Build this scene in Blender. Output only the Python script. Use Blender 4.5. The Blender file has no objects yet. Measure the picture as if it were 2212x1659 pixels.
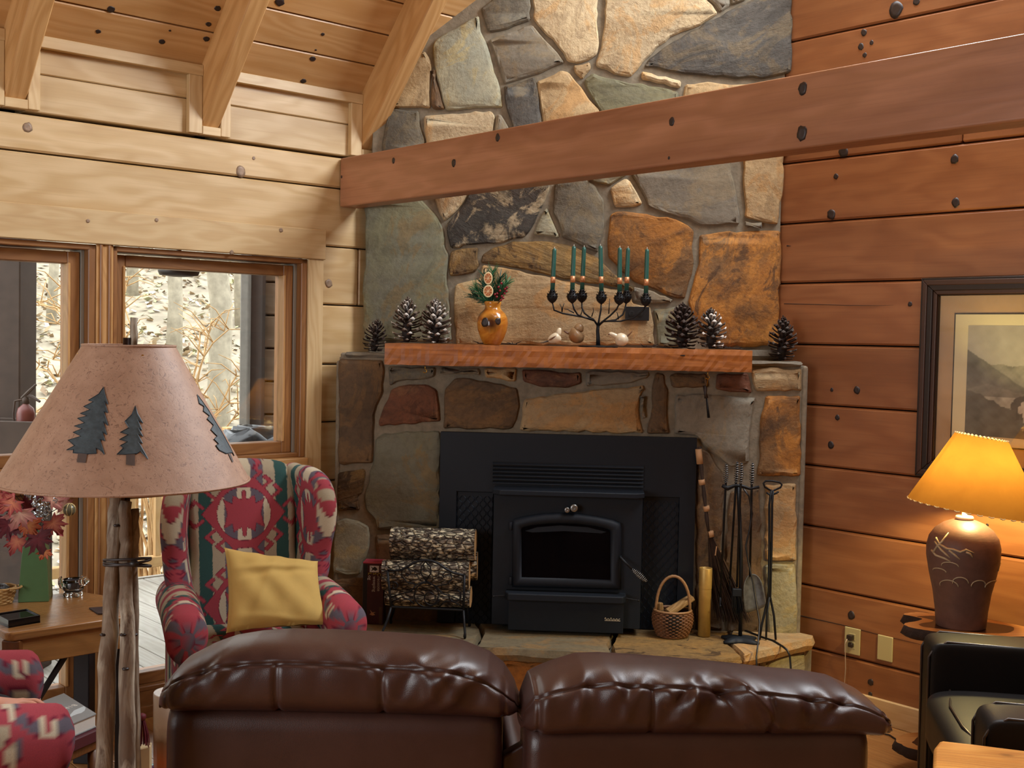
import bpy, bmesh, math, random
import numpy as np
from mathutils import Vector, Matrix
from mathutils.geometry import tessellate_polygon
R2 = math.sqrt(2.0)
rnd = random.Random(7)
SC = bpy.context.scene
COLL = SC.collection

# ------------------------------------------------------------------ camera
F, CX, CY = 2510.0, 1106.0, 829.5
EYE = np.array([0.0, 0.0, 1.62])
_y, _p, _r = math.radians(3.3), math.radians(2.3), math.radians(1.16)
_r0 = np.array([math.cos(_y), math.sin(_y), 0.0])
FW = np.array([-math.sin(_y) * math.cos(_p), math.cos(_y) * math.cos(_p), -math.sin(_p)])
_u0 = np.cross(_r0, FW)
RI = _r0 * math.cos(_r) + _u0 * math.sin(_r)
UP = _u0 * math.cos(_r) - _r0 * math.sin(_r)
cam = bpy.data.cameras.new('camera')
cam.sensor_width = 36.0
cam.lens = 36.0 * F / 2212.0
cam.clip_start, cam.clip_end = 0.05, 200
camo = bpy.data.objects.new('camera', cam)
COLL.objects.link(camo)
mw = Matrix.Identity(4)
for i in range(3):
    mw[i][0], mw[i][1], mw[i][2], mw[i][3] = RI[i], UP[i], -FW[i], EYE[i]
camo.matrix_world = mw
SC.camera = camo

# ------------------------------------------------------------------ view, sky, lights
SC.view_settings.view_transform = 'Standard'
SC.view_settings.look = 'None'
SC.view_settings.exposure = 0.0
SC.view_settings.gamma = 1.0
SC.view_settings.use_curve_mapping = False
W = bpy.data.worlds.new('sky')
SC.world = W
W.use_nodes = True
_b = W.node_tree.nodes['Background']
_b.inputs[0].default_value = (0.93, 0.98, 1.0, 1)
_b.inputs[1].default_value = 4.4

def area(name, loc, target, sx, sy, power, col):
    l = bpy.data.lights.new(name, 'AREA')
    l.shape, l.size, l.size_y = 'RECTANGLE', sx, sy
    l.energy, l.color = power, col
    o = bpy.data.objects.new(name, l)
    COLL.objects.link(o)
    o.location = loc
    d = Vector(target) - Vector(loc)
    o.rotation_euler = d.to_track_quat('-Z', 'Y').to_euler()
    return o

# daylight through the tall gable windows beyond the frame, then two added fill lights
area('gable_window_daylight', (1.60, 4.38, 4.05), (0.2, 2.9, 3.2), 1.9, 1.3, 212, (0.90, 0.95, 1.0))
area('overhead_fill', (1.6, 2.2, 5.4), (0.6, 3.0, 0.0), 1.6, 1.2, 40, (0.92, 0.96, 1.0))  # added overhead fill, the roof has no opening here
area('rear_fill', (-3.4, -0.2, 1.9), (0.4, 4.2, 2.5), 2.4, 1.8, 100, (0.93, 0.97, 1.0))  # added fill for the beam's near face, the back wall is closed
_l = bpy.data.lights.new('lamp_bulb', 'POINT')
_l.energy, _l.color, _l.shadow_soft_size = 30, (1.0, 0.79, 0.32), 0.035
LAMP_BULB = bpy.data.objects.new('lamp_bulb', _l)
COLL.objects.link(LAMP_BULB)

# ------------------------------------------------------------------ frames of the room
Lx = np.array([1, 1, 0]) / R2       # along the window wall, away from the camera
Nx = np.array([1, -1, 0]) / R2      # out of the window wall, into the room (= along the picture wall)
Kx = np.array([-1, -1, 0]) / R2     # out of the picture wall, into the room
LD, RD = -6.49 / R2, 6.335 / R2
YU, YL = 5.40, 5.20                 # stone faces: chimney above the mantel, fireplace below
def LW(s, u, z): return Lx * s + Nx * (LD + u) + np.array([0, 0, z])
def RW(a, w, z): return Nx * a - Kx * (RD - w) * 1.0 + np.array([0, 0, z])
def ray(px, py): return FW * F + RI * (px - CX) - UP * (py - CY)
def hit(px, py, n, d):
    r = ray(px, py); n = np.array(n, float)
    return EYE + r * ((d - n @ EYE) / (n @ r))
def atY(px, py, y): return hit(px, py, (0, 1, 0), y)
def atZ(px, py, z): return hit(px, py, (0, 0, 1), z)
def atD(px, py, d): return EYE + ray(px, py) * (d / F)
def onL(px, py, u=0.0):
    p = hit(px, py, Nx, LD + u); return float(p @ Lx), float(p[2])
def onR(px, py, w=0.0):
    p = hit(px, py, -Kx, RD - w); return float(p @ Nx), float(p[2])
ML = np.eye(4); ML[:3, 0] = Lx; ML[:3, 1] = Nx; ML[:3, 2] = (0, 0, 1); ML[:3, 3] = Nx * LD
MR = np.eye(4); MR[:3, 0] = Nx; MR[:3, 1] = Kx; MR[:3, 2] = (0, 0, 1); MR[:3, 3] = -Kx * RD
def rotz(a, loc=(0, 0, 0)):
    m = np.eye(4); c, s = math.cos(a), math.sin(a)
    m[0, 0], m[0, 1], m[1, 0], m[1, 1] = c, -s, s, c
    m[:3, 3] = loc
    return m

# ------------------------------------------------------------------ mesh builder
class MB:
    def __init__(s, T=None):
        s.v, s.f, s.c, s.T = [], [], [], T
    def add(s, vs, fs, col=None, T=None):
        vs = np.asarray(vs, float).reshape(-1, 3)
        T = s.T if T is None else T
        if T is not None:
            vs = vs @ T[:3, :3].T + T[:3, 3]
        o = sum(len(a) for a in s.v)
        s.v.append(vs)
        s.f += [tuple(i + o for i in q) for q in fs]
        if col is not None:
            col = np.asarray(col, float)
            if col.ndim == 1: col = np.tile(col, (len(vs), 1))
            s.c.append(col)
        return s
    def box(s, x0, x1, y0, y1, z0, z1, col=None, T=None):
        vs = [(x, y, z) for z in (z0, z1) for y in (y0, y1) for x in (x0, x1)]
        return s.add(vs, [(0, 2, 3, 1), (4, 5, 7, 6), (0, 1, 5, 4), (2, 6, 7, 3), (0, 4, 6, 2), (1, 3, 7, 5)], col, T)
    def hexa(s, q0, q1, col=None):
        # two quads (4 points each), joined
        return s.add(list(q0) + list(q1), [(3, 2, 1, 0), (4, 5, 6, 7), (0, 1, 5, 4), (1, 2, 6, 5), (2, 3, 7, 6), (3, 0, 4, 7)], col)
    def tube(s, pts, r, seg=8, cap=True, closed=False, col=None, flat=1.0):
        P = np.asarray(pts, float); n = len(P)
        rr = np.full(n, r, float) if np.isscalar(r) else np.asarray(r, float)
        t = np.zeros_like(P)
        for i in range(n):
            if closed: t[i] = P[(i + 1) % n] - P[i - 1]
            else: t[i] = P[min(i + 1, n - 1)] - P[max(i - 1, 0)]
            t[i] /= (np.linalg.norm(t[i]) + 1e-12)
        a = np.array([0, 0, 1.0]) if abs(t[0][2]) < .9 else np.array([1.0, 0, 0])
        nrm = np.cross(t[0], a); nrm /= np.linalg.norm(nrm)
        vs = []
        for i in range(n):
            nrm = nrm - t[i] * (nrm @ t[i]); nrm /= (np.linalg.norm(nrm) + 1e-12)
            b = np.cross(t[i], nrm)
            for k in range(seg):
                an = 2 * math.pi * k / seg
                vs.append(P[i] + rr[i] * (math.cos(an) * nrm + flat * math.sin(an) * b))
        fs = []
        m = n if closed else n - 1
        for i in range(m):
            j = (i + 1) % n
            for k in range(seg):
                fs.append((i * seg + k, i * seg + (k + 1) % seg, j * seg + (k + 1) % seg, j * seg + k))
        if cap and not closed:
            fs.append(tuple(range(seg - 1, -1, -1)))
            fs.append(tuple((n - 1) * seg + k for k in range(seg)))
        return s.add(vs, fs, col)
    def lathe(s, prof, seg=24, c=(0, 0, 0), cap=True, col=None, wob=None):
        vs, fs = [], []
        for i, (r, z) in enumerate(prof):
            for k in range(seg):
                an = 2 * math.pi * k / seg
                q = r * (wob(an, z) if wob else 1.0)
                vs.append((c[0] + q * math.cos(an), c[1] + q * math.sin(an), c[2] + z))
        for i in range(len(prof) - 1):
            for k in range(seg):
                k2 = (k + 1) % seg
                fs.append((i * seg + k, i * seg + k2, (i + 1) * seg + k2, (i + 1) * seg + k))
        if cap:
            fs.append(tuple(range(seg - 1, -1, -1)))
            fs.append(tuple((len(prof) - 1) * seg + k for k in range(seg)))
        return s.add(vs, fs, col)
    def grid(s, V, closed_u=False, closed_v=False, col=None, flip=False):
        V = np.asarray(V, float); nu, nv = V.shape[:2]
        fs = []
        for i in range(nu if closed_u else nu - 1):
            i2 = (i + 1) % nu
            for j in range(nv if closed_v else nv - 1):
                j2 = (j + 1) % nv
                q = (i * nv + j, i2 * nv + j, i2 * nv + j2, i * nv + j2)
                fs.append(q[::-1] if flip else q)
        if col is not None: col = np.asarray(col).reshape(-1, 4)
        return s.add(V.reshape(-1, 3), fs, col)
    def prism(s, poly, a0, a1, ax=2, col=None, T=None):
        # poly: 2D outline; extruded along axis ax from a0 to a1
        n = len(poly); vs = []
        for a in (a0, a1):
            for p in poly:
                q = [0, 0, 0]; o = [i for i in range(3) if i != ax]
                q[o[0]], q[o[1]], q[ax] = p[0], p[1], a
                vs.append(q)
        tri = tessellate_polygon([[Vector((p[0], p[1], 0)) for p in poly]])
        fs = [tuple(t) for t in tri] + [tuple(i + n for i in t[::-1]) for t in tri]
        fs += [(i, (i + 1) % n, (i + 1) % n + n, i + n) for i in range(n)]
        return s.add(vs, fs, col, T)
    def verts(s): return np.concatenate(s.v) if s.v else np.zeros((0, 3))

def obj(name, m, mat, parent=None, smooth=False, grain=None, bev=None, kind=None, label=None, fix=True, seed=None, sub=0):
    me = bpy.data.meshes.new(name)
    V = m.verts()
    gr = np.array(grain if grain is not None else (1, 0, 0), float); gr /= np.linalg.norm(gr)
    a = np.array([0, 0, 1.0]) if abs(gr[2]) < .8 else np.array([0, 1.0, 0])
    b = np.cross(a, gr); b /= np.linalg.norm(b); c = np.cross(gr, b)
    rs = random.Random(seed if seed is not None else rnd.random())
    off = np.array([rs.uniform(-40, 40), rs.uniform(-40, 40), rs.uniform(-40, 40)])
    G = np.stack([V @ gr, V @ b, V @ c], 1) + off
    if parent is not None:
        V = V - np.array(WORLDLOC.get(parent.name, (0, 0, 0)))
    me.from_pydata([tuple(p) for p in V], [], m.f)
    if fix:
        bm = bmesh.new(); bm.from_mesh(me)
        bmesh.ops.recalc_face_normals(bm, faces=bm.faces)
        bm.to_mesh(me); bm.free()
    at = me.attributes.new('gc', 'FLOAT_VECTOR', 'POINT')
    at.data.foreach_set('vector', G.astype(np.float32).ravel())
    if m.c:
        C = np.concatenate(m.c)
        if C.shape[1] == 3: C = np.concatenate([C, np.ones((len(C), 1))], 1)
        ca = me.color_attributes.new('Col', 'FLOAT_COLOR', 'POINT')
        ca.data.foreach_set('color', C.astype(np.float32).ravel())
    if smooth:
        me.polygons.foreach_set('use_smooth', [True] * len(me.polygons))
    if mat is not None: me.materials.append(mat)
    o = bpy.data.objects.new(name, me)
    COLL.objects.link(o)
    if parent is not None:
        o.parent = parent
        WORLDLOC[o.name] = WORLDLOC.get(parent.name, (0, 0, 0))
    else:
        WORLDLOC[o.name] = (0, 0, 0)
    if bev:
        md = o.modifiers.new('bevel', 'BEVEL'); md.width, md.segments, md.limit_method, md.angle_limit = bev[0], bev[1], 'ANGLE', math.radians(35)
        if bev[1] > 1 or smooth: me.polygons.foreach_set('use_smooth', [True] * len(me.polygons)); md.harden_normals = True
    if sub:
        md = o.modifiers.new('sub', 'SUBSURF'); md.levels = md.render_levels = sub
    if kind: o['kind'] = kind
    if label: o['label'] = label
    return o
WORLDLOC = {}
def thing(name, label, cat, loc=(0, 0, 0), group=None, rz=0.0):
    # an Empty at the base of a thing; meshes given to obj() with this parent use world coordinates unless rz is set (then local)
    o = bpy.data.objects.new(name, None)
    o.empty_display_size = 0.05
    COLL.objects.link(o)
    o.location = tuple(float(x) for x in loc)
    o.rotation_euler = (0, 0, rz)
    WORLDLOC[o.name] = (0, 0, 0) if rz else tuple(float(x) for x in loc)
    o['label'], o['category'] = label, cat
    if group: o['group'] = group
    return o
def tag(o, label, cat, group=None):
    o['label'], o['category'] = label, cat
    if group: o['group'] = group
    return o
def rebase(o, loc):
    # move a one-mesh thing's origin to its base
    loc = Vector([float(x) for x in loc])
    o.data.transform(Matrix.Translation(-loc)); o.location = loc
    WORLDLOC[o.name] = tuple(loc)
    return o

# ------------------------------------------------------------------ materials
def rgb(h):
    h = h.lstrip('#'); c = [int(h[i:i + 2], 16) / 255 for i in (0, 2, 4)]
    return tuple(x / 12.92 if x <= .04045 else ((x + .055) / 1.055) ** 2.4 for x in c) + (1,)
class NT:
    def __init__(s, name):
        s.m = bpy.data.materials.new(name); s.m.use_nodes = True
        s.t = s.m.node_tree; s.b = s.t.nodes['Principled BSDF']; s.out = s.t.nodes['Material Output']
    def n(s, typ, **kw):
        nd = s.t.nodes.new(typ)
        for k, v in kw.items(): setattr(nd, k, v)
        return nd
    def put(s, sock, v):
        if isinstance(v, bpy.types.NodeSocket): s.t.links.new(v, sock)
        elif isinstance(v, (int, float)) and sock.type == 'RGBA': sock.default_value = (v, v, v, 1)
        elif v is not None: sock.default_value = v
    def gc(s): return s.n('ShaderNodeAttribute', attribute_name='gc').outputs['Vector']
    def scale(s, v, sc, loc=(0, 0, 0), rot=(0, 0, 0)):
        m = s.n('ShaderNodeMapping'); s.put(m.inputs[0], v); s.put(m.inputs[1], loc); s.put(m.inputs[2], rot); s.put(m.inputs[3], sc); return m.outputs[0]
    def noise(s, v, scale=5, detail=4, rough=.55, dist=0.0):
        m = s.n('ShaderNodeTexNoise'); s.put(m.inputs['Vector'], v); s.put(m.inputs['Scale'], scale); s.put(m.inputs['Detail'], detail)
        s.put(m.inputs['Roughness'], rough); s.put(m.inputs['Distortion'], dist); return m.outputs[0]
    def vor(s, v, scale=5, feature='F1', out=0):
        m = s.n('ShaderNodeTexVoronoi', feature=feature); s.put(m.inputs['Vector'], v); s.put(m.inputs['Scale'], scale); return m.outputs[out]
    def wave(s, v, scale=1, dist=2, detail=2, dscale=1, axis='Y'):
        m = s.n('ShaderNodeTexWave', wave_type='BANDS', bands_direction=axis); s.put(m.inputs['Vector'], v); s.put(m.inputs['Scale'], scale)
        s.put(m.inputs['Distortion'], dist); s.put(m.inputs['Detail'], detail); s.put(m.inputs['Detail Scale'], dscale); return m.outputs[1]
    def ramp(s, f, stops, interp='LINEAR'):
        m = s.n('ShaderNodeValToRGB'); s.put(m.inputs[0], f); e = m.color_ramp.elements; m.color_ramp.interpolation = interp
        while len(e) > 1: e.remove(e[-1])
        e[0].position = stops[0][0]; e[0].color = c4(stops[0][1])
        for p, c in stops[1:]:
            q = e.new(p); q.color = c4(c)
        return m.outputs[0]
    def mix(s, f, a, b, mode='MIX'):
        m = s.n('ShaderNodeMix', data_type='RGBA', blend_type=mode, clamp_factor=True)
        s.put(m.inputs[0], f); s.put(m.inputs[6], c4(a)); s.put(m.inputs[7], c4(b)); return m.outputs[2]
    def math(s, op, a, b=0.5, c=None):
        m = s.n('ShaderNodeMath', operation=op); s.put(m.inputs[0], a); s.put(m.inputs[1], b)
        if c is not None: s.put(m.inputs[2], c)
        return m.outputs[0]
    def orand(s): return s.n('ShaderNodeObjectInfo').outputs['Random']
    def hsv(s, col, h=.5, sa=1.0, v=1.0):
        m = s.n('ShaderNodeHueSaturation'); s.put(m.inputs['Hue'], h); s.put(m.inputs['Saturation'], sa); s.put(m.inputs['Value'], v); s.put(m.inputs['Color'], col); return m.outputs[0]
    def bump(s, h, strength=.3, dist=.01, normal=None):
        m = s.n('ShaderNodeBump'); s.put(m.inputs['Strength'], strength); s.put(m.inputs['Distance'], dist); s.put(m.inputs['Height'], h)
        if normal is not None: s.put(m.inputs['Normal'], normal)
        return m.outputs[0]
    def done(s, col=None, rough=.5, bump=None, **kw):
        if col is not None: s.put(s.b.inputs['Base Color'], c4(col))
        s.put(s.b.inputs['Roughness'], rough)
        if bump is not None: s.put(s.b.inputs['Normal'], bump)
        for k, v in kw.items(): s.put(s.b.inputs[k.replace('_', ' ')], v)
        return s.m
def c4(c):
    if isinstance(c, str): return rgb(c)
    if isinstance(c, tuple) and len(c) == 3: return c + (1,)
    return c

def wood(name, light, mid, dark, ring=9.0, rough=.45, vary=.25, knots=True, streak=.5, spec=.5, bumps=.12, kcol='#3a2415', kscale=2.6):
    t = NT(name); g = t.gc()
    warp = t.noise(t.scale(g, (.7, 3, 3)), 1.2, 3)
    gw = t.n('ShaderNodeVectorMath', operation='MULTIPLY_ADD'); t.put(gw.inputs[0], warp); t.put(gw.inputs[1], (0, .35, .35)); t.put(gw.inputs[2], g)
    gv = gw.outputs[0]
    rings = t.wave(t.scale(gv, (.35, ring, ring)), 1.0, 3.5, 3, 1.2)
    fine = t.noise(t.scale(g, (3, 140, 140)), 1.0, 3, .6)
    broad = t.noise(t.scale(g, (.6, 7, 7)), 1.0, 3, .6)
    col = t.mix(rings, light, mid)
    col = t.mix(t.math('MULTIPLY', t.ramp(broad, [(.42, (0, 0, 0)), (.75, (1, 1, 1))]), streak), col, dark)
    col = t.mix(t.math('MULTIPLY', t.ramp(fine, [(.5, (0, 0, 0)), (.8, (1, 1, 1))]), .35), col, dark)
    if knots:
        kv = t.scale(g, (1.0, 1.45, 1.45))
        d = t.vor(kv, kscale)
        cell = t.vor(kv, kscale, out=1)
        sep = t.n('ShaderNodeSeparateColor'); t.put(sep.inputs[0], cell)
        keep = t.math('GREATER_THAN', sep.outputs[0], .62)
        k1 = t.math('MULTIPLY', t.ramp(d, [(.0, (1, 1, 1)), (.045, (.85, .85, .85)), (.085, (.18, .18, .18)), (.2, (0, 0, 0))]), keep)
        col = t.mix(k1, col, kcol)
    v = t.math('MULTIPLY_ADD', t.orand(), vary, 1.0 - vary * .5)
    col = t.hsv(col, .5, 1.0, v)
    h = t.math('MULTIPLY_ADD', rings, .5, t.math('MULTIPLY', fine, .6))
    return t.done(col, t.math('MULTIPLY_ADD', fine, .15, rough - .07), t.bump(h, bumps, .002), Specular_IOR_Level=spec)

def stone(name, base, second, accent, dark, stretch=(3, 14, 8), acc=.55, drk=.6, rough=.8, bs=.55, sc=1.0):
    t = NT(name); g = t.gc()
    big = t.noise(t.scale(g, (2.2 * sc, 3.4 * sc, 2.2 * sc)), 1.0, 5, .6, .6)
    lay = t.noise(t.scale(g, stretch), 1.0, 6, .65, .4)
    spk = t.noise(g, 42 * sc, 4, .7)
    col = t.mix(t.ramp(big, [(.42, (0, 0, 0)), (.58, (1, 1, 1))]), base, second)
    b2 = t.noise(t.scale(g, (3.4, 5.5, 3.4), (9, 3, 1)), 1.0, 6, .7, 1.4)
    col = t.mix(t.math('MULTIPLY', t.ramp(b2, [(.5, (0, 0, 0)), (.56, (1, 1, 1))]), min(1, acc * 1.35)), col, accent)
    b3 = t.noise(t.scale(g, (4.5, 7, 4.5), (2, 8, 5)), 1.0, 6, .7, 1.2)
    col = t.mix(t.math('MULTIPLY', t.ramp(b3, [(.57, (0, 0, 0)), (.63, (1, 1, 1))]), drk), col, dark)
    col = t.mix(t.math('MULTIPLY', t.ramp(lay, [(.5, (0, 0, 0)), (.68, (1, 1, 1))]), drk), col, dark)
    col = t.mix(t.ramp(spk, [(.35, (.35, .35, .35)), (.55, (0, 0, 0))]), col, dark)
    col = t.hsv(col, .5, 1.0, t.math('MULTIPLY_ADD', t.orand(), .25, .88))
    h = t.math('ADD', t.math('MULTIPLY', lay, 1.0), t.math('MULTIPLY', spk, .35))
    return t.done(col, rough, t.bump(h, min(1, bs * 1.2), .017), Specular_IOR_Level=.3)

def plain(name, col, rough=.5, metal=0.0, var=0.0, scale=20, bumps=0.0, spec=.5, **kw):
    t = NT(name); g = t.gc()
    c = c4(col)
    if var:
        nz = t.noise(g, scale, 4, .6)
        dk = tuple(x * (1 - var) for x in c[:3]) + (1,)
        c = t.mix(t.ramp(nz, [(.35, (0, 0, 0)), (.65, (1, 1, 1))]), dk, c)
    bp = t.bump(t.noise(g, scale * 2, 4, .6), bumps, .004) if bumps else None
    return t.done(c, rough, bp, Metallic=metal, Specular_IOR_Level=spec, **kw)

def colattr(name, rough=.85, weave=True, spec=.2, sheen=.0, fibre=420):
    t = NT(name); g = t.gc()
    col = t.n('ShaderNodeAttribute', attribute_name='Col').outputs['Color']
    nz = t.noise(t.scale(g, (1, 1, 1)), fibre, 2, .6)
    bp = None
    if weave:
        col = t.mix(t.math('MULTIPLY', t.ramp(nz, [(.4, (0, 0, 0)), (.7, (1, 1, 1))]), .35), col, t.hsv(col, .5, .9, .55))
        bp = t.bump(nz, .25, .002)
    return t.done(col, rough, bp, Specular_IOR_Level=spec)

M = {}
M['pine'] = wood('pine_log', '#cdb083', '#bf9f6e', '#a58253', 8, .42, .16, True, .5, kcol='#7d6350', kscale=1.25)
M['pine_trim'] = wood('pine_trim', '#d0b486', '#c5a576', '#af8d5e', 14, .42, .14, False, .3)
M['ceil'] = wood('ceiling_board', '#cea470', '#c2955e', '#aa7d49', 7, .42, .16, True, .4, kcol='#2c1a10', kscale=2.3)
M['rafter'] = wood('rafter_wood', '#cda16a', '#bd8f58', '#a07443', 9, .42, .1, False, .5)
M['beam'] = wood('beam_wood', '#ac7a5a', '#a0704f', '#7a4a30', 9, .36, .05, False, .8)
M['redlog'] = wood('stained_log', '#97643f', '#8a5836', '#6d4329', 7, .34, .16, False, .5)
M['win'] = wood('window_fir', '#986a3d', '#885c34', '#6e4626', 16, .4, .14, False, .5)
M['winlight'] = wood('window_fir_light', '#c79a63', '#b98b55', '#9f733f', 16, .4, .1, False, .5)
M['floor'] = wood('floor_pine', '#b8864d', '#a97640', '#8c5c2e', 9, .3, .2, False, .5)
M['mantel'] = wood('mantel_cedar', '#a8642a', '#935420', '#552c12', 12, .5, .05, False, .8, bumps=.5)
M['knot'] = plain('knot_wood', '#2e2220', .45, var=.4, scale=60)
M['knot_pale'] = plain('knot_pale', '#9a7f66', .5, var=.4, scale=60)
M['mortar'] = plain('mortar', '#877c69', .95, var=.3, scale=26, bumps=.7)
M['gap'] = plain('dark_gap', '#120c08', .9)
ST = {
 'gg': stone('stone_grey_green', '#a09a80', '#8d8b78', '#aa9866', '#6f6a58', (4, 4, 14), .45, .5),
 'tan': stone('stone_tan', '#b39970', '#a38a66', '#b58a55', '#7b664a', (5, 5, 12), .5, .5),
 'pale': stone('stone_pale', '#c0ab86', '#b7a483', '#c39a63', '#8f7b5e', (6, 6, 14), .45, .5, bs=.7),
 'dark': stone('stone_dark', '#615c52', '#524e48', '#77674c', '#38342f', (6, 6, 14), .4, .6),
 'slate': stone('stone_slate', '#726a5a', '#635d51', '#7f7054', '#4b453c', (4, 4, 16), .4, .5),
 'orange': stone('stone_orange', '#9c672f', '#7c5c3a', '#ae7636', '#4a3626', (5, 5, 9), .6, .8),
 'olive': stone('stone_olive', '#7e7a5e', '#757363', '#86704a', '#5d5a48', (6, 9, 10), .5, .45, bs=.35),
 'brown': stone('stone_brown', '#6a533c', '#5e4c39', '#7d5f3c', '#3d3025', (4, 4, 12), .45, .5, bs=.4),
 'grey': stone('stone_grey', '#827b6c', '#776f61', '#8b7a5c', '#5d574c', (5, 9, 9), .4, .45, bs=.35),
 'rust': stone('stone_rust', '#6e4632', '#5d4034', '#7d5a3e', '#3a2a22', (5, 5, 12), .5, .5),
 'layer': stone('stone_layered', '#82683f', '#6b543a', '#94723f', '#3f2f20', (2, 2, 26), .5, .9, bs=1.0),
 'streak': stone('stone_streaked', '#4d443b', '#45413b', '#a39274', '#2c2723', (9, 3, 3), .9, .5),
 'hearth': stone('stone_hearth', '#7d6f55', '#6f654f', '#8a6a40', '#4c4334', (3, 5, 5), .5, .5, bs=.4),
}
# ================================================================== ROOM SHELL
def structure(name, m, mat, **kw):
    return obj(name, m, mat, kind='structure', **kw)
def plank(name, T, x0, x1, y0, y1, z0, z1, mat, parent, along, bev=.006, **kw):
    return obj(name, MB(T).box(x0, x1, y0, y1, z0, z1), mat, parent, grain=along, bev=(bev, 1), **kw)
def knot_disc(parent, c, nrm, along, r, mat='knot', ell=1.25):
    # an irregular knot, a thin oval plug standing a hair proud of its board
    c, nrm, al = np.array(c, float), np.array(nrm, float), np.array(along, float)
    b = np.cross(nrm, al); n = 14; pts = []
    for k in range(n):
        a = 2 * math.pi * k / n; q = r * rnd.uniform(.88, 1.1)
        pts.append(c + al * math.cos(a) * q + b * math.sin(a) * q * ell)
    m = MB()
    m.add([p - nrm * .004 for p in pts] + [p + nrm * .0012 for p in pts] + [c + nrm * .0012 + (p - c) * .5 for p in pts] + [c + nrm * .0006],
          [(k, (k + 1) % n, n + (k + 1) % n, n + k) for k in range(n)] + [(n + k, n + (k + 1) % n, 2 * n + (k + 1) % n, 2 * n + k) for k in range(n)] + [(2 * n + k, 2 * n + (k + 1) % n, 3 * n) for k in range(n)])
    return obj('knot', m, M[mat], parent, smooth=True)

# ---- floor: pine boards along the picture wall direction
floor = structure('floor', MB(ML).box(-3.2, 4.7, -.14, 7.6, -.12, -.022), M['gap'])
for i in range(61):
    s0 = -3.1 + i * .128
    plank('floor_board', ML, s0 + .0015, s0 + .1265, .0, 7.3, -.03, 0, M['floor'], floor, Nx, .0015)

# ---- window wall (left): squared logs above, between and beside the windows
S0, S1 = -3.2, 3.72
wl = structure('wall_left', MB(ML).box(S0, S1, -.2, -.13, 2.02, 2.75).box(S0, .4, -.2, -.13, -.1, 2.02).box(2.9, S1, -.2, -.13, -.1, 2.02), M['gap'])
def llog(s0, s1, z0, z1, u1=0.0, mat='pine', nm='log'):
    return plank(nm, ML, s0, s1, -.15, u1, z0 + .003, z1 - .003, M[mat], wl, Lx, .007)
llog(S0, 3.05, 2.293, 2.436)
llog(3.051, S1, 2.293, 2.436)
llog(S0, S1, 2.022, 2.292)
for z0, z1 in ((1.753, 2.022), (1.478, 1.753), (1.210, 1.478), (.935, 1.210), (.664, .935), (.39, .664), (.12, .39), (-.05, .12)):
    if z0 > 1.7:
        llog(2.885, 3.105, z0, z1); llog(3.107, S1, z0, z1)
    else:
        llog(2.885, S1, z0, z1)
    llog(S0, .42, z0, z1)
plank('header_board', ML, S0, 2.905, .0, .032, 1.957, 2.092, M['pine_trim'], wl, Lx, .003)
# knots seen on the pale logs
for px, py, r in ((60, 275, 10), (520, 370, 13), (548, 342, 4), (710, 612, 11), (190, 477, 4), (338, 475, 4), (500, 545, 5), (607, 497, 5)):
    s, z = onL(px, py, .032 if 440 < py < 560 and px < 690 else 0)
    knot_disc(wl, LW(s, .033 if 440 < py < 560 and px < 690 else .0005, z), Nx, Lx, r * .0018, 'knot_pale', 1.1)

# windows in the window wall
tg = NT('window_glass')
tr = tg.n('ShaderNodeBsdfTransparent'); gl = tg.n('ShaderNodeBsdfGlossy'); tg.put(gl.inputs['Roughness'], .02)
fr = tg.n('ShaderNodeFresnel'); tg.put(fr.inputs[0], 1.45)
mx = tg.n('ShaderNodeMixShader'); tg.put(mx.inputs[0], fr.outputs[0]); tg.t.links.new(tr.outputs[0], mx.inputs[1]); tg.t.links.new(gl.outputs[0], mx.inputs[2])
tg.t.links.new(mx.outputs[0], tg.out.inputs[0]); M['glass'] = tg.m
def part_box(name, T, b, mat, parent, along, bev=.003):
    return obj(name, MB(T).box(*b), M[mat], parent, grain=along, bev=(bev, 1))
def window(name, s0, s1, z0, z1, stile=.05, light=False, ur=-.075):
    w = bpy.data.objects.new(name, None); COLL.objects.link(w); w['kind'] = 'structure'; WORLDLOC[w.name] = (0, 0, 0)
    zz = np.array([0, 0, 1.0])
    for b, al in (((s0, s0 + .018, -.15, .012, z0, z1), zz), ((s1 - .03, s1, -.15, .012, z0, z1), zz)):
        part_box('jamb', ML, b, 'win', w, al)
    part_box('jamb', ML, (s0, s1, -.15, .012, z1 - .022, z1), 'win', w, Lx)
    part_box('jamb', ML, (s0, s1, -.15, .0, z0, z0 + .02), 'win', w, Lx)
    # weather groove and stop bead
    part_box('weatherstrip', ML, (s1 - .044, s1 - .03, -.15, -.03, z0, z1 - .022), 'alu', w, zz, .001)
    a, b = s0 + .02, s1 - .046
    for (x0, x1) in ((a, a + stile), (b - stile, b)):
        sl = part_box('stile', ML, (x0, x1, -.11, -.035, z0 + .02, z1 - .03), 'win', w, zz)
        part_box('bead', ML, ((x1 - .012) if x0 == a else x0 - .001, (x1 + .001) if x0 == a else x0 + .012, -.08, -.03, z0 + .07, z1 - .075), 'winlight', sl, zz)
    for (y0, y1) in ((z0 + .02, z0 + .07), (z1 - .078, z1 - .03)):
        sl = part_box('rail', ML, (a + stile, b - stile, -.11, -.035, y0, y1), 'win', w, Lx)
    part_box('pane', ML, (a + stile - .004, b - stile + .004, ur - .003, ur + .003, z0 + .066, z1 - .074), 'glass', w, Lx, .0005)
    return w
M['alu'] = plain('weatherstrip', '#8f887c', .5)
window('window_1', 1.40, 1.845, 1.055, 1.955)
window('window_2', 1.915, 2.82, 1.055, 1.955)
window('window_3', 1.40, 1.845, .11, .995)
window('window_4', 1.915, 2.82, .11, .995)
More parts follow.
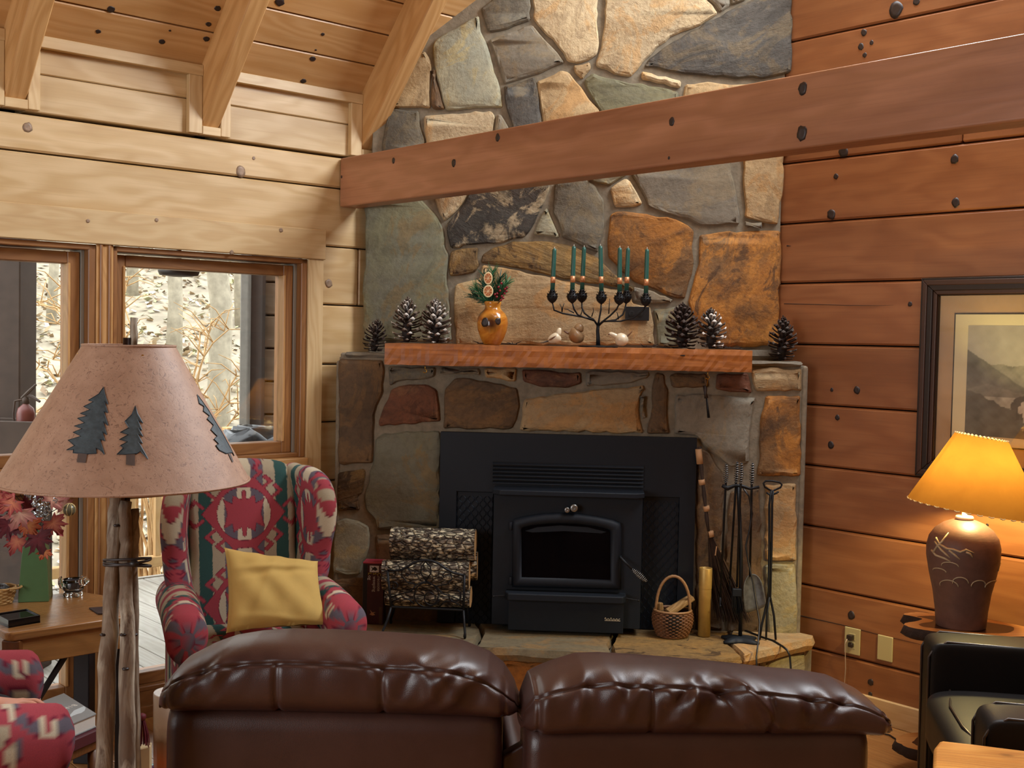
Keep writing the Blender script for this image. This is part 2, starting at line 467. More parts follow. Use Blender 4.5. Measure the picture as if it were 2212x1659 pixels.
window('window_5', .44, 1.33, 1.055, 1.955)
window('window_6', .44, 1.33, .11, .995)
zz = np.array([0, 0, 1.0])
t1 = structure('trim_1', MB(ML).box(1.845, 1.915, -.15, .018, -.03, 1.957), M['winlight'], grain=zz, bev=(.004, 2))
part_box('molding', ML, (1.857, 1.868, .016, .027, .0, 1.957), 'win', t1, zz)
part_box('molding', ML, (1.892, 1.903, .016, .027, .0, 1.957), 'win', t1, zz)
structure('trim_2', MB(ML).box(2.82, 2.9, -.15, .022, -.03, 1.957), M['pine_trim'], grain=zz, bev=(.003, 2))
structure('trim_3', MB(ML).box(1.33, 1.40, -.15, .018, -.03, 1.957), M['winlight'], grain=zz, bev=(.004, 2))
structure('trim_4', MB(ML).box(.42, .44, -.15, .018, -.03, 1.957), M['winlight'], grain=zz, bev=(.003, 2))
for i, (a, b) in enumerate(((.44, 1.33), (1.40, 1.845), (1.915, 2.82))):
    structure('trim_%d' % (5 + i), MB(ML).box(a, b, -.15, .045, .995, 1.055), M['winlight'], grain=Lx, bev=(.006, 2))
for i, (a, b) in enumerate(((.44, 1.33), (1.40, 1.845), (1.915, 2.82))):
    structure('trim_%d' % (8 + i), MB(ML).box(a, b, -.15, .0, -.03, .11), M['win'], grain=Lx)
structure('baseboard_left', MB(ML).box(S0, 3.5, .0, .016, 0, .05), M['win'], grain=Lx, bev=(.003, 2))

# ---- knee wall between the rafters, and the sloping ceiling
SLP = 1.09; ZC = 2.739
TS = Nx + np.array([0, 0, SLP]); TS /= np.linalg.norm(TS)
NC = np.cross(Lx, TS); NC = NC if NC[2] > 0 else -NC
MC = np.eye(4); MC[:3, 0] = Lx; MC[:3, 1] = TS; MC[:3, 2] = NC; MC[:3, 3] = LW(0, 0, ZC)
ceil = structure('ceiling', MB(MC).box(S0, 4.1, -.4, 5.6, .035, .12), M['gap'])
for i in range(34):
    v = -.005 + i * .1625
    for (a, b) in (((S0, 4.05),) if i > 5 else ((S0, 1.55), (1.553, 2.36), (2.363, 3.17), (3.173, 4.05))):
        plank('ceiling_board', MC, a, b, v + .003, v + .1595, 0, .036, M['ceil'], ceil, Lx, .004)
RAF = [(-1.76, -1.675), (-.945, -.86), (-.13, -.045), (.685, .77), (1.492, 1.577), (2.297, 2.381), (3.105, 3.183)]
for a, b in RAF:
    m = MB()
    d = .247
    e = .02
    def P(s, u, z): return LW(s, u, z)
    zb = lambda u: 2.487 + SLP * u
    zt = lambda u: ZC + SLP * u + .01
    UM = 3.75 if a < 3 else 3.72
    m.hexa([P(a, -.02, zb(-.02)), P(b, -.02, zb(-.02)), P(b, -.02, zt(-.02)), P(a, -.02, zt(-.02))],
           [P(a, UM, zb(UM)), P(b, UM, zb(UM)), P(b, UM, zt(UM)), P(a, UM, zt(UM))])
    obj('rafter', m, M['rafter'], ceil, grain=TS, bev=(.005, 1))
for px, py, r in ((212, 68, 6), (350, 90, 8), (470, 18, 8), (450, 52, 7), (446, 84, 8), (675, 127, 9), (697, 74, 5), (682, 108, 3), (655, 175, 8), (240, 20, 9), (367, 66, 3), (604, 5, 12)):
    p = hit(px, py, NC, NC @ MC[:3, 3])
    knot_disc(ceil, p - NC * .0005, -NC, Lx, r * .0018, 'knot', .8)
bays = [(S0, RAF[0][0])] + [(RAF[i][1], RAF[i + 1][0]) for i in range(6)] + [(RAF[6][1], S1)]
for a, b in bays:
    plank('knee_board', ML, a, b, -.16, -.012, 2.449, 2.594, M['pine'], wl, Lx, .004)
    plank('knee_board', ML, a, b, -.16, -.012, 2.597, 2.80, M['pine'], wl, Lx, .004)
    plank('cornice_strip', ML, a, b, -.012, .02, 2.693, 2.738, M['pine_trim'], wl, Lx, .002)
    if a > S0: plank('rafter_trim', ML, a + .001, a + .046, -.012, .016, 2.452, 2.694, M['pine_trim'], wl, zz, .002)
    if b < S1: plank('rafter_trim', ML, b - .062, b - .001, -.012, .016, 2.452, 2.694, M['pine_trim'], wl, zz, .002)
for a, b in RAF:
    plank('rafter_block', ML, a, b, -.05, .018, 2.450, 2.486, M['pine_trim'], wl, Lx, .002)

# ---- picture wall (right): stained squared logs
A0, A1 = -4.9, 3.2
wr = structure('wall_right', MB(MR).box(A0, A1, -.2, -.12, -.1, 3.25).box(A0, -2.95, -.2, -.12, 3.25, 5.0).box(-.55, A1, -.2, -.12, 3.25, 5.0).box(A0, A1, -.2, -.12, 5.0, 7.0), M['gap'])
zs = [-.05, .262, .539, .807, 1.078, 1.348, 1.615, 1.889, 2.158, 2.43, 2.70, 2.974, 3.25, 3.53, 3.81, 4.09, 4.4, 4.7, 5.0, 5.4, 5.8, 6.3, 7.0]
zs = [z if z < 0 else 1.62 + (z - 1.62) * 1.011 for z in zs]
for i in range(len(zs) - 1):
    for a, b in (((A0, -2.95), (-.55, A1)) if 3.2 < zs[i] < 4.95 else (((A0, -2.335), (-2.332, A1)) if 2.4 < zs[i] < 2.5 else ((A0, A1),))):
        plank('log', MR, a, b, -.14, 0, zs[i] + .003, zs[i + 1] - .003, M['redlog'], wr, Nx, .008)
# hairline checks in the logs
def crack(pts, w=.0016):
    m = MB()
    P = [RW(*onR(px, py), 0) if False else RW(onR(px, py)[0], .0008, onR(px, py)[1]) for px, py in pts]
    m.tube(P, [w * (1 - .8 * i / (len(P) - 1)) for i in range(len(P))], 5)
    obj('check', m, M['gap'], wr)
crack([(1694, 656), (1760, 657.5), (1830, 659.5), (1900, 660), (1930, 659)])
crack([(1700, 531), (1709, 531.5)], .003)
crack([(1730, 1330), (1820, 1350), (1900, 1371), (1990, 1392)], .002)
for px, py, r in ((1935, 20, 17), (1980, 3, 8), (1866, 70, 7), (1860, 101, 7), (1883, 92, 5), (1868, 119, 5), (1806, 381, 6), (2062, 344, 9), (2065, 438, 9), (1796, 463, 11), (1966, 657, 5),
                  (1851, 843, 8), (1797, 842, 4), (1809, 902, 6), (1795, 961, 8), (1839, 1329, 9), (1881, 1474, 7), (1880, 1500, 5), (2133, 1134, 3), (1822, 327, 12), (1725, 1219, 3)):
    a, z = onR(px, py)
    knot_disc(wr, RW(a, .0006, z), Kx, Nx, r * .0019, 'knot', 1.15)
structure('baseboard_right', MB(MR).box(-3.6, A1, .0, .02, 0, .105), M['pine_trim'], grain=Nx, bev=(.004, 2))

# ---- the two sides of the room behind the camera
structure('wall_back', MB(ML).box(S0 - .12, S0, -.2, 8.6, -.1, 7), M['redlog'], grain=Nx)
structure('wall_front', MB(ML).box(S0, 4.6, 7.6, 7.75, -.1, 4.2), M['pine'], grain=Lx)
structure('ceiling_far', MB().add([LW(S0, 3.72, 6.79), LW(4.6, 3.72, 6.79), LW(4.6, 7.75, 2.45), LW(S0, 7.75, 2.45), LW(S0, 3.72, 6.9), LW(4.6, 3.72, 6.9), LW(4.6, 7.75, 2.56), LW(S0, 7.75, 2.56)],
          [(0, 1, 2, 3), (7, 6, 5, 4), (0, 4, 5, 1), (1, 5, 6, 2), (2, 6, 7, 3), (3, 7, 4, 0)]), M['ceil'], grain=Lx)
# tall gable window beside the chimney, above the frame
gwin = bpy.data.objects.new('window_7', None); COLL.objects.link(gwin); gwin['kind'] = 'structure'; WORLDLOC[gwin.name] = (0, 0, 0)
for b in ((-2.95, -2.87, -.14, .01, 3.29, 5.02), (-.63, -.55, -.14, .01, 3.29, 5.02), (-1.79, -1.71, -.14, .0, 3.29, 5.02)): part_box('jamb', MR, b, 'win', gwin, zz)
for b in ((-2.87, -.63, -.14, .01, 3.29, 3.35), (-2.87, -.63, -.14, .01, 4.96, 5.02)): part_box('rail', MR, b, 'win', gwin, Nx)
for b in ((-2.87, -1.79, -.075, -.069, 3.35, 4.96), (-1.71, -.63, -.075, -.069, 3.35, 4.96)): part_box('pane', MR, b, 'glass', gwin, Nx, .0005)

# ---- tie beam across the room
tb = obj('tie_beam', MB(ML).box(2.992, 3.09, .004, 7.6, 2.207, 2.432), M['beam'], grain=Nx, bev=(.008, 3), seed=3)
rebase(tb, LW(3.04, .0, 2.207))
tag(tb, 'long stained timber tie beam crossing the room in front of the stone chimney', 'beam')
for px, py, r in ((1075, 297, 7), (980, 352, 7.5), (850, 347, 6), (1451, 263, 7), (1734, 191, 9), (1732, 288, 10.5), (1445, 341, 2.5), (738, 382, 3)):
    p = hit(px, py, Lx, 2.9915)
    knot_disc(tb, p, -Lx, Nx, r * .0017, 'knot', 1.3)
# ================================================================== STONE FIREPLACE
def jag(P, step=.03, amp=.0055, seed=0):
    r = random.Random(seed); out = []; n = len(P)
    # round the corners a little, then break the edges up
    Q = []
    for i in range(n):
        a, b, c = np.array(P[i - 1]), np.array(P[i]), np.array(P[(i + 1) % n])
        k = min(.007, .3 * np.linalg.norm(a - b), .3 * np.linalg.norm(c - b))
        Q += [b + (a - b) / (np.linalg.norm(a - b) + 1e-9) * k, b + (c - b) / (np.linalg.norm(c - b) + 1e-9) * k]
    n = len(Q)
    for i in range(n):
        a, b = Q[i], Q[(i + 1) % n]; d = np.linalg.norm(b - a); k = max(1, int(d / step))
        for j in range(k):
            t = j / k; p = a + (b - a) * t
            if 0 < j: p = p + np.array([r.uniform(-amp, amp), r.uniform(-amp, amp)])
            out.append(p)
    return out
def inset(P, d):
    n = len(P); out = []
    A = sum(P[i][0] * P[(i + 1) % n][1] - P[(i + 1) % n][0] * P[i][1] for i in range(n))
    sg = 1 if A > 0 else -1
    for i in range(n):
        e = P[(i + 1) % n] - P[i - 1]; e = e / (np.linalg.norm(e) + 1e-9)
        out.append(P[i] + sg * np.array([-e[1], e[0]]) * d)
    return out
from mathutils.geometry import delaunay_2d_cdt
from mathutils import noise as mnoise
def stone_mesh(P, place, depth=.05, proud=.012, seed=0, cell=.032, rough=.006):
    # P: outline in 2D metres; place(x, z, out) -> world. A split face: broken edge, two chamfer rings, rippled cap
    r = random.Random(seed); J = jag(P, seed=seed); n = len(J)
    I1, I2 = inset(J, .006), inset(J, .017)
    tx, tz = r.uniform(-.010, .010), r.uniform(-.010, .010)
    A = np.array(J); cx, cz = A.mean(0); ang = r.uniform(-.6, .6); ca, sa = math.cos(ang), math.sin(ang)
    def relief(p):
        u, v = p[0] * ca + p[1] * sa, -p[0] * sa + p[1] * ca
        return rough * (mnoise.noise((u * 6 + seed, v * 13, seed * .37)) + .6 * mnoise.noise((u * 17, v * 34 + seed, .3)) + .35 * mnoise.noise((u * 45, v * 60, seed * 1.1)))
    def o(p, b): return b + (p[0] - cx) * tx * 2 + (p[1] - cz) * tz * 2
    rings = [[place(p[0], p[1], -depth) for p in J], [place(p[0], p[1], o(p, 0)) for p in J],
             [place(p[0], p[1], o(p, proud * .75) + r.uniform(-.002, .002)) for p in I1]]
    vs = [v for ring in rings for v in ring]; fs = []
    lo, hi = A.min(0), A.max(0); inner = []
    K = inset(J, .030)
    gx, gz = np.meshgrid(np.arange(lo[0], hi[0], cell), np.arange(lo[1], hi[1], cell), indexing='ij')
    gx = gx + np.array([[r.uniform(-.3, .3) * cell for _ in range(gx.shape[1])] for _ in range(gx.shape[0])]); gz = gz + np.array([[r.uniform(-.3, .3) * cell for _ in range(gx.shape[1])] for _ in range(gx.shape[0])])
    ins = np.zeros(gx.shape, bool)
    for k in range(len(K)):
        (x1, y1), (x2, y2) = K[k], K[(k + 1) % len(K)]
        if y1 != y2: ins ^= ((y1 > gz) != (y2 > gz)) & (gx < (x2 - x1) * (gz - y1) / (y2 - y1) + x1)
    pts = [Vector((q[0], q[1])) for q in I2] + [Vector((a, b)) for a, b in zip(gx[ins], gz[ins])]
    ov, oe, of, *_ = delaunay_2d_cdt(pts, [(k, (k + 1) % n) for k in range(n)], [], 1, 1e-6)
    if len(ov) != len(pts) or any(abs(ov[k][0] - pts[k][0]) > 1e-5 for k in range(n)):
        ov = pts[:n]; of = [tuple(t) for t in tessellate_polygon([[Vector((q[0], q[1], 0)) for q in I2]])]
    for v in ov: vs.append(place(v[0], v[1], o(v, proud) + relief(v)))
    for k in range(2):
        for i in range(n): fs.append((k * n + i, k * n + (i + 1) % n, (k + 1) * n + (i + 1) % n, (k + 1) * n + i))
    for i in range(n): fs.append((2 * n + i, 2 * n + (i + 1) % n, 3 * n + (i + 1) % n, 3 * n + i))
    nflat = len(fs)
    fs += [tuple(3 * n + i for i in t) for t in of]
    m = MB(); m.add(vs, fs); m.nflat = nflat
    return m
def put_stone(m, mat, grain, seed):
    s = obj('stone', m, mat, fp, grain=grain, seed=seed)
    s.data.polygons.foreach_set('use_smooth', [k >= m.nflat for k in range(len(s.data.polygons))])
    return s
fp = thing('stone_fireplace', 'tall corner fireplace of irregular fieldstone slabs set in grey mortar', 'fireplace', (-.05, 5.2, 0))
core = MB()
core.prism([(-.985, 5.413), (.905, 5.413), (.83, 5.49), (.30, 6.0), (-.45, 6.0), (-1.0, 5.47)], 1.5, 5.0)
obj('chimney_mortar', core, M['mortar'], fp)
# lower mass with the insert opening left hollow
low = MB()
for x0, x1, z0, z1 in ((-1.085, -.56, .28, 1.515), (.47, 1.005, .28, 1.515), (-.56, .47, 1.1, 1.515), (-.56, .47, .2, .33)):
    low.box(x0, x1, 5.212, 5.42, z0, z1)
low.box(-.56, .47, 5.40, 5.42, .33, 1.1)
obj('surround_mortar', low, M['mortar'], fp)
for b in ((-1.10, -1.075, 5.205, 5.41, .30, 1.50), (.985, 1.012, 5.205, 5.33, .30, 1.52)):
    obj('edge_mortar', MB().box(*b), M['mortar'], fp, bev=(.012, 2))

def c1(*q): return [(760 + x / 4.424, y / 4.424) for x, y in q]
def c2(*q): return [(1240 + x / 4.424, y / 4.424) for x, y in q]
def c3(*q): return [(760 + x / 4.424, 370 + y / 4.424) for x, y in q]
def c4p(*q): return [(1240 + x / 4.424, 330 + y / 4.424) for x, y in q]
def c5(*q): return [(700 + x / 4.424, 740 + y / 4.424) for x, y in q]
def c6(*q): return [(1260 + x / 4.424, 740 + y / 4.424) for x, y in q]
def c7(*q): return [(700 + x / 4.424, 1000 + y / 4.424) for x, y in q]
UPPER = [
 ('tan', c1((360, 1025), (560, 1030), (752, 1035), (742, 900), (750, 760), (768, 640), (745, 560), (695, 485), (620, 540), (480, 760)), (0, 1)),
 ('brown', c1((775, 655), (800, 740), (850, 900), (888, 1045), (790, 1050), (760, 1020), (757, 900), (765, 760)), (0, 1)),
 ('gg', c1((775, 440), (800, 385), (1000, 270), (1130, 185), (1215, 150), (1230, 300), (1290, 420), (1340, 600), (1400, 780), (1430, 900), (1440, 1030), (1330, 1025), (1110, 1040), (900, 1055), (850, 880), (810, 730), (785, 600)), (0, 1)),
 ('slate', c1((1235, 80), (1340, 0), (1420, -90), (1700, -150), (1705, 195), (1560, 245), (1330, 310), (1295, 290), (1250, 150)), (1, .3)),
 ('grey', c1((1310, 380), (1500, 310), (1725, 240), (1850, 390), (1960, 500), (2030, 600), (1800, 700), (1600, 760), (1465, 805), (1410, 660), (1350, 480)), (1, .4)),
 ('pale', [(1151, -60), (1289, -60), (1289, 50), (1294, 95), (1290, 117), (1274, 129), (1248, 138), (1226, 133), (1205, 100), (1180, 75), (1160, 52), (1152, 40)], (.3, 1)),
 ('slate', c1((360, 1060), (410, 1040), (530, 1060), (640, 1060), (650, 1200), (700, 1340), (690, 1480), (300, 1560), (285, 1390), (320, 1200)), (.2, 1)),
 ('pale', c1((690, 1110), (860, 1095), (1110, 1080), (1330, 1060), (1370, 1110), (1350, 1240), (1345, 1450), (1100, 1560), (740, 1600), (710, 1340), (690, 1240)), (1, .2)),
 ('dark', c1((1455, 820), (1600, 790), (1740, 740), (1770, 820), (1790, 950), (1815, 1140), (1810, 1400), (1600, 1480), (1530, 1190), (1480, 1050), (1460, 950)), (.1, 1)),
 ('grey', c1((1380, 1100), (1420, 1090), (1460, 1150), (1505, 1230), (1490, 1450), (1380, 1450), (1365, 1240)), (0, 1)),
 ('tan', [(1160, 176), (1212, 152), (1228, 156), (1258, 192), (1272, 215), (1296, 238), (1290, 320), (1180, 340), (1174, 270), (1166, 215)], (1, 1)),
 ('tan', [(1238, 142), (1274, 134), (1277, 148), (1268, 158), (1258, 172), (1242, 158)], (1, 0)),
 ('pale', c2((320, -260), (1230, -260), (1245, -20), (1375, 130), (1200, 245), (1000, 315), (800, 445), (660, 590), (540, 735), (400, 715), (215, 640), (210, 590), (260, 460), (290, 250)), (.6, 1)),
 ('grey', c2((1265, -220), (1470, -220), (1490, 55), (1400, 118), (1280, -10)), (1, 1)),
 ('grey', c2((1500, -200), (1700, -200), (1640, 0), (1505, 50)), (1, .3)),
 ('dark', c2((1660, 20), (1800, -50), (1900, -230), (2080, -230), (2075, 400), (2070, 690), (1800, 755), (1330, 735), (1050, 705), (670, 640), (710, 570), (870, 445), (1110, 300), (1400, 155)), (1, .35)),
 ('pale', c2((645, 680), (1025, 775), (1015, 845), (645, 760)), (1, -.2)),
 ('olive', c2((95, 770), (175, 700), (400, 760), (540, 800), (640, 795), (1000, 880), (1000, 1150), (650, 1300), (420, 1260), (250, 1060), (180, 950), (120, 850)), (1, -.3)),
 ('tan', c2((1065, 805), (1290, 780), (1500, 810), (2080, 800), (2050, 1480), (1640, 1480), (1050, 1300), (1045, 900)), (0, 1)),
 ('olive', c3((120, 280), (480, 200), (640, 250), (720, 330), (830, 455), (875, 560), (885, 720), (925, 800), (905, 1000), (935, 1300), (955, 1620), (115, 1620), (108, 1250), (113, 1000), (130, 800), (125, 550)), (.5, 1)),
 ('pale', c3((770, 180), (1060, 60), (1110, 215), (1060, 310), (980, 400), (885, 480), (835, 400), (795, 270)), (.4, 1)),
 ('streak', c3((1110, 235), (1200, 60), (1890, -20), (1890, 170), (1855, 260), (1775, 420), (1695, 580), (1640, 635), (1540, 645), (1440, 685), (1280, 690), (1060, 705), (1020, 740), (945, 735), (910, 600), (905, 505), (1000, 405), (1075, 305)), (.6, 1)),
 ('gg', c3((1860, 345), (1895, 425), (1955, 560), (1985, 635), (1850, 615), (1735, 608), (1795, 445)), (1, 0)),
 ('slate', [(1199, 395), (1235, 380), (1262, 384), (1285, 400), (1304, 432), (1305, 465), (1301, 510), (1291, 546), (1262, 535), (1240, 523), (1214, 514), (1206, 480), (1194, 460), (1196, 430)], (.4, 1)),
 ('layer', c3((945, 765), (1060, 738), (1205, 728), (1198, 830), (1215, 900), (1175, 965), (1050, 995), (935, 1003), (925, 900)), (.2, 1)),
 ('layer', [(1042, 550), (1065, 535), (1108, 521), (1190, 522), (1240, 533), (1288, 554), (1308, 574), (1340, 602), (1372, 628), (1340, 622), (1270, 612), (1200, 598), (1120, 580), (1068, 572), (1038, 568)], (1, -.35)),
 ('tan', [(984, 615), (1000, 610), (1036, 603), (1042, 572), (1070, 576), (1120, 584), (1200, 602), (1270, 616), (1340, 626), (1362, 636), (1366, 655), (1404, 662), (1412, 700), (1414, 746), (986, 746), (980, 660)], (1, .3)),
 ('grey', c4p((560, 1280), (750, 1320), (950, 1405), (925, 1432), (740, 1445), (570, 1425)), (1, .2)),
 ('olive', [(1411, 668), (1440, 667), (1468, 660), (1476, 700), (1478, 748), (1420, 748), (1416, 700)], (1, .3)),
 ('orange', c4p((345, 595), (402, 560), (600, 575), (800, 615), (960, 632), (1075, 685), (1145, 745), (1125, 900), (1145, 1050), (1095, 1250), (1058, 1395), (900, 1372), (740, 1292), (565, 1232), (405, 1075), (328, 1000), (318, 850), (336, 700)), (1, .7)),
 ('orange', c4p((1200, 785), (1400, 755), (1700, 748), (1970, 745), (1980, 900), (1975, 1100), (1955, 1400), (1950, 1850), (1350, 1850), (1160, 1600), (1090, 1425), (1138, 1250), (1195, 1050)), (.5, 1)),
 ('pale', c4p((345, 345), (490, 245), (530, 265), (600, 380), (655, 488), (580, 515), (390, 520)), (1, .1)),
 ('gg', c4p((130, 250), (300, 120), (520, 170), (510, 200), (340, 312), (200, 285)), (1, 0)),
 ('grey', c4p((545, 195), (700, -40), (1480, -120), (1490, 90), (1530, 290), (1565, 500), (1580, 685), (1370, 695), (1205, 695), (1095, 635), (930, 595), (705, 515), (685, 430), (625, 330)), (1, .6)),
 ('tan', c4p((1620, -130), (2005, -190), (2005, 250), (1965, 500), (1945, 685), (1820, 672), (1680, 632), (1632, 615), (1632, 450), (1612, 250)), (0, 1)),
 ('grey', c4p((1628, 650), (1810, 702), (1640, 715)), (1, 0)),
]
LOWER = [
 ('brown', c5((135, 185), (160, 150), (555, 165), (578, 250), (562, 480), (495, 620), (470, 850), (472, 1000), (462, 1150), (180, 1172), (138, 1150), (145, 700), (138, 400)), (.1, 1)),
 ('rust', c5((645, 445), (800, 400), (980, 400), (1075, 450), (1100, 600), (1112, 752), (850, 782), (528, 800), (520, 760), (568, 620)), (1, .3)),
 ('slate', c5((612, 225), (1065, 235), (1055, 325), (700, 372), (625, 415)), (1, 0)),
 ('brown', c5((1155, 445), (1255, 338), (1550, 368), (1845, 436), (1872, 600), (1842, 740), (1795, 826), (1138, 822), (1148, 650)), (1, .5)),
 ('grey', c5((1095, 262), (1485, 245), (1495, 314), (1200, 285)), (1, 0)),
 ('tan', c5((1530, 245), (1842, 245), (1832, 374), (1540, 334)), (1, .2)),
 ('rust', [(1127, 798), (1254, 804), (1256, 828), (1225, 838), (1168, 836), (1130, 824)], (1, .1)),
 ('tan', [(1132, 862), (1200, 851), (1260, 846), (1330, 838), (1392, 832), (1381, 862), (1381, 905), (1389, 936), (1122, 930), (1128, 900)], (1, .1)),
 ('grey', [(1266, 802), (1403, 803), (1400, 816), (1362, 828), (1265, 835)], (1, .1)),
 ('brown', c6((690, 285), (772, 300), (812, 460), (802, 600), (822, 870), (605, 870), (645, 700), (655, 430)), (0, 1)),
 ('grey', c6((562, 490), (588, 580), (596, 715), (560, 730), (548, 600)), (0, 1)),
 ('brown', c6((822, 315), (880, 290), (1172, 295), (1200, 425), (900, 434), (845, 425)), (1, .1)),
 ('rust', c6((1275, 300), (1572, 290), (1610, 484), (1400, 472), (1262, 445)), (1, .3)),
 ('tan', c6((1605, 270), (1700, 245), (2085, 250), (2085, 462), (1645, 464)), (1, .1)),
 ('grey', c6((885, 498), (1150, 488), (1650, 526), (1612, 700), (1582, 1000), (1582, 1145), (1400, 1190), (1285, 1092), (1150, 985), (1080, 892), (866, 872), (876, 700)), (.6, 1)),
 ('orange', c6((1745, 508), (2075, 508), (2080, 900), (2075, 1272), (1658, 1272), (1688, 1100), (1678, 950), (1698, 700)), (0, 1)),
 ('brown', [(1505, 966), (1530, 976), (1558, 1020), (1566, 1060), (1556, 1180), (1562, 1362), (1502, 1362)], (0, 1)),
 ('brown', [(1578, 1062), (1640, 1050), (1646, 1200), (1642, 1366), (1570, 1366), (1567, 1180)], (.1, 1)),
 ('tan', [(1652, 1047), (1720, 1044), (1720, 1211), (1680, 1212), (1654, 1210)], (0, 1)),
 ('gg', [(1652, 1220), (1716, 1217), (1721, 1300), (1721, 1376), (1660, 1372)], (.7, 1)),
 ('layer', c5((135, 1245), (380, 1205), (395, 1240), (365, 1440), (318, 1468), (345, 1602), (135, 1612), (125, 1400)), (1, .3)),
 ('olive', [(812, 947), (828, 936), (940, 930), (951, 932), (951, 1142), (845, 1144), (814, 1144), (810, 1120), (791, 1101), (787, 1075), (799, 1020), (809, 980)], (1, .2)),
 ('gg', c7((112, 565), (200, 526), (330, 556), (425, 606), (434, 800), (345, 1062), (220, 1074), (85, 1045)), (1, 1)),
 ('brown', [(811, 1155), (951, 1151), (951, 1345), (811, 1345)], (.2, 1)),
 ('brown', [(722, 1252), (800, 1246), (800, 1345), (722, 1345)], (1, .2)),
]
def face_stones(L, y, sd):
    for i, (k, px, gr) in enumerate(L):
        P = [atY(a, b, y) for a, b in px]
        P = [np.array([p[0], max(p[2], .30)]) for p in P]
        m = stone_mesh(P, lambda x, z, o: (x, y - o, z), seed=sd + i)
        put_stone(m, ST[k], (gr[0], 0.02, gr[1]), sd + i)
face_stones(UPPER, YU + .006, 100)
face_stones(LOWER, YL + .006, 300)
# courses above, up to the roof boards
rq = random.Random(41); kinds_ = ['tan', 'slate', 'pale', 'grey', 'gg', 'brown']
for row, (za, zb) in enumerate(((3.30, 3.66), (3.66, 4.02), (4.02, 4.3))):
    x = -.42 + .3 * row
    while x < .9:
        xb = min(.925, x + rq.uniform(.26, .42))
        if xb > .85: xb = .925
        c = lambda xx: 2.739 + .771 * (xx + 1.06) - .03
        tl, tr = min(zb - .02, c(x)), min(zb - .02, c(xb))
        if tl > za + .08 or tr > za + .14:
            P = [np.array(q) for q in ((x + .012, za + .012 + rq.uniform(0, .03)), (xb - .012, za + .012), (xb - .02 - rq.uniform(0, .02), tr), (x + .02, max(tl, za + .05)))]
            k = kinds_[rq.randint(0, 5)]
            put_stone(stone_mesh(P, lambda a, z, o: (a, YU + .006 - o, z), seed=700 + int(x * 100) + row), ST[k], (.3, 0, 1), 700 + row)
        x = xb
# cap ledges at the two shoulders
def slab(P, z0, z1, mat, seed, name='stone', amp=.006):
    J = jag([np.array(p) for p in P], .05, amp, seed); n = len(J); r = random.Random(seed)
    I = inset(J, -.008) if False else J
    I1 = inset(J, .01)
    vs = [(p[0], p[1], z0) for p in inset(J, .012)] + [(p[0], p[1], z0 + (z1 - z0) * .5 + r.uniform(-.004, .004)) for p in J] + [(p[0], p[1], z1 + r.uniform(-.001, .001)) for p in I1]
    fs = []
    for k in range(2):
        fs += [(k * n + i, k * n + (i + 1) % n, (k + 1) * n + (i + 1) % n, (k + 1) * n + i) for i in range(n)]
    for t in tessellate_polygon([[Vector((p[0], p[1], 0)) for p in I1]]):
        fs.append(tuple(2 * n + i for i in t)); fs.append(tuple(i for i in t[::-1]))
    return obj(name, MB().add(vs, fs), ST[mat], fp, grain=(1, .1, 0), seed=seed)
ledge = MB().box(-1.08, -.86, 5.205, 5.41, 1.50, 1.535)
obj('ledge_mortar', ledge, M['mortar'], fp, bev=(.006, 1))
slab([(-1.06, 5.19), (-.86, 5.19), (-.86, 5.40), (-1.06, 5.40)], 1.515, 1.538, 'grey', 501)
slab([(.74, 5.19), (.985, 5.19), (.985, 5.345), (.93, 5.40), (.74, 5.40)], 1.515, 1.538, 'grey', 502)
slab([(.72, 5.33), (.92, 5.33), (.92, 5.42), (.72, 5.42)], 1.535, 1.585, 'grey', 503, amp=.002)
# raised hearth: masonry base and four big slabs on top
HZ = .325
base = MB().prism([(-1.2, 5.25), (-1.15, 5.08), (-.62, 4.885), (-.3, 4.825), (.62, 4.785), (1.02, 5.14), (1.06, 5.19), (.9, 5.38), (-1.1, 5.38)], .0, HZ - .045)
obj('hearth_mortar', base, M['mortar'], fp)
slab([(-1.22, 5.24), (-1.12, 5.05), (-.80, 4.855), (-.42, 4.785), (-.40, 5.02), (-.44, 5.23), (-.8, 5.24)], HZ - .05, HZ, 'hearth', 511, 'hearth_slab')
slab([(-.41, 4.780), (-.1, 4.755), (.16, 4.740), (.15, 4.905), (.20, 5.2), (-.2, 5.23), (-.435, 5.23), (-.395, 5.02)], HZ - .05, HZ + .001, 'hearth', 512, 'hearth_slab')
slab([(.17, 4.740), (.5, 4.720), (.62, 4.725), (.70, 4.785), (.66, 5.0), (.70, 5.22), (.21, 5.22), (.16, 4.905)], HZ - .05, HZ, 'layer', 513, 'hearth_slab')
slab([(.705, 4.790), (1.055, 5.115), (1.07, 5.17), (1.0, 5.24), (.71, 5.23), (.67, 5.0)], HZ - .05, HZ + .002, 'tan', 514, 'hearth_slab')
def wall_stones(p0, p1, z0, z1, cells, sd):
    p0, p1 = np.array(p0), np.array(p1); d = (p1 - p0); L = np.linalg.norm(d); d /= L; nr = np.array([d[1], -d[0]])
    for i, (a, b, c, e, k) in enumerate(cells):
        P = [np.array([a * L + .006, z0 + (z1 - z0) * c + .006]), np.array([b * L - .006, z0 + (z1 - z0) * c + .006]), np.array([b * L - .006, z0 + (z1 - z0) * e - .006]), np.array([a * L + .006, z0 + (z1 - z0) * e - .006])]
        m = stone_mesh(P, lambda x, z, o: (p0[0] + d[0] * x + nr[0] * o, p0[1] + d[1] * x + nr[1] * o, z), seed=sd + i)
        put_stone(m, ST[k], (d[0], d[1], .1), sd + i)
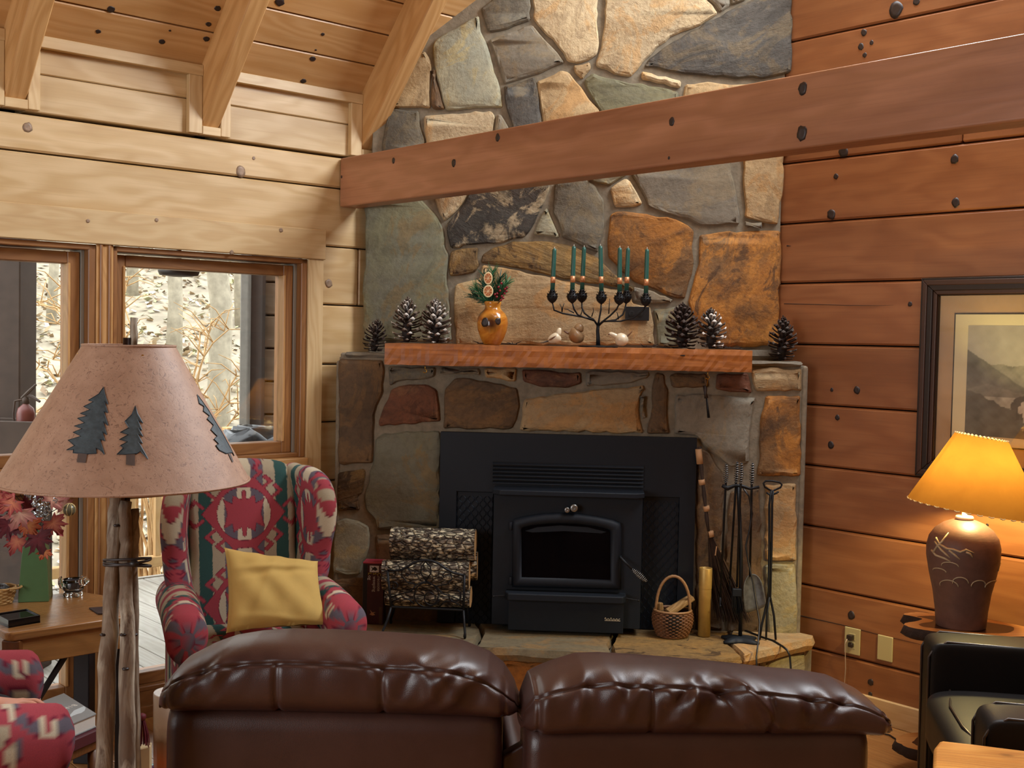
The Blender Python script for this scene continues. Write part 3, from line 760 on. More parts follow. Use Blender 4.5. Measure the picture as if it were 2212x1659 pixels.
wall_stones((-.30, 4.825), (.62, 4.785), .0, .28, [(0, .38, .0, .97, 'orange'), (.38, .72, .35, 1, 'brown'), (.38, .8, 0, .35, 'tan'), (.72, 1, .35, 1, 'brown'), (.8, 1, 0, .35, 'grey')], 600)
wall_stones((-1.15, 5.08), (-.62, 4.885), .0, .28, [(0, .5, 0, 1, 'brown'), (.5, 1, 0, 1, 'tan')], 620)
wall_stones((-.62, 4.885), (-.30, 4.825), .0, .28, [(0, 1, 0, 1, 'tan')], 630)
wall_stones((.62, 4.785), (1.02, 5.14), .0, .28, [(0, .45, .25, 1, 'tan'), (.45, 1, .4, 1, 'gg'), (0, .45, 0, .25, 'tan'), (.45, 1, 0, .4, 'pale')], 640)
# ================================================================== OUTSIDE THE WINDOWS
M['deck'] = wood('deck_board', '#a7a298', '#9b968b', '#807a6e', 8, .7, .1, False, .4, spec=.2)
M['railwood'] = wood('rail_cedar', '#c9a677', '#bd9866', '#a27b4c', 8, .7, .1, False, .4, spec=.2)
M['soil'] = plain('forest_floor', '#a59a86', .95, var=.35, scale=3, spec=.1)
M['grassy'] = plain('yard_ground', '#b9b48e', .95, var=.3, scale=1.2, spec=.1)
M['bark'] = plain('grey_bark', '#a39a86', .9, var=.35, scale=9, bumps=.5, spec=.1)
M['twig'] = plain('pale_twig', '#cda878', .8, var=.25, scale=12, spec=.1)
deck = structure('deck_floor', MB(ML).box(-2, 9, -2.86, -.21, -.22, -.10), M['gap'])
for i in range(58):
    s = -.6 + i * .146
    plank('deck_board', ML, s, s + .139, -2.86, -.21, -.09, -.058, M['deck'], deck, Nx, .003)
plank('deck_edge', ML, -2, 9, -2.90, -2.862, -.28, -.05, M['deck'], deck, Lx, .003)
rail = thing('deck_railing', 'cedar railing with square balusters along the far edge of the deck', 'railing', LW(3.2, -2.8, -.05))
obj('bottom_rail', MB(ML).box(-1.5, 3.95, -2.84, -2.77, .03, .10), M['railwood'], rail, grain=Lx, bev=(.004, 1))
obj('top_rail', MB(ML).box(-1.5, 3.95, -2.87, -2.74, .86, .90), M['railwood'], rail, grain=Lx, bev=(.004, 1))
for i in range(30):
    s = -1.42 + i * .185
    obj('baluster', MB(ML).box(s, s + .04, -2.825, -2.785, .10, .86), M['railwood'], rail, grain=zz)
for s in (-.9, 1.55, 3.9):
    obj('post', MB(ML).box(s, s + .09, -2.85, -2.76, -.09, .95), M['railwood'], rail, grain=zz, bev=(.004, 1))
# porch wing with squared logs, seen through the casement
M['outlog'] = wood('shaded_log', '#7a6450', '#6d5845', '#564434', 8, .7, .14, False, .4, spec=.2)  # log colour darkened to hold the shade on the porch wing
wx = structure('wall_outer', MB().box(-2.06, 1.2, 7.49, 7.7, -.3, 3.2), M['gap'])
for i in range(15):
    z = -.2 + i * .2145
    obj('log', MB().box(-2.05, 1.2, 7.44, 7.6, z + .006, z + .2085), M['outlog'], wx, grain=(1, 0, 0), bev=(.006, 1))
structure('trim_11', MB().box(-2.115, -2.04, 7.36, 7.52, -.3, 3.2), plain('dark_post', '#3f3229', .7, var=.2), grain=zz, bev=(.006, 1))
structure('trim_12', MB().box(-2.165, -2.112, 7.30, 7.50, -.3, 3.2), plain('grey_post', '#7f7a70', .7, var=.2), grain=zz, bev=(.006, 1))
# porch light on a bracket
pl = thing('porch_light', 'dark round porch light hanging above the deck outside the window', 'light', LW(2.52, -.66, 1.9))
c = LW(2.52, -.66, 0)
obj('lamp_shade', MB().lathe([(.02, 1.935), (.085, 1.925), (.098, 1.905), (.09, 1.885), (.03, 1.878)], 20, (c[0], c[1], 0)), plain('black_iron_out', '#15110d', .5), pl, smooth=True)
q = LW(2.52, -.16, 2.16)
obj('bracket', MB().tube([(c[0], c[1], 1.93), (c[0], c[1], 2.12), (c[0] + (q[0] - c[0]) * .2, c[1] + (q[1] - c[1]) * .2, 2.16), q], .012, 8), plain('black_iron_stem', '#15110d', .5), pl)
# dark porch post and cabinet beside the left casement, fire extinguisher and covered grill
M['darkpost'] = plain('porch_dark', '#4a3c33', .75, var=.25, scale=14)
post = obj('porch_post', MB().box(-2.98, -2.775, 5.62, 5.80, -.06, 2.12), M['darkpost'], grain=zz, bev=(.006, 1))
rebase(post, (-2.88, 5.71, -.058)); tag(post, 'dark brown square porch post outside the narrow casement', 'post')
cab = thing('outdoor_cabinet', 'dark brown wooden bin on the deck in front of the porch post', 'cabinet', (-2.78, 5.5, -.058))
for b in ((-3.02, -2.60, 5.40, 5.42, -.057, 1.17), (-3.02, -2.60, 5.59, 5.61, -.057, 1.17), (-3.02, -3.0, 5.42, 5.59, -.057, 1.17), (-2.62, -2.60, 5.42, 5.59, -.057, 1.17)):
    obj('side_panel', MB().box(*b), M['darkpost'], cab, grain=zz, bev=(.003, 1))
obj('shelf', MB().box(-3.0, -2.62, 5.42, 5.59, 1.0, 1.02), M['darkpost'], cab)
ext = thing('fire_extinguisher', 'small faded red fire extinguisher standing in the dark outdoor bin', 'extinguisher', (-2.685, 5.5, 1.02))
M['extred'] = plain('faded_red', '#6e352e', .4)
obj('cylinder', MB().lathe([(.036, 1.02), (.043, 1.03), (.043, 1.20), (.036, 1.228), (.016, 1.245), (.014, 1.255)], 18, (-2.685, 5.5, 0)), M['extred'], ext, smooth=True)
vb = obj('valve', MB().lathe([(.017, 1.25), (.017, 1.275), (.011, 1.28), (.011, 1.295)], 12, (-2.685, 5.5, 0)), M['darkpost'], ext, smooth=True)
obj('lever', MB().tube([(-2.705, 5.5, 1.275), (-2.67, 5.49, 1.305), (-2.625, 5.48, 1.345)], [.008, .009, .006], 6), M['darkpost'], ext)
obj('carry_handle', MB().tube([(-2.69, 5.5, 1.29), (-2.65, 5.49, 1.285), (-2.605, 5.48, 1.262)], [.008, .009, .006], 6), M['darkpost'], ext)
obj('hose', MB().tube([(-2.70, 5.5, 1.27), (-2.735, 5.49, 1.262), (-2.742, 5.49, 1.20), (-2.735, 5.49, 1.12)], .006, 6), M['darkpost'], ext)
# covered grill: one crumpled black sheet over a boxy body
gk = MB(); NU, NV = 40, 26; V = np.zeros((NU, NV, 3))
for i in range(NU):
    for j in range(NV):
        a = 2 * math.pi * i / NU; t = j / (NV - 1)
        k = min(1, 3.2 * (1 - t)) ** .45
        q = (abs(math.cos(a)) ** 5 + abs(math.sin(a)) ** 5) ** (-.2)
        cr = 1 + .03 * math.sin(7 * a + 9 * t) + .025 * math.sin(13 * a - 17 * t) + .02 * math.sin(23 * a + 31 * t * t)
        V[i, j] = (.36 * q * math.cos(a) * k * cr, .27 * q * math.sin(a) * k * cr, 1.16 * min(1, t * 1.25) + .05 * math.sin(5 * a) * t * (1 - t) * 4 * .4 + .02 * math.sin(11 * a + 6 * t))
gk.grid(V, closed_u=True)
gp = atD(585, 950, 5.85); gk.v[0] = gk.v[0] + np.array([gp[0] + .02, gp[1] + .25, -.055])
gk.v[0][:, 2] = np.maximum(gk.v[0][:, 2], -.056)
gg = obj('covered_grill', gk, plain('black_plastic', '#161616', .22, spec=.6), smooth=True)
rebase(gg, (gp[0] + .02, gp[1] + .25, -.056)); tag(gg, 'grill under a crumpled shiny black plastic cover outside the casement', 'grill')
# yard and leaf covered hillside
def ground(s, u):
    d = np.maximum(0, -u - 5.0)
    return -.5 + .30 * d + .18 * np.sin(s * .7 + u * .4) * np.minimum(1, d / 3) + .07 * np.sin(s * 2.1 - u * 1.7) * np.minimum(1, d / 3)
us = np.concatenate([np.linspace(-2.0, -16, 48), np.linspace(-17, -48, 16)]); ss = np.linspace(-16, 40, 80)
V = np.array([[LW(s, u, float(ground(s, u))) for u in us] for s in ss])
structure('ground', MB().grid(V), M['soil'], smooth=True)
rs = np.random.RandomState(5)
nL = 15000
s_ = rs.uniform(-1.0, 15, nL); d_ = 3.2 + 17 * rs.rand(nL) ** 1.2; z_ = ground(s_, -d_)
b_ = s_[:, None] * Lx + (LD - d_)[:, None] * Nx; b_[:, 2] = z_ + .01
an = rs.uniform(0, 6.28, nL); sz = rs.uniform(.035, .085, nL); tl = rs.uniform(-.7, .7, (nL, 2))
e1 = np.stack([np.cos(an), np.sin(an), tl[:, 0]], 1) * sz[:, None]; e2 = np.stack([-np.sin(an), np.cos(an), tl[:, 1]], 1) * (sz * .6)[:, None]
up_ = np.array([0, 0, 1.0]) * sz[:, None] * .5
LV = np.stack([b_ - e1, b_ - e2 + up_ * .4, b_ + e1 + up_, b_ + e2 + up_ * .4], 1).reshape(-1, 3)
cols = np.array([rgb(h)[:3] for h in ('#b59f80', '#9a8465', '#c9bda6', '#84705a', '#d6ccb8', '#a3a07a')])
lc = cols[rs.randint(0, 6, nL)].repeat(4, 0)
lm = MB(); lm.add(LV, [(4 * i, 4 * i + 1, 4 * i + 2, 4 * i + 3) for i in range(nL)], np.concatenate([lc, np.ones((len(lc), 1))], 1))
lo = obj('leaf_litter', lm, colattr('fallen_leaf', .8, weave=False), fix=False, kind='stuff')
lo['label'] = 'fallen brown leaves covering the hillside'
# trees
tl_ = [(375, 15.5, .10, 'slender grey tree trunk, middle of the wide casement view'), (468, 12.5, .13, 'thick pale tree trunk towards the log wing'), (110, 17, .07, 'thin grey tree trunk in the narrow casement'),
       (285, 19, .09, 'distant grey tree trunk behind the bare shrub'), (520, 18, .08, 'distant thin trunk next to the dark porch corner'), (60, 22, .18, 'far tree trunk beside the dark porch post')]
for k, (px, d, r, lab) in enumerate(tl_):
    p = atD(px, 700, d); s, u = p @ Lx, p @ Nx - LD; z0 = float(ground(np.array(s), np.array(u)))
    t = thing('tree', lab, 'tree', (p[0], p[1], z0))
    q = random.Random(k)
    pts = [np.array([p[0] + q.uniform(-.05, .05) * i, p[1], z0 - .05 + i * .9]) for i in range(8)]
    obj('trunk', MB().tube(pts, [r * (1.15 if i == 0 else 1 - .05 * i) for i in range(8)], 10), M['bark'], t, smooth=True)
    for j in range(4):
        i = 3 + j; a = q.uniform(0, 6.28); b = pts[i]
        obj('branch', MB().tube([b, b + np.array([math.cos(a) * .7, math.sin(a) * .7, .5]), b + np.array([math.cos(a) * 1.5, math.sin(a) * 1.5, .7])], [r * .35, r * .2, .01], 6), M['bark'], t, smooth=True)
# the bare arching shrub close to the railing
bp = atD(330, 742, 8.6); bs, bu = bp @ Lx, bp @ Nx - LD; bz = float(ground(np.array(bs), np.array(bu)))
shrub = thing('bare_shrub', 'leafless arching shrub with pale tangled stems beyond the railing', 'shrub', (bp[0], bp[1], bz))
q = random.Random(12)
for i in range(22):
    a = q.uniform(-1.0, 1.0); b = q.uniform(-.4, .4); h = q.uniform(1.5, 2.7)
    pts = []; sx = q.uniform(.35, 1.15) * (1 if q.random() < .5 else -1)
    ph = q.uniform(0, 6)
    for j in range(12):
        t = j / 11
        w = .07 * math.sin(ph + 9 * t)
        pts.append(np.array([bp[0] + sx * t ** 1.4 * .95 + w, bp[1] + b * t, bz + h * (1 - (1 - t) ** 1.7) - .35 * abs(sx) * t ** 3 + .06 * math.sin(ph * 2 + 13 * t)]))
    m = MB(); m.tube(pts, [.014 - .010 * j / 11 for j in range(12)], 5)
    for j in range(5, 12):
        for _ in range(2):
            c0 = pts[j]; e = np.array([q.uniform(-.28, .28), q.uniform(-.2, .2), q.uniform(-.05, .22)])
            m.tube([c0, c0 + e * .5 + np.array([0, 0, .04]), c0 + e], [.005, .004, .002], 4)
    obj('stem', m, M['twig'], shrub, smooth=True)
# ================================================================== MANTEL, STOVE, HEARTH TOOLS
M['iron'] = plain('black_iron', '#14161a', .5, .3, spec=.4)
M['stove'] = plain('stove_black', '#0c141e', .55, .0, var=.12, scale=40, spec=.35)
M['stove2'] = plain('stove_charcoal', '#131a23', .6, .0, var=.15, scale=50, spec=.3)
M['stoveglass'] = plain('stove_glass', '#0a080a', .08, spec=.25)
M['steel'] = plain('dull_steel', '#8d8d8b', .35, .9)
M['brass'] = plain('old_brass', '#c79a3c', .28, 1.0)
M['tubegold'] = plain('gold_paper', '#c9a45a', .45, .4, var=.2, scale=14)
def text_mesh(txt, size, T, depth=.0006, align='LEFT', spacing=1.0):
    cu = bpy.data.curves.new('t', 'FONT'); cu.body, cu.size, cu.extrude, cu.align_x, cu.space_character = txt, size, depth, align, spacing
    cu.resolution_u = 3
    o = bpy.data.objects.new('t', cu); COLL.objects.link(o)
    dg = bpy.context.evaluated_depsgraph_get(); me = bpy.data.meshes.new_from_object(o.evaluated_get(dg))
    vs = np.array([v.co for v in me.vertices]); fs = [tuple(p.vertices) for p in me.polygons]
    bpy.data.objects.remove(o); bpy.data.curves.remove(cu); bpy.data.meshes.remove(me)
    vs = vs @ T[:3, :3].T + T[:3, 3]
    return vs, fs
def frame_T(o, ex, ey):
    ex, ey = np.array(ex, float), np.array(ey, float); T = np.eye(4); T[:3, 0], T[:3, 1], T[:3, 2], T[:3, 3] = ex, ey, np.cross(ex, ey), o
    return T
# ---- the mantel beam with its two brass cup hooks
MZ0, MZ1, MY = 1.492, 1.584, 4.985
mt = thing('mantel_shelf', 'rough sawn reddish cedar mantel beam set into the stone chimney', 'mantel', (-.05, 5.2, MZ0))
V = []
xs = np.linspace(-.842, .732, 90); prof = [(MY, MZ0), (MY - .001, MZ0 + .02), (MY + .001, MZ0 + .045), (MY - .001, MZ0 + .07), (MY + .003, MZ1), (5.2, MZ1), (5.415, MZ1), (5.415, MZ0), (5.2, MZ0)]
rs = np.random.RandomState(3)
for i, x in enumerate(xs):
    V.append([(x, y + (rs.uniform(-.0022, .0022) if k < 5 else 0), z + (rs.uniform(-.0015, .001) if k in (0, 4) else 0)) for k, (y, z) in enumerate(prof)])
m = MB().grid(np.array(V), closed_v=True); n9 = len(prof)
m.f.append(tuple(range(n9))); m.f.append(tuple((89 * n9 + k) for k in range(n9 - 1, -1, -1)))
obj('beam_body', m, M['mantel'], mt, seed=5)
for px, py, a, b in ((1474, 768, .022, .006),):
    p = atY(px, py, MY); obj('knot_hole', MB().lathe([(.0, -.004), (.009, -.004), (.009, .0015), (.0, .0015)], 10, (0, 0, 0), T=None) if False else MB().box(p[0] - a / 2, p[0] + a / 2, MY - .003, MY + .01, p[2] - b / 2, p[2] + b / 2), M['gap'], mt, bev=(.002, 1))
for px in (918, 1529):
    x = atY(px, 800, 5.02)[0]
    pts = [(x, 5.02, MZ0 + .004), (x, 5.02, MZ0 - .018)] + [(x + .008 * math.sin(t), 5.02, MZ0 - .026 + .008 * math.cos(t)) for t in np.linspace(0, 4.4, 9)]
    obj('cup_hook', MB().tube(pts, .0018, 6), M['brass'], mt, smooth=True)
# small dark tool hanging from the second hook
hx = atY(1529, 840, 5.02)[0]
ht = thing('hanging_hearth_brush', 'short dark wooden handled hearth brush hanging from a brass hook under the mantel', 'brush', (hx, 5.03, 1.30))
obj('cord_loop', MB().tube([(hx, 5.02, MZ0 - .03), (hx - .003, 5.03, MZ0 - .06), (hx - .006, 5.035, 1.425)], .0015, 5), M['brass'], ht)
p0, p1, p2, p3 = [atY(x, y, 5.04) for x, y in ((1523, 833), (1524, 850), (1526, 860), (1531, 902))]
obj('handle', MB().tube([p0, p1, p2], [.010, .006, .009], 8), plain('dark_walnut', '#2b1d18', .5), ht, smooth=True)
obj('blade', MB().tube([p2, p2 * .5 + p3 * .5, p3], [.009, .014, .018], 8, flat=.35), M['iron'], ht, smooth=True)

# ---- stove insert
si = thing('stove_insert', 'black steel wood stove insert with arched glass door set in the stone surround', 'stove', (-.045, 5.2, HZ))
def sx(px, py=1150, y=5.165): return atY(px, py, y)[0]
def sz(py, px=1220, y=5.165): return atY(px, py, y)[2]
XL, XR, ZT = -.614, .527, 1.192
zh = sz(1061, 960)
obj('surround_panel', MB().prism([(XL, HZ + .003), (XL, ZT), (XR, ZT), (XR, HZ + .003), (sx(1466), HZ + .003), (sx(1466), zh), (sx(985), zh), (sx(985), HZ + .003)], 5.165, 5.186, 1), M['stove'], si, bev=(.003, 2))
for (a, b) in ((985, 1063), (1388, 1466)):
    obj('side_panel', MB().box(sx(a), sx(b), 5.178, 5.186, HZ + .003, zh), M['stove'], si)
    m = MB(); x0, x1 = sx(a), sx(b); nc = 9; dx = (x1 - x0) / nc; dz = .0105; nr = int((zh - HZ) / dz)
    for k in range(nc + 1):
        pts = [(min(max(x0 + k * dx + (dx * .28 if ((j // 2) + k) % 2 else -dx * .28), x0), x1), 5.173, HZ + .004 + j * dz * .98) for j in range(nr)]
        m.tube(pts, .0012, 4, cap=False)
    obj('wire_mesh', m, plain('mesh_wire', '#27303c', .4, .5), si, kind='stuff')
lx0, lx1 = sx(1062), sx(1387); lz0, lz1 = sz(1048, 1224), sz(1003, 1224)
obj('louver_recess', MB().box(lx0, lx1, 5.163, 5.1665, lz0 - .004, lz1 + .004), M['gap'], si)
for k in range(6):
    z = lz0 + (lz1 - lz0) * k / 5.5
    obj('louver', MB().hexa([(lx0, 5.152, z), (lx1, 5.152, z), (lx1, 5.164, z + .010), (lx0, 5.164, z + .010)], [(lx0, 5.154, z + .003), (lx1, 5.154, z + .003), (lx1, 5.166, z + .013), (lx0, 5.166, z + .013)]), M['stove2'], si)
YB = 5.06
def bx_(a, b): return atY(a, 1200, YB)[0], atY(b, 1200, YB)[0]
b0, b1 = bx_(1064, 1386); zt = atY(1225, 1070, YB)[2]
obj('firebox_body', MB().box(b0, b1, YB, 5.17, HZ + .03, zt), M['stove2'], si, bev=(.004, 2))
obj('top_ledge', MB().prism([(b0 - .004, YB - .02), (b0 + .03, YB - .045), (b1 - .03, YB - .045), (b1 + .006, YB - .02), (b1 + .006, 5.17), (b0 - .004, 5.17)], zt - .002, zt + .022, 2), M['stove2'], si, bev=(.005, 2))
YD = 5.035
def dp(px, py, y=YD): q = atY(px, py, y); return (q[0], q[2])
outer = [dp(1106, 1268), dp(1106, 1130), dp(1110, 1122), dp(1140, 1115), dp(1175, 1110), dp(1210, 1109), dp(1250, 1110), dp(1290, 1116), dp(1325, 1124), dp(1340, 1131), dp(1342, 1140), dp(1342, 1274)]
inner = [dp(1127, 1247), dp(1127, 1145), dp(1129, 1141), dp(1150, 1136), dp(1180, 1133), dp(1210, 1132), dp(1245, 1133), dp(1280, 1137), dp(1305, 1142), dp(1317, 1147), dp(1318, 1153), dp(1318, 1253)]
n = len(outer); m = MB()
vs = []; prof = [(0, .012, 0), (0, 0.0, .25), (0, -.012, .5), (0, -.008, .85), (0, .004, 1)]
for j, (_, dy, t) in enumerate([(0, .026, 0.0), (0, .004, 0.0), (0, -.010, .22), (0, -.012, .6), (0, -.004, .9), (0, .012, 1.0)]):
    for i in range(n):
        vs.append((outer[i][0] * (1 - t) + inner[i][0] * t, YD + dy, outer[i][1] * (1 - t) + inner[i][1] * t))
fs = [(j * n + i, j * n + (i + 1) % n, (j + 1) * n + (i + 1) % n, (j + 1) * n + i) for j in range(5) for i in range(n)]
door = obj('door', m.add(vs, fs), M['stove2'], si, smooth=True)
obj('glass', MB().prism(inner, YD + .008, YD + .014, 1), M['stoveglass'], door)
lip = [dp(1135, 1147), dp(1160, 1139), dp(1210, 1135), dp(1270, 1139), dp(1310, 1149), dp(1300, 1152), dp(1220, 1147), dp(1150, 1150)]
obj('air_wash_lip', MB().prism(lip, YD - .002, YD + .009, 1), M['stove2'], door)
for py in (1137, 1255):
    q = atY(1103, py, YD); obj('hinge', MB().lathe([(.008, -.017), (.009, -.015), (.009, .015), (.008, .017)], 10, (q[0], YD + .004, q[2])), M['stove2'], door, smooth=True)
h0, h1, h2 = atY(1340, 1204, YD - .015), atY(1366, 1230, YD - .04), atY(1397, 1256, YD - .06)
hd = obj('handle', MB().tube([h0 + np.array([0, .02, 0]), h0, h1], [.008, .006, .005], 8), M['iron'], door, smooth=True)
m = MB(); d = h2 - h1; L = np.linalg.norm(d); d /= L; a = np.cross(d, (0, 1, 0)); a /= np.linalg.norm(a); b = np.cross(d, a); pts = []
for i in range(130):
    t = i / 129; r = .004 + .009 * math.sin(math.pi * min(1, t * 1.02)) ** .8
    pts.append(h1 + d * L * t + r * (a * math.cos(t * 11 * 6.283) + b * math.sin(t * 11 * 6.283)))
m.tube(pts, .0016, 4); obj('spring_grip', m, M['steel'], hd, smooth=True)
for px, py, r in ((1240, 1097, .017), (1225, 1101, .012)):
    q = atY(px, py, YB - .03)
    T = frame_T(q, (1, 0, 0), (0, 0, 1)); m = MB(T); m.lathe([(r * .5, -.03), (r * .5, 0), (r, .002), (r, .012), (r * .8, .016), (r * .25, .013)], 16)
    obj('draft_knob', m, M['steel'], si, smooth=True)
s0, s1 = atY(1090, 1285, YB - .06)[0], atY(1353, 1290, YB - .06)[0]; zs_ = atY(1220, 1290, YB - .06)[2]
obj('ash_lip', MB().prism([(s0, YB - .05), (s0 + .015, YB - .085), (s1 - .015, YB - .085), (s1, YB - .05), (s1, YB + .01), (s0, YB + .01)], zs_ - .018, zs_ + .014, 2), M['stove2'], si, bev=(.006, 2))
q0, q1 = atY(1098, 1320, YB - .03)[0], atY(1347, 1320, YB - .03)[0]
bl = obj('blower_box', MB().box(q0, q1, YB - .04, 5.1, HZ + .018, zs_ - .016), M['stove2'], si, bev=(.003, 2))
m = MB(); x = atY(1306, 1339, YB - .04); pts = []
for i in range(40):
    t = i / 39; pts.append((x[0] + .066 * t, YB - .043, x[2] + .004 + .0055 * math.sin(t * 34) * (1.3 if t < .12 or .38 < t < .55 else .6)))
m.tube(pts, .0017, 5); m.box(x[0], x[0] + .068, YB - .0415, YB - .0395, x[2] - .004, x[2] - .0005)
obj('script_badge', m, plain('silver_badge', '#d8d6c8', .35, .6), bl)
for a, b in (((1066, 1288), (1092, 1286)), ((1350, 1292), (1379, 1297))):
    A, B = atY(*a, YB - .05), atY(*b, YB - .05)
    obj('damper_rod', MB().tube([A, B] if a[0] < 1200 else [A, B], .003, 6).lathe([(.004, -.004), (.006, 0), (.004, .004)], 8, A if a[0] < 1200 else B), M['iron'], si)

# ---- pine cones
def scale_mesh(tip):
    vs, c = [], []
    for j, (t, w, z) in enumerate(((0, .22, 0), (.35, .5, .06), (.7, .8, .16), (.92, .72, .28), (1.0, .3, .36))):
        for k in (-1, 0, 1):
            vs.append((t, k * w * .42, z + (.07 if k == 0 else 0)))
            c.append(np.array(rgb('#3a2c26')) * (1 - t ** 3) + np.array(tip) * t ** 3)
    vs += [(.95, 0, .18), (.5, 0, .02)]; c += [np.array(rgb('#2b211d'))] * 2
    fs = [(3 * j + k, 3 * j + k + 1, 3 * j + k + 4, 3 * j + k + 3) for j in range(4) for k in range(2)]
    fs += [(12, 13, 15), (13, 14, 15), (9, 12, 15), (14, 11, 15), (15, 9, 16), (11, 15, 16), (9, 6, 16), (11, 8, 16), (6, 3, 16), (8, 5, 16), (3, 0, 16), (5, 2, 16), (0, 1, 16), (1, 2, 16)]
    me = bpy.data.meshes.new('scale'); me.from_pydata(vs, [], fs)
    ca = me.color_attributes.new('Col', 'FLOAT_COLOR', 'POINT'); ca.data.foreach_set('color', np.array(c, np.float32).ravel())
    me.polygons.foreach_set('use_smooth', [True] * len(fs)); me.materials.append(M['cone'])
    return me
M['cone'] = colattr('pine_cone_scale', .7, weave=False)
SCALES = [scale_mesh(rgb(h)) for h in ('#efe3d6', '#8c7868', '#4a3a33', '#5d554e')]
def pine_cone(label, base, h, r, tips, lean=0.0, n=72, seed=0, skew=0):
    q = random.Random(seed)
    t = thing('pine_cone', label, 'pine cone', base, 'pine cones along the mantel')
    ax = np.array([math.sin(lean), 0, math.cos(lean)])
    B = np.array(base, float)
    obj('core', MB().tube([B + ax * .004, B + ax * h * .2, B + ax * h * .6, B + ax * h * .95], [r * .18, r * .34, r * .22, r * .05], 8), M['cone_core'], t, smooth=True)
    for i in range(n):
        f = (i + .5) / n; z = h * (.04 + .93 * f ** .93); a = i * 2.39996 + q.uniform(-.15, .15)
        rr = r * (math.sin(math.pi * min(1, (.16 + .84 * f) * .98)) ** .62 * (1.0 if f < .35 else 1 - .35 * (f - .35) / .65))
        el = -.25 + 1.35 * f ** 1.3 + q.uniform(-.12, .12)
        ln = max(rr, r * .24)
        X = np.array([math.cos(a) * math.cos(el), math.sin(a) * math.cos(el), math.sin(el)])
        Yv = np.array([-math.sin(a), math.cos(a), 0]); Z = np.cross(X, Yv)
        lit = (math.cos(a - skew) > .1 and q.random() < tips[1])  # scales facing one way take the paler tip colour
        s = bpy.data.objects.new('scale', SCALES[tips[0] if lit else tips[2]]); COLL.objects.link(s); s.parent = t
        mm = Matrix.Identity(4)
        for k in range(3): mm[k][0], mm[k][1], mm[k][2] = X[k] * ln, Yv[k] * ln * .62, Z[k] * ln * .8
        p = ax * z + X * r * .08
        mm[0][3], mm[1][3], mm[2][3] = p
        s.matrix_basis = mm
M['cone_core'] = plain('cone_core', '#241b17', .8)
pine_cone('small dark pine cone on the stone ledge next to the window wall', (-.945, 5.29, 1.5385), .145, .055, (1, .35, 2), .12, 60, 1, -1.2)
pine_cone('tall slim pine cone with pale tips, first on the mantel from the window', (-.775, 5.17, 1.5845), .195, .068, (0, .55, 1), .02, 76, 2, -1.5)
pine_cone('plump frosted pine cone on the mantel between a slim cone and the vase', (-.645, 5.17, 1.5845), .19, .072, (0, .85, 1), -.03, 80, 3, -.7)
pine_cone('tall blackish pine cone on the mantel, next to the candelabra', (.455, 5.20, 1.5845), .19, .078, (2, .5, 2), -.03, 80, 4, -1)
pine_cone('grey pine cone with some white tips leaning beside a taller dark cone', (.575, 5.12, 1.5845), .17, .066, (0, .6, 3), -.05, 72, 5, -1.6)
pine_cone('upright dark grey pine cone on the stone ledge by the picture wall', (.905, 5.27, 1.5385), .19, .066, (3, .6, 2), .01, 76, 6, -1)
# dark twigs lying along the mantel behind the cones
sp = thing('dried_sprig', 'thin dark dried sprig trailing along the mantel top from the candelabra', 'sprig', (.35, 5.17, 1.5845))
for x0, x1 in ((-.46, -.28), (.28, .40), (.60, .72)):
    m = MB(); q = random.Random(int(x0 * 100)); x = x0
    m.tube([(x0, 5.22, 1.59), ((x0 + x1) / 2, 5.20, 1.594), (x1, 5.19, 1.589)], .0022, 5)
    for i in range(9):
        c = np.array([q.uniform(x0, x1), 5.2, 1.592]); e = np.array([q.uniform(-.03, .03), q.uniform(-.025, .02), q.uniform(.0, .012)])
        m.tube([c, c + e], [.0025, .0008], 4)
    obj('twig', m, M['cone_core'], sp)

# ---- turned wooden vase with its winter posy
vx = (-.387, 5.12, MZ1 + .0005)
tv = NT('burl_wood'); g = tv.gc()
w1 = tv.noise(tv.scale(g, (10, 10, 14)), 1.0, 4, .6, 1.2); w2 = tv.vor(tv.scale(g, (9, 9, 9)), 1.0)
col = tv.mix(tv.ramp(w1, [(.4, (0, 0, 0)), (.6, (1, 1, 1))]), '#c98a35', '#a8621f')
col = tv.mix(tv.ramp(w2, [(.12, (1, 1, 1)), (.42, (0, 0, 0))]), col, '#4a2815')
M['burl'] = tv.done(col, .14, None, Specular_IOR_Level=.6)
vs_ = thing('wooden_vase', 'glossy turned burl wood vase with dark knots on the mantel', 'vase', vx)
obj('body', MB().lathe([(.0, 0), (.034, 0), (.038, .004), (.052, .03), (.065, .065), (.069, .095), (.066, .12), (.055, .14), (.041, .153), (.034, .163), (.034, .173), (.037, .181), (.038, .187), (.035, .192), (.030, .192), (.028, .18), (.028, .15), (.0, .12)], 36, vx, cap=False), M['burl'], vs_, smooth=True, seed=21)
for a, z, r in ((-2.0, .098, .021), (-1.13, .104, .016)):
    c = np.array([vx[0] + .0685 * math.cos(a), vx[1] + .0685 * math.sin(a), vx[2] + z]); nn = np.array([math.cos(a), math.sin(a), 0])
    knot_disc(vs_, c, nn, (0, 0, 1), r, 'knot', .8)
po = thing('winter_posy', 'posy of green pine sprigs with dried orange slices and red berries in the wooden vase', 'bouquet', (vx[0], vx[1], vx[2] + .16))
M['needle'] = plain('pine_needle', '#3f7a50', .5, var=.4, scale=60)
M['needle2'] = plain('pine_needle_dark', '#27563f', .5, var=.4, scale=60)
top = np.array([vx[0], vx[1], vx[2] + .17])
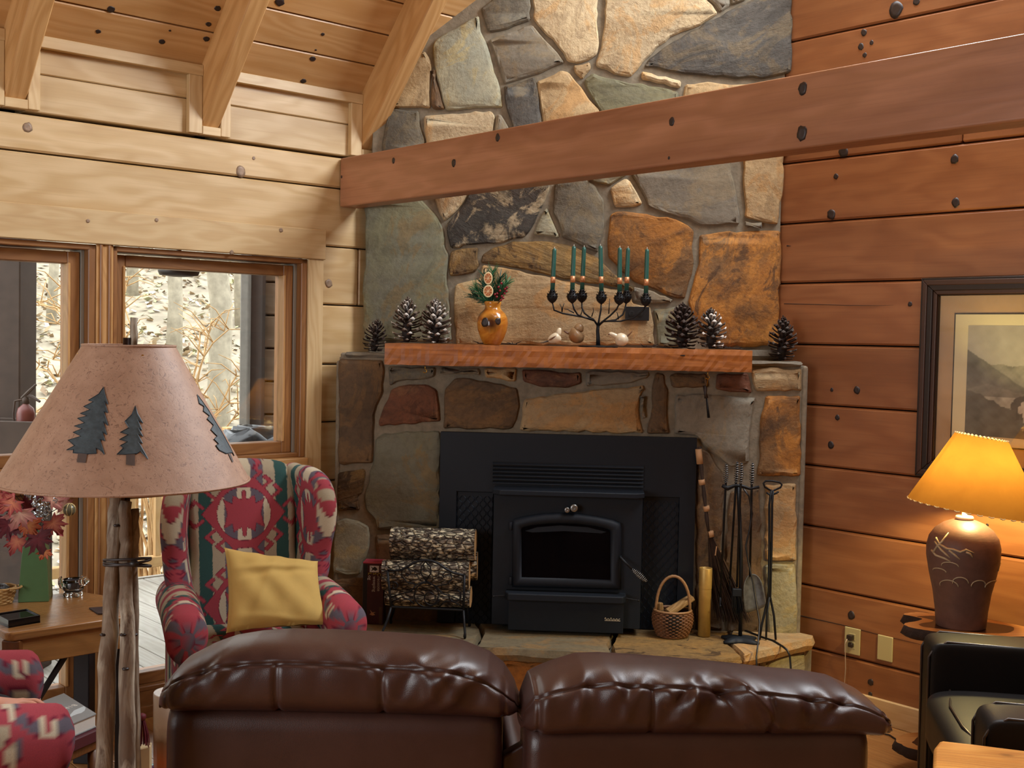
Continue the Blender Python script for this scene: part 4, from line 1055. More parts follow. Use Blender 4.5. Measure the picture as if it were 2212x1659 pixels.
for k, (dx, dy, dz) in enumerate(((-.075, -.005, .075), (-.035, -.01, .13), (-.005, .0, .155), (.03, -.005, .13), (.06, .01, .11), (-.09, .02, .05), (.045, -.02, .09), (-.05, .02, .105))):
    q = random.Random(k); e = top + np.array([dx, dy, dz]); m = MB()
    m.tube([top - np.array([0, 0, .05]), top, (top + e) / 2, e], .0016, 4)
    d = (e - top) / np.linalg.norm(e - top)
    for i in range(105):
        t = q.uniform(.15, 1); c = top + (e - top) * t
        v = np.array([q.uniform(-1, 1), q.uniform(-1, 1), q.uniform(-.6, 1)]); v = v - d * (v @ d); v /= np.linalg.norm(v) + 1e-6
        tip = c + (d * .75 + v * .55) * q.uniform(.035, .06)
        m.tube([c, tip], [.0017, .0006], 3, cap=False)
    obj('pine_sprig', m, M['needle' if k % 2 == 0 else 'needle2'], po)
M['rind'] = plain('orange_rind', '#e8d3a4', .6); M['pulp'] = plain('orange_pulp', '#b8672f', .6, var=.3, scale=60)
for px, py, rx, rz in ((1054.5, 601, .019, .0275), (1054.5, 629, .022, .027)):
    c = atY(px, py, vx[1] - .062); n = 20; m = MB()
    m.prism([(c[0] + rx * math.cos(2 * math.pi * k / n), c[2] + rz * math.sin(2 * math.pi * k / n)) for k in range(n)], c[1], c[1] + .004, 1)
    os_ = obj('orange_slice', m, M['rind'], po, bev=(.001, 1))
    for k in range(8):
        a0, a1 = 2 * math.pi * (k + .08) / 8, 2 * math.pi * (k + .92) / 8
        P = [(c[0] + rx * .12 * math.cos((a0 + a1) / 2), c[2] + rz * .12 * math.sin((a0 + a1) / 2))] + [(c[0] + rx * .78 * math.cos(a), c[2] + rz * .78 * math.sin(a)) for a in np.linspace(a0, a1, 4)]
        obj('segment', MB().prism(P, c[1] - .0008, c[1] + .002, 1), M['pulp'], os_)
M['berry'] = plain('red_berry', '#7d0f22', .25)
q = random.Random(4)
br = MB(); cl = [(1077, 620), (1083, 612), (1091, 624), (1095, 621), (1069, 636), (1074, 634), (1084, 640), (1090, 634), (1080, 628), (1087, 644), (1073, 641), (1094, 629), (1082, 648)]
for px, py in cl:
    c = atY(px, py, vx[1] - .045); bo = obj('berry', MB().lathe([(.001, -.0055), (.0045, -.0035), (.006, 0), (.0045, .0035), (.001, .0055)], 9, c), M['berry'], po, smooth=True)
    br.tube([top + np.array([.01, -.02, -.01]), (top + c) / 2 + np.array([0, 0, -.006]), c], .0012, 4)
obj('berry_stem', br, M['cone_core'], po)

# ---- iron tree candelabra and its seven tapers
CT = np.array([.081, 5.16, MZ1 + .0005])
cd = thing('candelabra', 'black iron branching tree candelabra with pine cone cups on the mantel', 'candelabra', CT)
obj('base', MB().lathe([(.0, 0), (.085, 0), (.09, .002), (.085, .005), (.02, .008), (.0, .009)], 26, CT, cap=False), M['iron'], cd, smooth=True)
def cy(px, py, y=5.16): return atY(px, py, y)
fork = cy(1292, 702)
obj('trunk', MB().tube([CT + (0, 0, .005), cy(1292, 730), cy(1291, 715), fork], [.010, .0085, .0075, .007], 8), M['iron'], cd, smooth=True)
CUPS = [(1193, 641, 5.13, (1198, 533), [(1284, 693), (1260, 685), (1215, 677), (1197, 670)]),
        (1236, 641, 5.10, (1240, 528), [(1282, 690), (1262, 686), (1248, 680), (1240, 668)]),
        (1257, 640, 5.21, (1262, 530), [(1282, 690), (1272, 684), (1262, 676), (1257, 665)]),
        (1299, 643, 5.17, (1297, 527), [(1294, 690), (1298, 670)]),
        (1338, 645, 5.10, (1339, 531), [(1300, 696), (1318, 682), (1332, 668)]),
        (1353, 642, 5.21, (1357, 532), [(1302, 695), (1330, 691), (1345, 680), (1350, 668)]),
        (1395, 648, 5.14, (1398, 534), [(1304, 694), (1340, 694), (1370, 686), (1390, 670)])]
M['candle'] = plain('green_wax', '#20544a', .4, spec=.5)
M['band'] = plain('copper_band', '#c98a5e', .4, .4)
M['wick'] = plain('wick', '#d8d4c8', .7)
names = ['end taper nearest the vase', 'second taper from the vase end', 'third taper from the vase, set back', 'middle taper directly over the trunk', 'fifth taper counted from the vase', 'sixth taper from the vase, set back', 'end taper farthest from the vase']
for i, (px, py, y, tp, path) in enumerate(CUPS):
    c = cy(px, py, y); f = 0
    pts = [fork - np.array([0, 0, .004])]
    for j, (a, b) in enumerate(path): pts.append(cy(a, b, 5.16 + (y - 5.16) * (j + 1) / (len(path) + 1)))
    pts.append(c - np.array([0, 0, .022]))
    bo = obj('branch', MB().tube(pts, [.0055] + [.004] * (len(pts) - 2) + [.003], 7), M['iron'], cd, smooth=True)
    m = MB(); m.lathe([(.002, -.030), (.014, -.021), (.023, -.006), (.023, .007), (.0125, .018), (.0115, .027), (.0115, .03), (.0105, .03), (.0105, .02)], 12, c, cap=False)
    cup = obj('cone_cup', m, M['iron'], cd, smooth=True)
    m = MB()
    for r_, z_, nn in ((.019, -.016, 9), (.024, -.003, 11), (.023, .009, 10), (.016, .019, 8)):
        for k in range(nn):
            a = 2 * math.pi * k / nn + z_ * 60; X = np.array([math.cos(a), math.sin(a), 0]); Yv = np.array([-math.sin(a), math.cos(a), 0]); b = c + X * (r_ - .004) + np.array([0, 0, z_])
            m.add([b - Yv * .004, b + Yv * .004, b + X * .007 + Yv * .003 + np.array([0, 0, .006]), b + X * .007 - Yv * .003 + np.array([0, 0, .006]), b + np.array([0, 0, -.004])], [(0, 1, 2, 3), (4, 1, 0), (0, 3, 4), (1, 4, 2), (3, 2, 4)])
    obj('cup_scales', m, M['iron'], cup)
    b0 = c + np.array([0, 0, .0205]); tp3 = cy(*tp, y); ax = (tp3 - b0); ln = np.linalg.norm(ax)
    t = thing('taper_candle', 'green copper banded candle, ' + names[i], 'candle', b0, 'green tapers in the iron candelabra')
    obj('wax', MB().tube([b0, b0 + ax * .3, b0 + ax * .9, b0 + ax * .945, b0 + ax * .965], [.0098, .0102, .0092, .0085, .003], 12), M['candle'], t, smooth=True)
    obj('band', MB().tube([b0 + ax * .20, b0 + ax * .335], .0107, 12), M['band'], t, smooth=True)
    obj('wick', MB().tube([b0 + ax * .962, b0 + ax], .0016, 5), M['wick'], t)
for pts in (((1214, 674), (1213, 664), (1209, 656)), ((1214, 674), (1216, 662), (1219, 655)), ((1278, 684), (1282, 672), (1281, 664)), ((1315, 678), (1316, 660), (1317, 645)), ((1336, 690), (1334, 678), (1332, 674)), ((1253, 684), (1257, 674), (1257, 668)), ((1240, 676), (1225, 668), (1218, 667))):
    obj('twig', MB().tube([cy(a, b) for a, b in pts], [.0028, .002, .0012], 5), M['iron'], cd, smooth=True)
# ---- black duplex outlet on the stone behind the candelabra
ot = thing('stone_outlet', 'black duplex outlet plate mounted sideways on the stone behind the candelabra', 'outlet', (.30, 5.385, 1.69))
p0, p1 = atY(1351, 662, 5.38), atY(1402, 693, 5.38)
obj('plate', MB().box(p0[0], p1[0], 5.378, 5.388, p1[2], p0[2]), plain('black_plate', '#16181b', .4), ot, bev=(.002, 2))
for px in (1365, 1383):
    c = atY(px, 677, 5.378)
    rc = obj('receptacle', MB(frame_T(c, (1, 0, 0), (0, 0, 1))).lathe([(.0, -.002), (.014, -.002), (.0145, .003), (.0, .004)], 16, cap=False), plain('black_receptacle', '#0b0c0e', .5), ot)
    for d in (-.005, .005): obj('slot', MB().box(c[0] - .004, c[0] + .004, 5.3725, 5.3745, c[2] + d - .0012, c[2] + d + .0012), M['gap'], rc)
# ---- three ceramic birds
M['ivory'] = plain('ivory_glaze', '#d9c9ab', .25, var=.18, scale=24); M['brownglaze'] = plain('brown_glaze', '#6a4a36', .3); M['greyglaze'] = plain('grey_glaze', '#4c4b4a', .35); M['tanglaze'] = plain('tan_glaze', '#b08f68', .3, var=.3, scale=24)
def bird(label, y, body, head, tail, wing=None, beak=None, mats=('ivory', 'ivory', 'greyglaze'), bowl=False, base=None):
    P = lambda q: atY(q[0], q[1], y)
    b = P(base); b[2] = MZ1 + .0005
    t = thing('bird_figurine', label, 'figurine', b, 'ceramic birds on the mantel')
    m = MB(); pts = [P(q) for q in body[0]]; pts[0][2] = max(pts[0][2], MZ1 + body[1][0] * .9)
    obj('body', MB().tube(pts, body[1], 16), M[mats[0]], t, smooth=True, sub=1)
    obj('head', MB().tube([P(q) for q in head[0]], head[1], 14), M[mats[1]], t, smooth=True, sub=1)
    obj('tail', MB().tube([P(q) for q in tail[0]], tail[1], 10, flat=.5), M[mats[2]], t, smooth=True, sub=1)
    if wing: obj('wing', MB().tube([P(q) + np.array([0, -.024, 0]) for q in wing[0]], wing[1], 10, flat=.45), M['brownglaze'], t, smooth=True, sub=1)
    if beak: obj('beak', MB().tube([P(q) + np.array([0, -.004, 0]) for q in beak[0]], beak[1], 8), M['brownglaze'], t, smooth=True)
bird('small white ceramic bird with a brown wing and grey tail, nearest the mantel edge', 5.06, ([(1183, 737), (1192, 733), (1203, 730), (1210, 724)], [.010, .020, .027, .018]), ([(1206, 726), (1206, 718), (1209, 711), (1210, 708)], [.013, .013, .010, .004]), ([(1190, 735), (1180, 738), (1166, 741)], [.010, .007, .002]), ([(1202, 725), (1192, 731), (1184, 736)], [.003, .009, .004]), None, base=(1200, 742))
bird('round beige ceramic bird with a dark beak, set back behind the white bird', 5.20, ([(1228, 729), (1240, 726), (1250, 723), (1254, 716)], [.014, .040, .042, .025]), ([(1248, 716), (1251, 708), (1255, 703), (1258, 701)], [.024, .024, .018, .007]), ([(1230, 722), (1222, 717), (1217, 714)], [.012, .010, .006]), None, ([(1252, 706), (1254, 711)], [.007, .003]), mats=('tanglaze', 'tanglaze', 'brownglaze'), base=(1242, 742))
bird('cream ceramic bird shaped like a little bowl, beside the candelabra foot', 5.07, ([(1328, 733), (1338, 734), (1348, 733), (1356, 727)], [.019, .031, .031, .015]), ([(1336, 730), (1326, 724), (1318, 720), (1314, 722)], [.014, .010, .009, .003]), ([(1354, 727), (1360, 722), (1367, 714)], [.011, .007, .003]), None, ([(1317, 721), (1313, 724)], [.004, .001]), mats=('ivory', 'ivory', 'brownglaze'), base=(1340, 745))

# ---- log rack with four split logs
RY0, RY1 = 4.95, 5.085
rk = thing('log_rack', 'black wrought iron scroll fronted log rack standing on the hearth', 'log rack', (-.64, 5.04, HZ))
for y in (RY0, RY1):
    k = y - RY0
    P = lambda a, b: atY(a, b, RY0) + np.array([.0, k, .0])
    obj('arched_rail', MB().tube([P(*q) for q in ((837, 1232), (853, 1233), (868, 1231), (882, 1223), (895, 1215), (908, 1211), (920, 1210), (934, 1212), (948, 1218), (962, 1228), (978, 1237), (990, 1240), (1003, 1243))], .0055, 7), M['iron'], rk, smooth=True)
    for q in (((837, 1232), (842, 1285), (845, 1312)), ((1003, 1243), (1002, 1290), (1001, 1318))): obj('upright', MB().tube([P(*a) for a in q], .0055, 7), M['iron'], rk, smooth=True)
    obj('lower_rail', MB().tube([P(845, 1311), P(1001, 1318)], .0055, 7), M['iron'], rk)
    sgn = -1 if y == RY0 else 1
    for a, dx in (((845, 1311), -.028), ((1001, 1318), .012)):
        q = P(*a); f = q + np.array([dx, sgn * .035, 0]); f[2] = HZ + .004
        obj('leg', MB().tube([q, q * .5 + f * .5 + np.array([0, -sgn * .004, 0]), f + np.array([0, 0, .02]), f + np.array([0, sgn * .006, .008]), f], [.0055, .0055, .0055, .007, .006], 7), M['iron'], rk, smooth=True)
    if y == RY0:
        sc = []
        def spiral(cx, cy_, r0, r1, a0, a1, n=22): return [(cx + (r0 + (r1 - r0) * i / (n - 1)) * math.cos(a0 + (a1 - a0) * i / (n - 1)), cy_ + (r0 + (r1 - r0) * i / (n - 1)) * math.sin(a0 + (a1 - a0) * i / (n - 1))) for i in range(n)]
        sc.append([(919, 1213), (910, 1225), (909, 1238), (920, 1255)]); sc.append([(919, 1213), (930, 1225), (931, 1238), (920, 1255)])
        sc.append(spiral(921, 1285, 26, 26, 0, 6.283, 26)); sc.append(spiral(930, 1290, 20, 8, .2, 5.6))
        sc.append([(920, 1255), (900, 1263), (880, 1258), (868, 1245), (868, 1232), (876, 1226), (884, 1230), (887, 1239), (881, 1244), (876, 1239)])
        sc.append([(920, 1255), (942, 1266), (965, 1262), (977, 1250), (972, 1238), (962, 1236), (956, 1242), (960, 1248)])
        sc.append([(845, 1290), (865, 1283), (885, 1278), (900, 1263)]); sc.append([(1001, 1300), (980, 1290), (955, 1282), (942, 1266)])
        sc.append(spiral(852, 1266, 9, 3, -2, 4)); sc.append([(847, 1300), (866, 1290), (884, 1295), (895, 1305)]); sc.append([(948, 1312), (962, 1298), (980, 1300), (998, 1310)]); sc.append(spiral(982, 1287, 14, 12, -1.2, 3.4))
        for s in sc: obj('scroll', MB().tube([P(*q) for q in s], .003, 5), M['iron'], rk, smooth=True)
for a in ((846, 1311), (924, 1315), (1000, 1318)):
    q = atY(*a, RY0); obj('cross_bar', MB().tube([q, q + np.array([0, RY1 - RY0, 0])], .005, 7), M['iron'], rk)
tb_ = NT('log_bark'); g = tb_.gc()
pl1 = tb_.vor(tb_.scale(g, (26, 55, 55)), 1.0, 'DISTANCE_TO_EDGE'); n1 = tb_.noise(tb_.scale(g, (22, 44, 44)), 1.0, 5, .7, .5); n2 = tb_.noise(tb_.scale(g, (34, 52, 52)), 1.0, 3, .6)
col = tb_.mix(tb_.ramp(n1, [(.42, (0, 0, 0)), (.6, (1, 1, 1))]), '#4a3a2c', '#8d8271')
col = tb_.mix(tb_.ramp(n2, [(.50, (0, 0, 0)), (.57, (1, 1, 1))]), col, '#d9cdac')
col = tb_.mix(tb_.ramp(pl1, [(.0, (1, 1, 1)), (.12, (0, 0, 0))]), col, '#1e1610')
M['logbark'] = tb_.done(col, .9, tb_.bump(tb_.math('ADD', tb_.ramp(pl1, [(.0, (0, 0, 0)), (.2, (1, 1, 1))]), n1), 1.0, .012))
M['cut'] = plain('cut_wood', '#c99a62', .8, var=.25, scale=30)
def split_log(label, a, b, r, y, seed, flat=1.0):
    A, B = atY(*a, y), atY(*b, y); q = random.Random(seed); nr, ns = 34, 36; V = np.zeros((ns, nr, 3)); d = B - A
    ph = [q.uniform(0, 6) for _ in range(6)]
    for i in range(ns):
        t = i / (ns - 1)
        for k in range(nr):
            an = 2 * math.pi * k / nr
            rr = r * (1 + .05 * math.sin(3 * an + ph[0]) + .04 * math.sin(7 * an + ph[1] + 3 * t) + .03 * math.sin(15 * an + 19 * t + ph[2]) + q.uniform(-.025, .025))
            V[i, k] = A + d * t + np.array([0, rr * math.cos(an) * flat, rr * math.sin(an)])
    t_ = thing('firewood_log', label, 'log', (A + B) / 2 - np.array([0, 0, r]), 'firewood in the iron rack')
    obj('bark', MB().grid(V, closed_v=True), M['logbark'], t_, smooth=True, seed=seed)
    for i, sg in ((0, -1), (ns - 1, 1)):
        c = V[i].mean(0); e = np.array([.001 * sg, 0, 0]); m = MB()
        m.add(list(V[i] * .99 + c * .01 + e) + [c + e], [(k, (k + 1) % nr, nr) for k in range(nr)])
        obj('cut_end', m, M['cut'], t_)
split_log('bark covered log lying on top of the pile in the iron rack', (846, 1171), (1027, 1176), .068, 5.05, 31)
split_log('front log of the middle layer, right behind the arched iron rail', (827, 1240), (1014, 1242), .064, 5.012, 32, .70)
split_log('rear log of the middle layer with a pale oval cut end sticking out', (850, 1222), (1031, 1223), .064, 5.075, 33, .5)
split_log('lowest log resting on the bottom bars of the iron rack', (836, 1284), (1017, 1290), .044, 5.04, 34, 1.6)

# ---- chimney cleaning log box
bxp, bxq = atZ(786, 1341, HZ), atZ(825, 1341, HZ); by = 5.105; wb = .094; x0 = atY(783, 1300, by)[0]
zt_ = atY(800, 1216, by)[2]
cbx = thing('fire_log_box', 'tall narrow dark red cardboard log box standing beside the rack', 'box', (x0 + wb / 2, by + .04, HZ))
T = np.eye(4)
obj('carton', MB().box(x0, x0 + wb, by, by + .075, HZ, zt_), plain('carton_maroon', '#3d0f12', .5, var=.2), cbx, bev=(.002, 1))
obj('lid', MB().box(x0 - .001, x0 + wb + .001, by - .001, by + .076, zt_ - .004, zt_ + .004), plain('carton_red', '#a8384a', .5), cbx, bev=(.002, 1))
obj('side_stripe', MB().box(x0 + .002, x0 + .020, by - .0012, by, HZ + .004, zt_ - .008), plain('carton_black', '#0d0b0c', .5), cbx)
lg = obj('logo_panel', MB().box(x0 + .031, x0 + .072, by - .0014, by, zt_ - .041, zt_ - .012), plain('carton_white', '#cfcfcf', .5), cbx)
bz = zt_ - .026
obj('logo_bird', MB().prism([(x0 + .033, bz + .013), (x0 + .045, bz + .004), (x0 + .052, bz + .010), (x0 + .060, bz + .006), (x0 + .066, bz - .002), (x0 + .056, bz - .009), (x0 + .048, bz - .004), (x0 + .036, bz - .012), (x0 + .043, bz)], by - .0022, by - .0012, 1), plain('logo_black', '#0a0a0a', .5), lg)
white_ = plain('letter_white', '#b9b4ae', .5); yel_ = plain('letter_yellow', '#b9a62c', .5)
ex_, ey_ = (0, 0, -1), (1, 0, 0)
for txt, dx, size, dz, ini in (('The', .077, .013, .010, 0), ('Creosote', .066, .021, .043, 1), ('Sweeping', .046, .021, .043, 1), ('Log', .025, .021, .043, 1)):
    o = (x0 + dx, by - .0012, zt_ - dz)
    if ini:
        v1, f1 = text_mesh(txt[0], size, frame_T(o, ex_, ey_)); obj('lettering', MB().add(v1, f1), yel_, cbx)
        w = size * .78 if txt[0] != 'L' else size * .62
        v1, f1 = text_mesh(txt[1:], size, frame_T((o[0], o[1], o[2] - w), ex_, ey_)); obj('lettering', MB().add(v1, f1), white_, cbx)
    else:
        v1, f1 = text_mesh(txt, size, frame_T(o, ex_, ey_)); obj('lettering', MB().add(v1, f1), white_, cbx)
obj('flame_print', MB().prism([(x0 + .032, HZ + .045), (x0 + .045, HZ + .040), (x0 + .058, HZ + .043), (x0 + .05, HZ + .05), (x0 + .06, HZ + .056), (x0 + .045, HZ + .054), (x0 + .034, HZ + .066), (x0 + .04, HZ + .052)], by - .0014, by, 1), plain('flame_tan', '#b9895e', .5), cbx)
obj('log_print', MB().box(x0 + .075, x0 + .089, by - .0014, by, HZ + .004, HZ + .08), plain('print_brown', '#5a4030', .6, var=.4), cbx)

# ---- wicker basket with kindling
bc = atZ(1451, 1366, HZ); bc = np.array([bc[0] - .004, 5.078, HZ + .003])
wb_ = thing('kindling_basket', 'small brown wicker basket with a tall bentwood handle on the hearth', 'basket', bc)
M['wicker'] = plain('wicker', '#7d5232', .55, var=.35, scale=60); M['wicker2'] = plain('wicker_pale', '#a07850', .55, var=.3, scale=60)
NR = 15; NSP = 18
def brad(t): return .062 + .022 * math.sin(t * 2.2) - .004 * t
for j in range(NR):
    t = j / (NR - 1); m = MB(); pts = []
    for k in range(NSP * 4):
        a = 2 * math.pi * k / (NSP * 4); rr = brad(t) + .0035 * math.cos(NSP / 2 * 2 * a / 1 + math.pi * (j % 2)) * 1.0
        pts.append((bc[0] + rr * math.cos(a) * 1.05, bc[1] + rr * math.sin(a) * .9, bc[2] + .006 + .105 * t))
    m.tube(pts, .0042, 6, closed=True); obj('weave', m, M['wicker'], wb_, smooth=True)
obj('base', MB().lathe([(0, 0), (.06, 0), (.062, .006), (0, .008)], 24, bc, cap=False), M['wicker'], wb_)
obj('liner', MB().lathe([(brad(t) - .003, .006 + .105 * t) for t in np.linspace(0, 1, 8)], 24, bc, cap=False), M['gap'], wb_, smooth=True)
m = MB()
for k in range(NSP):
    a = 2 * math.pi * (k + .5) / NSP; m = MB(); m.tube([(bc[0] + brad(t) * math.cos(a) * 1.05, bc[1] + brad(t) * math.sin(a) * .9, bc[2] + .004 + .108 * t) for t in np.linspace(0, 1, 6)], .003, 5); obj('stake', m, M['wicker'], wb_)
obj('rim', MB().tube([(bc[0] + .080 * math.cos(a), bc[1] + .07 * math.sin(a), bc[2] + .114) for a in np.linspace(0, 2 * math.pi, 30)[:-1]], .0052, 7, closed=True), M['wicker2'], wb_, smooth=True)
hp = [(bc[0] + .074 * math.cos(a) * (1 if abs(math.cos(a)) < .9 else 1), bc[1] - .01 + .0 * a, bc[2] + .10 + .165 * math.sin(a) ** .8) for a in np.linspace(0.0, math.pi, 18)]
obj('handle', MB().tube(hp, .0065, 8), M['wicker2'], wb_, smooth=True)
kd = [((-.022, -.03, .105), (.085, .02, .165), .024, 'chunky split kindling stick slanting out of the wicker basket'), ((-.05, .0, .06), (-.058, -.005, .145), .016, 'short upright kindling stick at the handle side of the basket'), ((-.03, .03, .08), (.04, .04, .12), .013, 'thin kindling stick lying at the back of the basket')]
M['kindle'] = wood('kindling', '#9c7f57', '#83663f', '#5a4228', 30, .8, .1, False, .6, spec=.2)
for a, b, r, lab in kd:
    A, B = bc + np.array(a), bc + np.array(b); d = (B - A) / np.linalg.norm(B - A); s1 = np.cross(d, (0, 0, 1)); s1 /= np.linalg.norm(s1); s2 = np.cross(d, s1); m = MB()
    sh = [(-1, -.6), (-.2, -.9), (.9, -.5), (1, .3), (.1, .8), (-.8, .5)]
    m.add([A + s1 * x * r + s2 * y * r for x, y in sh] + [B + s1 * x * r * .9 + s2 * y * r * .85 for x, y in sh], [tuple(range(5, -1, -1)), tuple(range(6, 12))] + [(k, (k + 1) % 6, 6 + (k + 1) % 6, 6 + k) for k in range(6)])
    o = obj('kindling_stick', m, M['kindle'], grain=d, bev=(.002, 1)); rebase(o, A); tag(o, lab, 'kindling', 'kindling in the wicker basket')

# ---- gold match tube
gt = atZ(1518, 1368, HZ); gt = np.array([gt[0], 5.10, HZ + .003]); r = .0275; hh = .30
mt_ = thing('match_tube', 'tall shiny gold cylinder tube standing on the hearth beside the basket', 'tube', gt)
obj('tube_body', MB().lathe([(0, 0), (r, 0), (r, hh * .70)], 28, gt, cap=False), M['tubegold'], mt_, smooth=True)
obj('cap', MB().lathe([(r + .001, hh * .70), (r + .0012, hh * .705), (r + .0012, hh - .002), (r, hh), (r - .003, hh), (r - .004, hh - .012), (0, hh - .012)], 28, gt, cap=False), M['tubegold'], mt_, smooth=True)

# ---- fire tools on their stand
TY = 5.06
def tp_(px, py, y=TY): return atY(px, py, y)
st = thing('tool_stand', 'black iron fire tool stand with a flared anvil shaped foot on the hearth', 'stand', (tp_(1597, 1370)[0], TY, HZ))
fx = tp_(1597, 1370)[0]
foot = []
for k in range(32):
    a = 2 * math.pi * k / 32; q = .055 + .048 * abs(math.cos(2 * a)) ** 3
    foot.append((fx + q * math.cos(a + .78) * 1.0, TY - .03 + q * math.sin(a + .78) * .8))
m = MB(); nf = len(foot)
vs = [(p[0], p[1], HZ + .003) for p in foot] + [(p[0], p[1], HZ + .010) for p in foot] + [(fx + (p[0] - fx) * .5, TY - .03 + (p[1] - TY + .03) * .5, HZ + .022) for p in foot] + [(fx, TY - .03, HZ + .026)]
m.add(vs, [(k, (k + 1) % nf, nf + (k + 1) % nf, nf + k) for k in range(nf)] + [(nf + k, nf + (k + 1) % nf, 2 * nf + (k + 1) % nf, 2 * nf + k) for k in range(nf)] + [(2 * nf + k, 2 * nf + (k + 1) % nf, 3 * nf) for k in range(nf)] + [tuple(range(nf - 1, -1, -1))])
obj('foot', m, M['stove2'], st, smooth=True)
pt = tp_(1592, 1052)
obj('post', MB().tube([(fx, TY - .03, HZ + .02), (fx - .004, TY - .02, HZ + .35), (pt[0] + .006, TY, pt[2])], .0085, 8), M['iron'], st, smooth=True)
obj('hook_bar', MB().tube([tp_(1560, 1049), tp_(1572, 1055), tp_(1588, 1049), tp_(1602, 1050), tp_(1620, 1056), tp_(1640, 1052)], [.008, .011, .007, .009, .006, .007], 7), M['iron'], st, smooth=True)
def coil(a, b, r, turns, w=.0022):
    d = b - a; L = np.linalg.norm(d); d = d / L; e = np.cross(d, (0, 1, 0)); e /= np.linalg.norm(e); f = np.cross(d, e); n = turns * 12
    return MB().tube([a + d * L * i / n + r * math.sin(math.pi * (.12 + .84 * i / n)) ** .5 * (e * math.cos(i / 12 * 6.283) + f * math.sin(i / 12 * 6.283)) for i in range(n + 1)], w, 4)
def tool(name, label, cat, y, top, neck, end, r=.005):
    A, B, E_ = tp_(*top, y), tp_(*neck, y), tp_(*end, y)
    t = thing(name, label, cat, E_, 'fire tools hanging on the iron stand')
    obj('shaft', MB().tube([A, B, E_], [r * .7, r, r], 7), M['iron'], t, smooth=True)
    obj('spring_handle', coil(B, A, .0105, 9), M['steel'], t, smooth=True)
    return t, E_
t, e = tool('fire_poker', 'straight black fire poker with coiled handle, hanging nearest the broom', 'poker', TY + .01, (1569, 1003), (1568, 1042), (1556, 1290))
obj('hook_tip', MB().tube([e, e + (0, 0, -.03), e + (.0, -.012, -.045), e + (0, -.03, -.03)], [.005, .005, .004, .002], 6), M['iron'], t, smooth=True)
t, e = tool('hearth_brush', 'black fire brush with coiled handle hanging in front of the stand post', 'brush', TY - .03, (1602, 1000), (1600, 1044), (1592, 1268))
b1 = tp_(1591, 1282, TY - .03)
obj('brush_block', MB().box(b1[0] - .019, b1[0] + .021, TY - .042, TY - .018, b1[2] - .012, b1[2] + .022), M['stove2'], t, bev=(.004, 2))
m = MB(); q = random.Random(3)
for k in range(70):
    x, y = q.uniform(-.019, .021), q.uniform(-.011, .011); z0 = b1[2] - .01
    m.tube([(b1[0] + x, TY - .03 + y, z0), (b1[0] + x * 1.25 + .006, TY - .03 + y * 1.2, z0 - .045), (b1[0] + x * .9 + .008 + q.uniform(-.004, .004), TY - .03 + y, z0 - .085 + abs(x) * .7)], [.0022, .0018, .0008], 4)
obj('bristles', m, M['iron'], t, kind='stuff')
t, e = tool('fire_tongs_small', 'thin black fire tool with coiled handle hanging behind the brush', 'fire tool', TY + .035, (1593, 998), (1590, 1042), (1577, 1250))
obj('flat_tip', MB().tube([e, e + (0, 0, -.05)], [.005, .009], 7, flat=.4), M['iron'], t)
t, e = tool('ash_shovel', 'black ash shovel with coiled handle and scratched broad pan', 'shovel', TY + .0, (1626, 1000), (1624, 1046), (1620, 1245))
S = lambda a, b, d=0: tp_(a, b, TY - .012) + np.array([0, d, 0])
m = MB(); g1 = [[S(1618, 1243, .012), S(1622, 1242, .012), S(1628, 1241, .014), S(1634, 1243, .010)], [S(1606, 1258, -.005), S(1616, 1255, .018), S(1634, 1252, .02), S(1645, 1252, .0)], [S(1605, 1285, -.012), S(1618, 1288, .012), S(1638, 1286, .012), S(1651, 1284, -.01)], [S(1608, 1326, -.014), S(1620, 1322, .004), S(1642, 1316, .004), S(1655, 1308, -.012)]]
G = np.array(g1); m.grid(G)
pn = obj('pan', m, plain('worn_iron', '#6a6c6e', .4, .3, var=.5, scale=30), t, smooth=True, fix=False, sub=2)
md = pn.modifiers.new('solid', 'SOLIDIFY'); md.thickness = .003
# long log tongs leaning on their own
tg_ = thing('log_tongs', 'long black log tongs with a triangular loop handle standing beside the tool stand', 'tongs', (tp_(1665, 1370)[0], 5.08, HZ))
TT = lambda a, b, y=5.10: atY(a, b, y)
obj('loop_handle', MB().tube([TT(1668, 1061), TT(1652, 1052), TT(1649, 1044), TT(1654, 1039), TT(1668, 1039), TT(1684, 1042), TT(1689, 1047), TT(1686, 1053)][:8], .0045, 7, closed=True), M['iron'], tg_, smooth=True)
f1, f2, f3 = TT(1641, 1372, 5.05), TT(1655, 1378, 5.05), TT(1676, 1375, 5.06)
for f in (f1, f2, f3): f[2] = HZ + .006
obj('arm', MB().tube([TT(1666, 1060), TT(1662, 1090), TT(1662, 1180), TT(1660, 1290, 5.08), f1 * .5 + TT(1650, 1320, 5.07) * .5, f1], .0052, 7), M['iron'], tg_, smooth=True)
obj('arm', MB().tube([TT(1670, 1060), TT(1668, 1090), TT(1667, 1180), TT(1664, 1290, 5.09), TT(1672, 1330, 5.07), f3], .0052, 7), M['iron'], tg_, smooth=True)
obj('prop_leg', MB().tube([TT(1662, 1290, 5.08), TT(1656, 1340, 5.06), f2], .0045, 7), M['iron'], tg_, smooth=True)
obj('cross_hook', MB().tube([TT(1656, 1064), TT(1664, 1070), TT(1676, 1066), TT(1682, 1062)], .0045, 7), M['iron'], tg_, smooth=True)
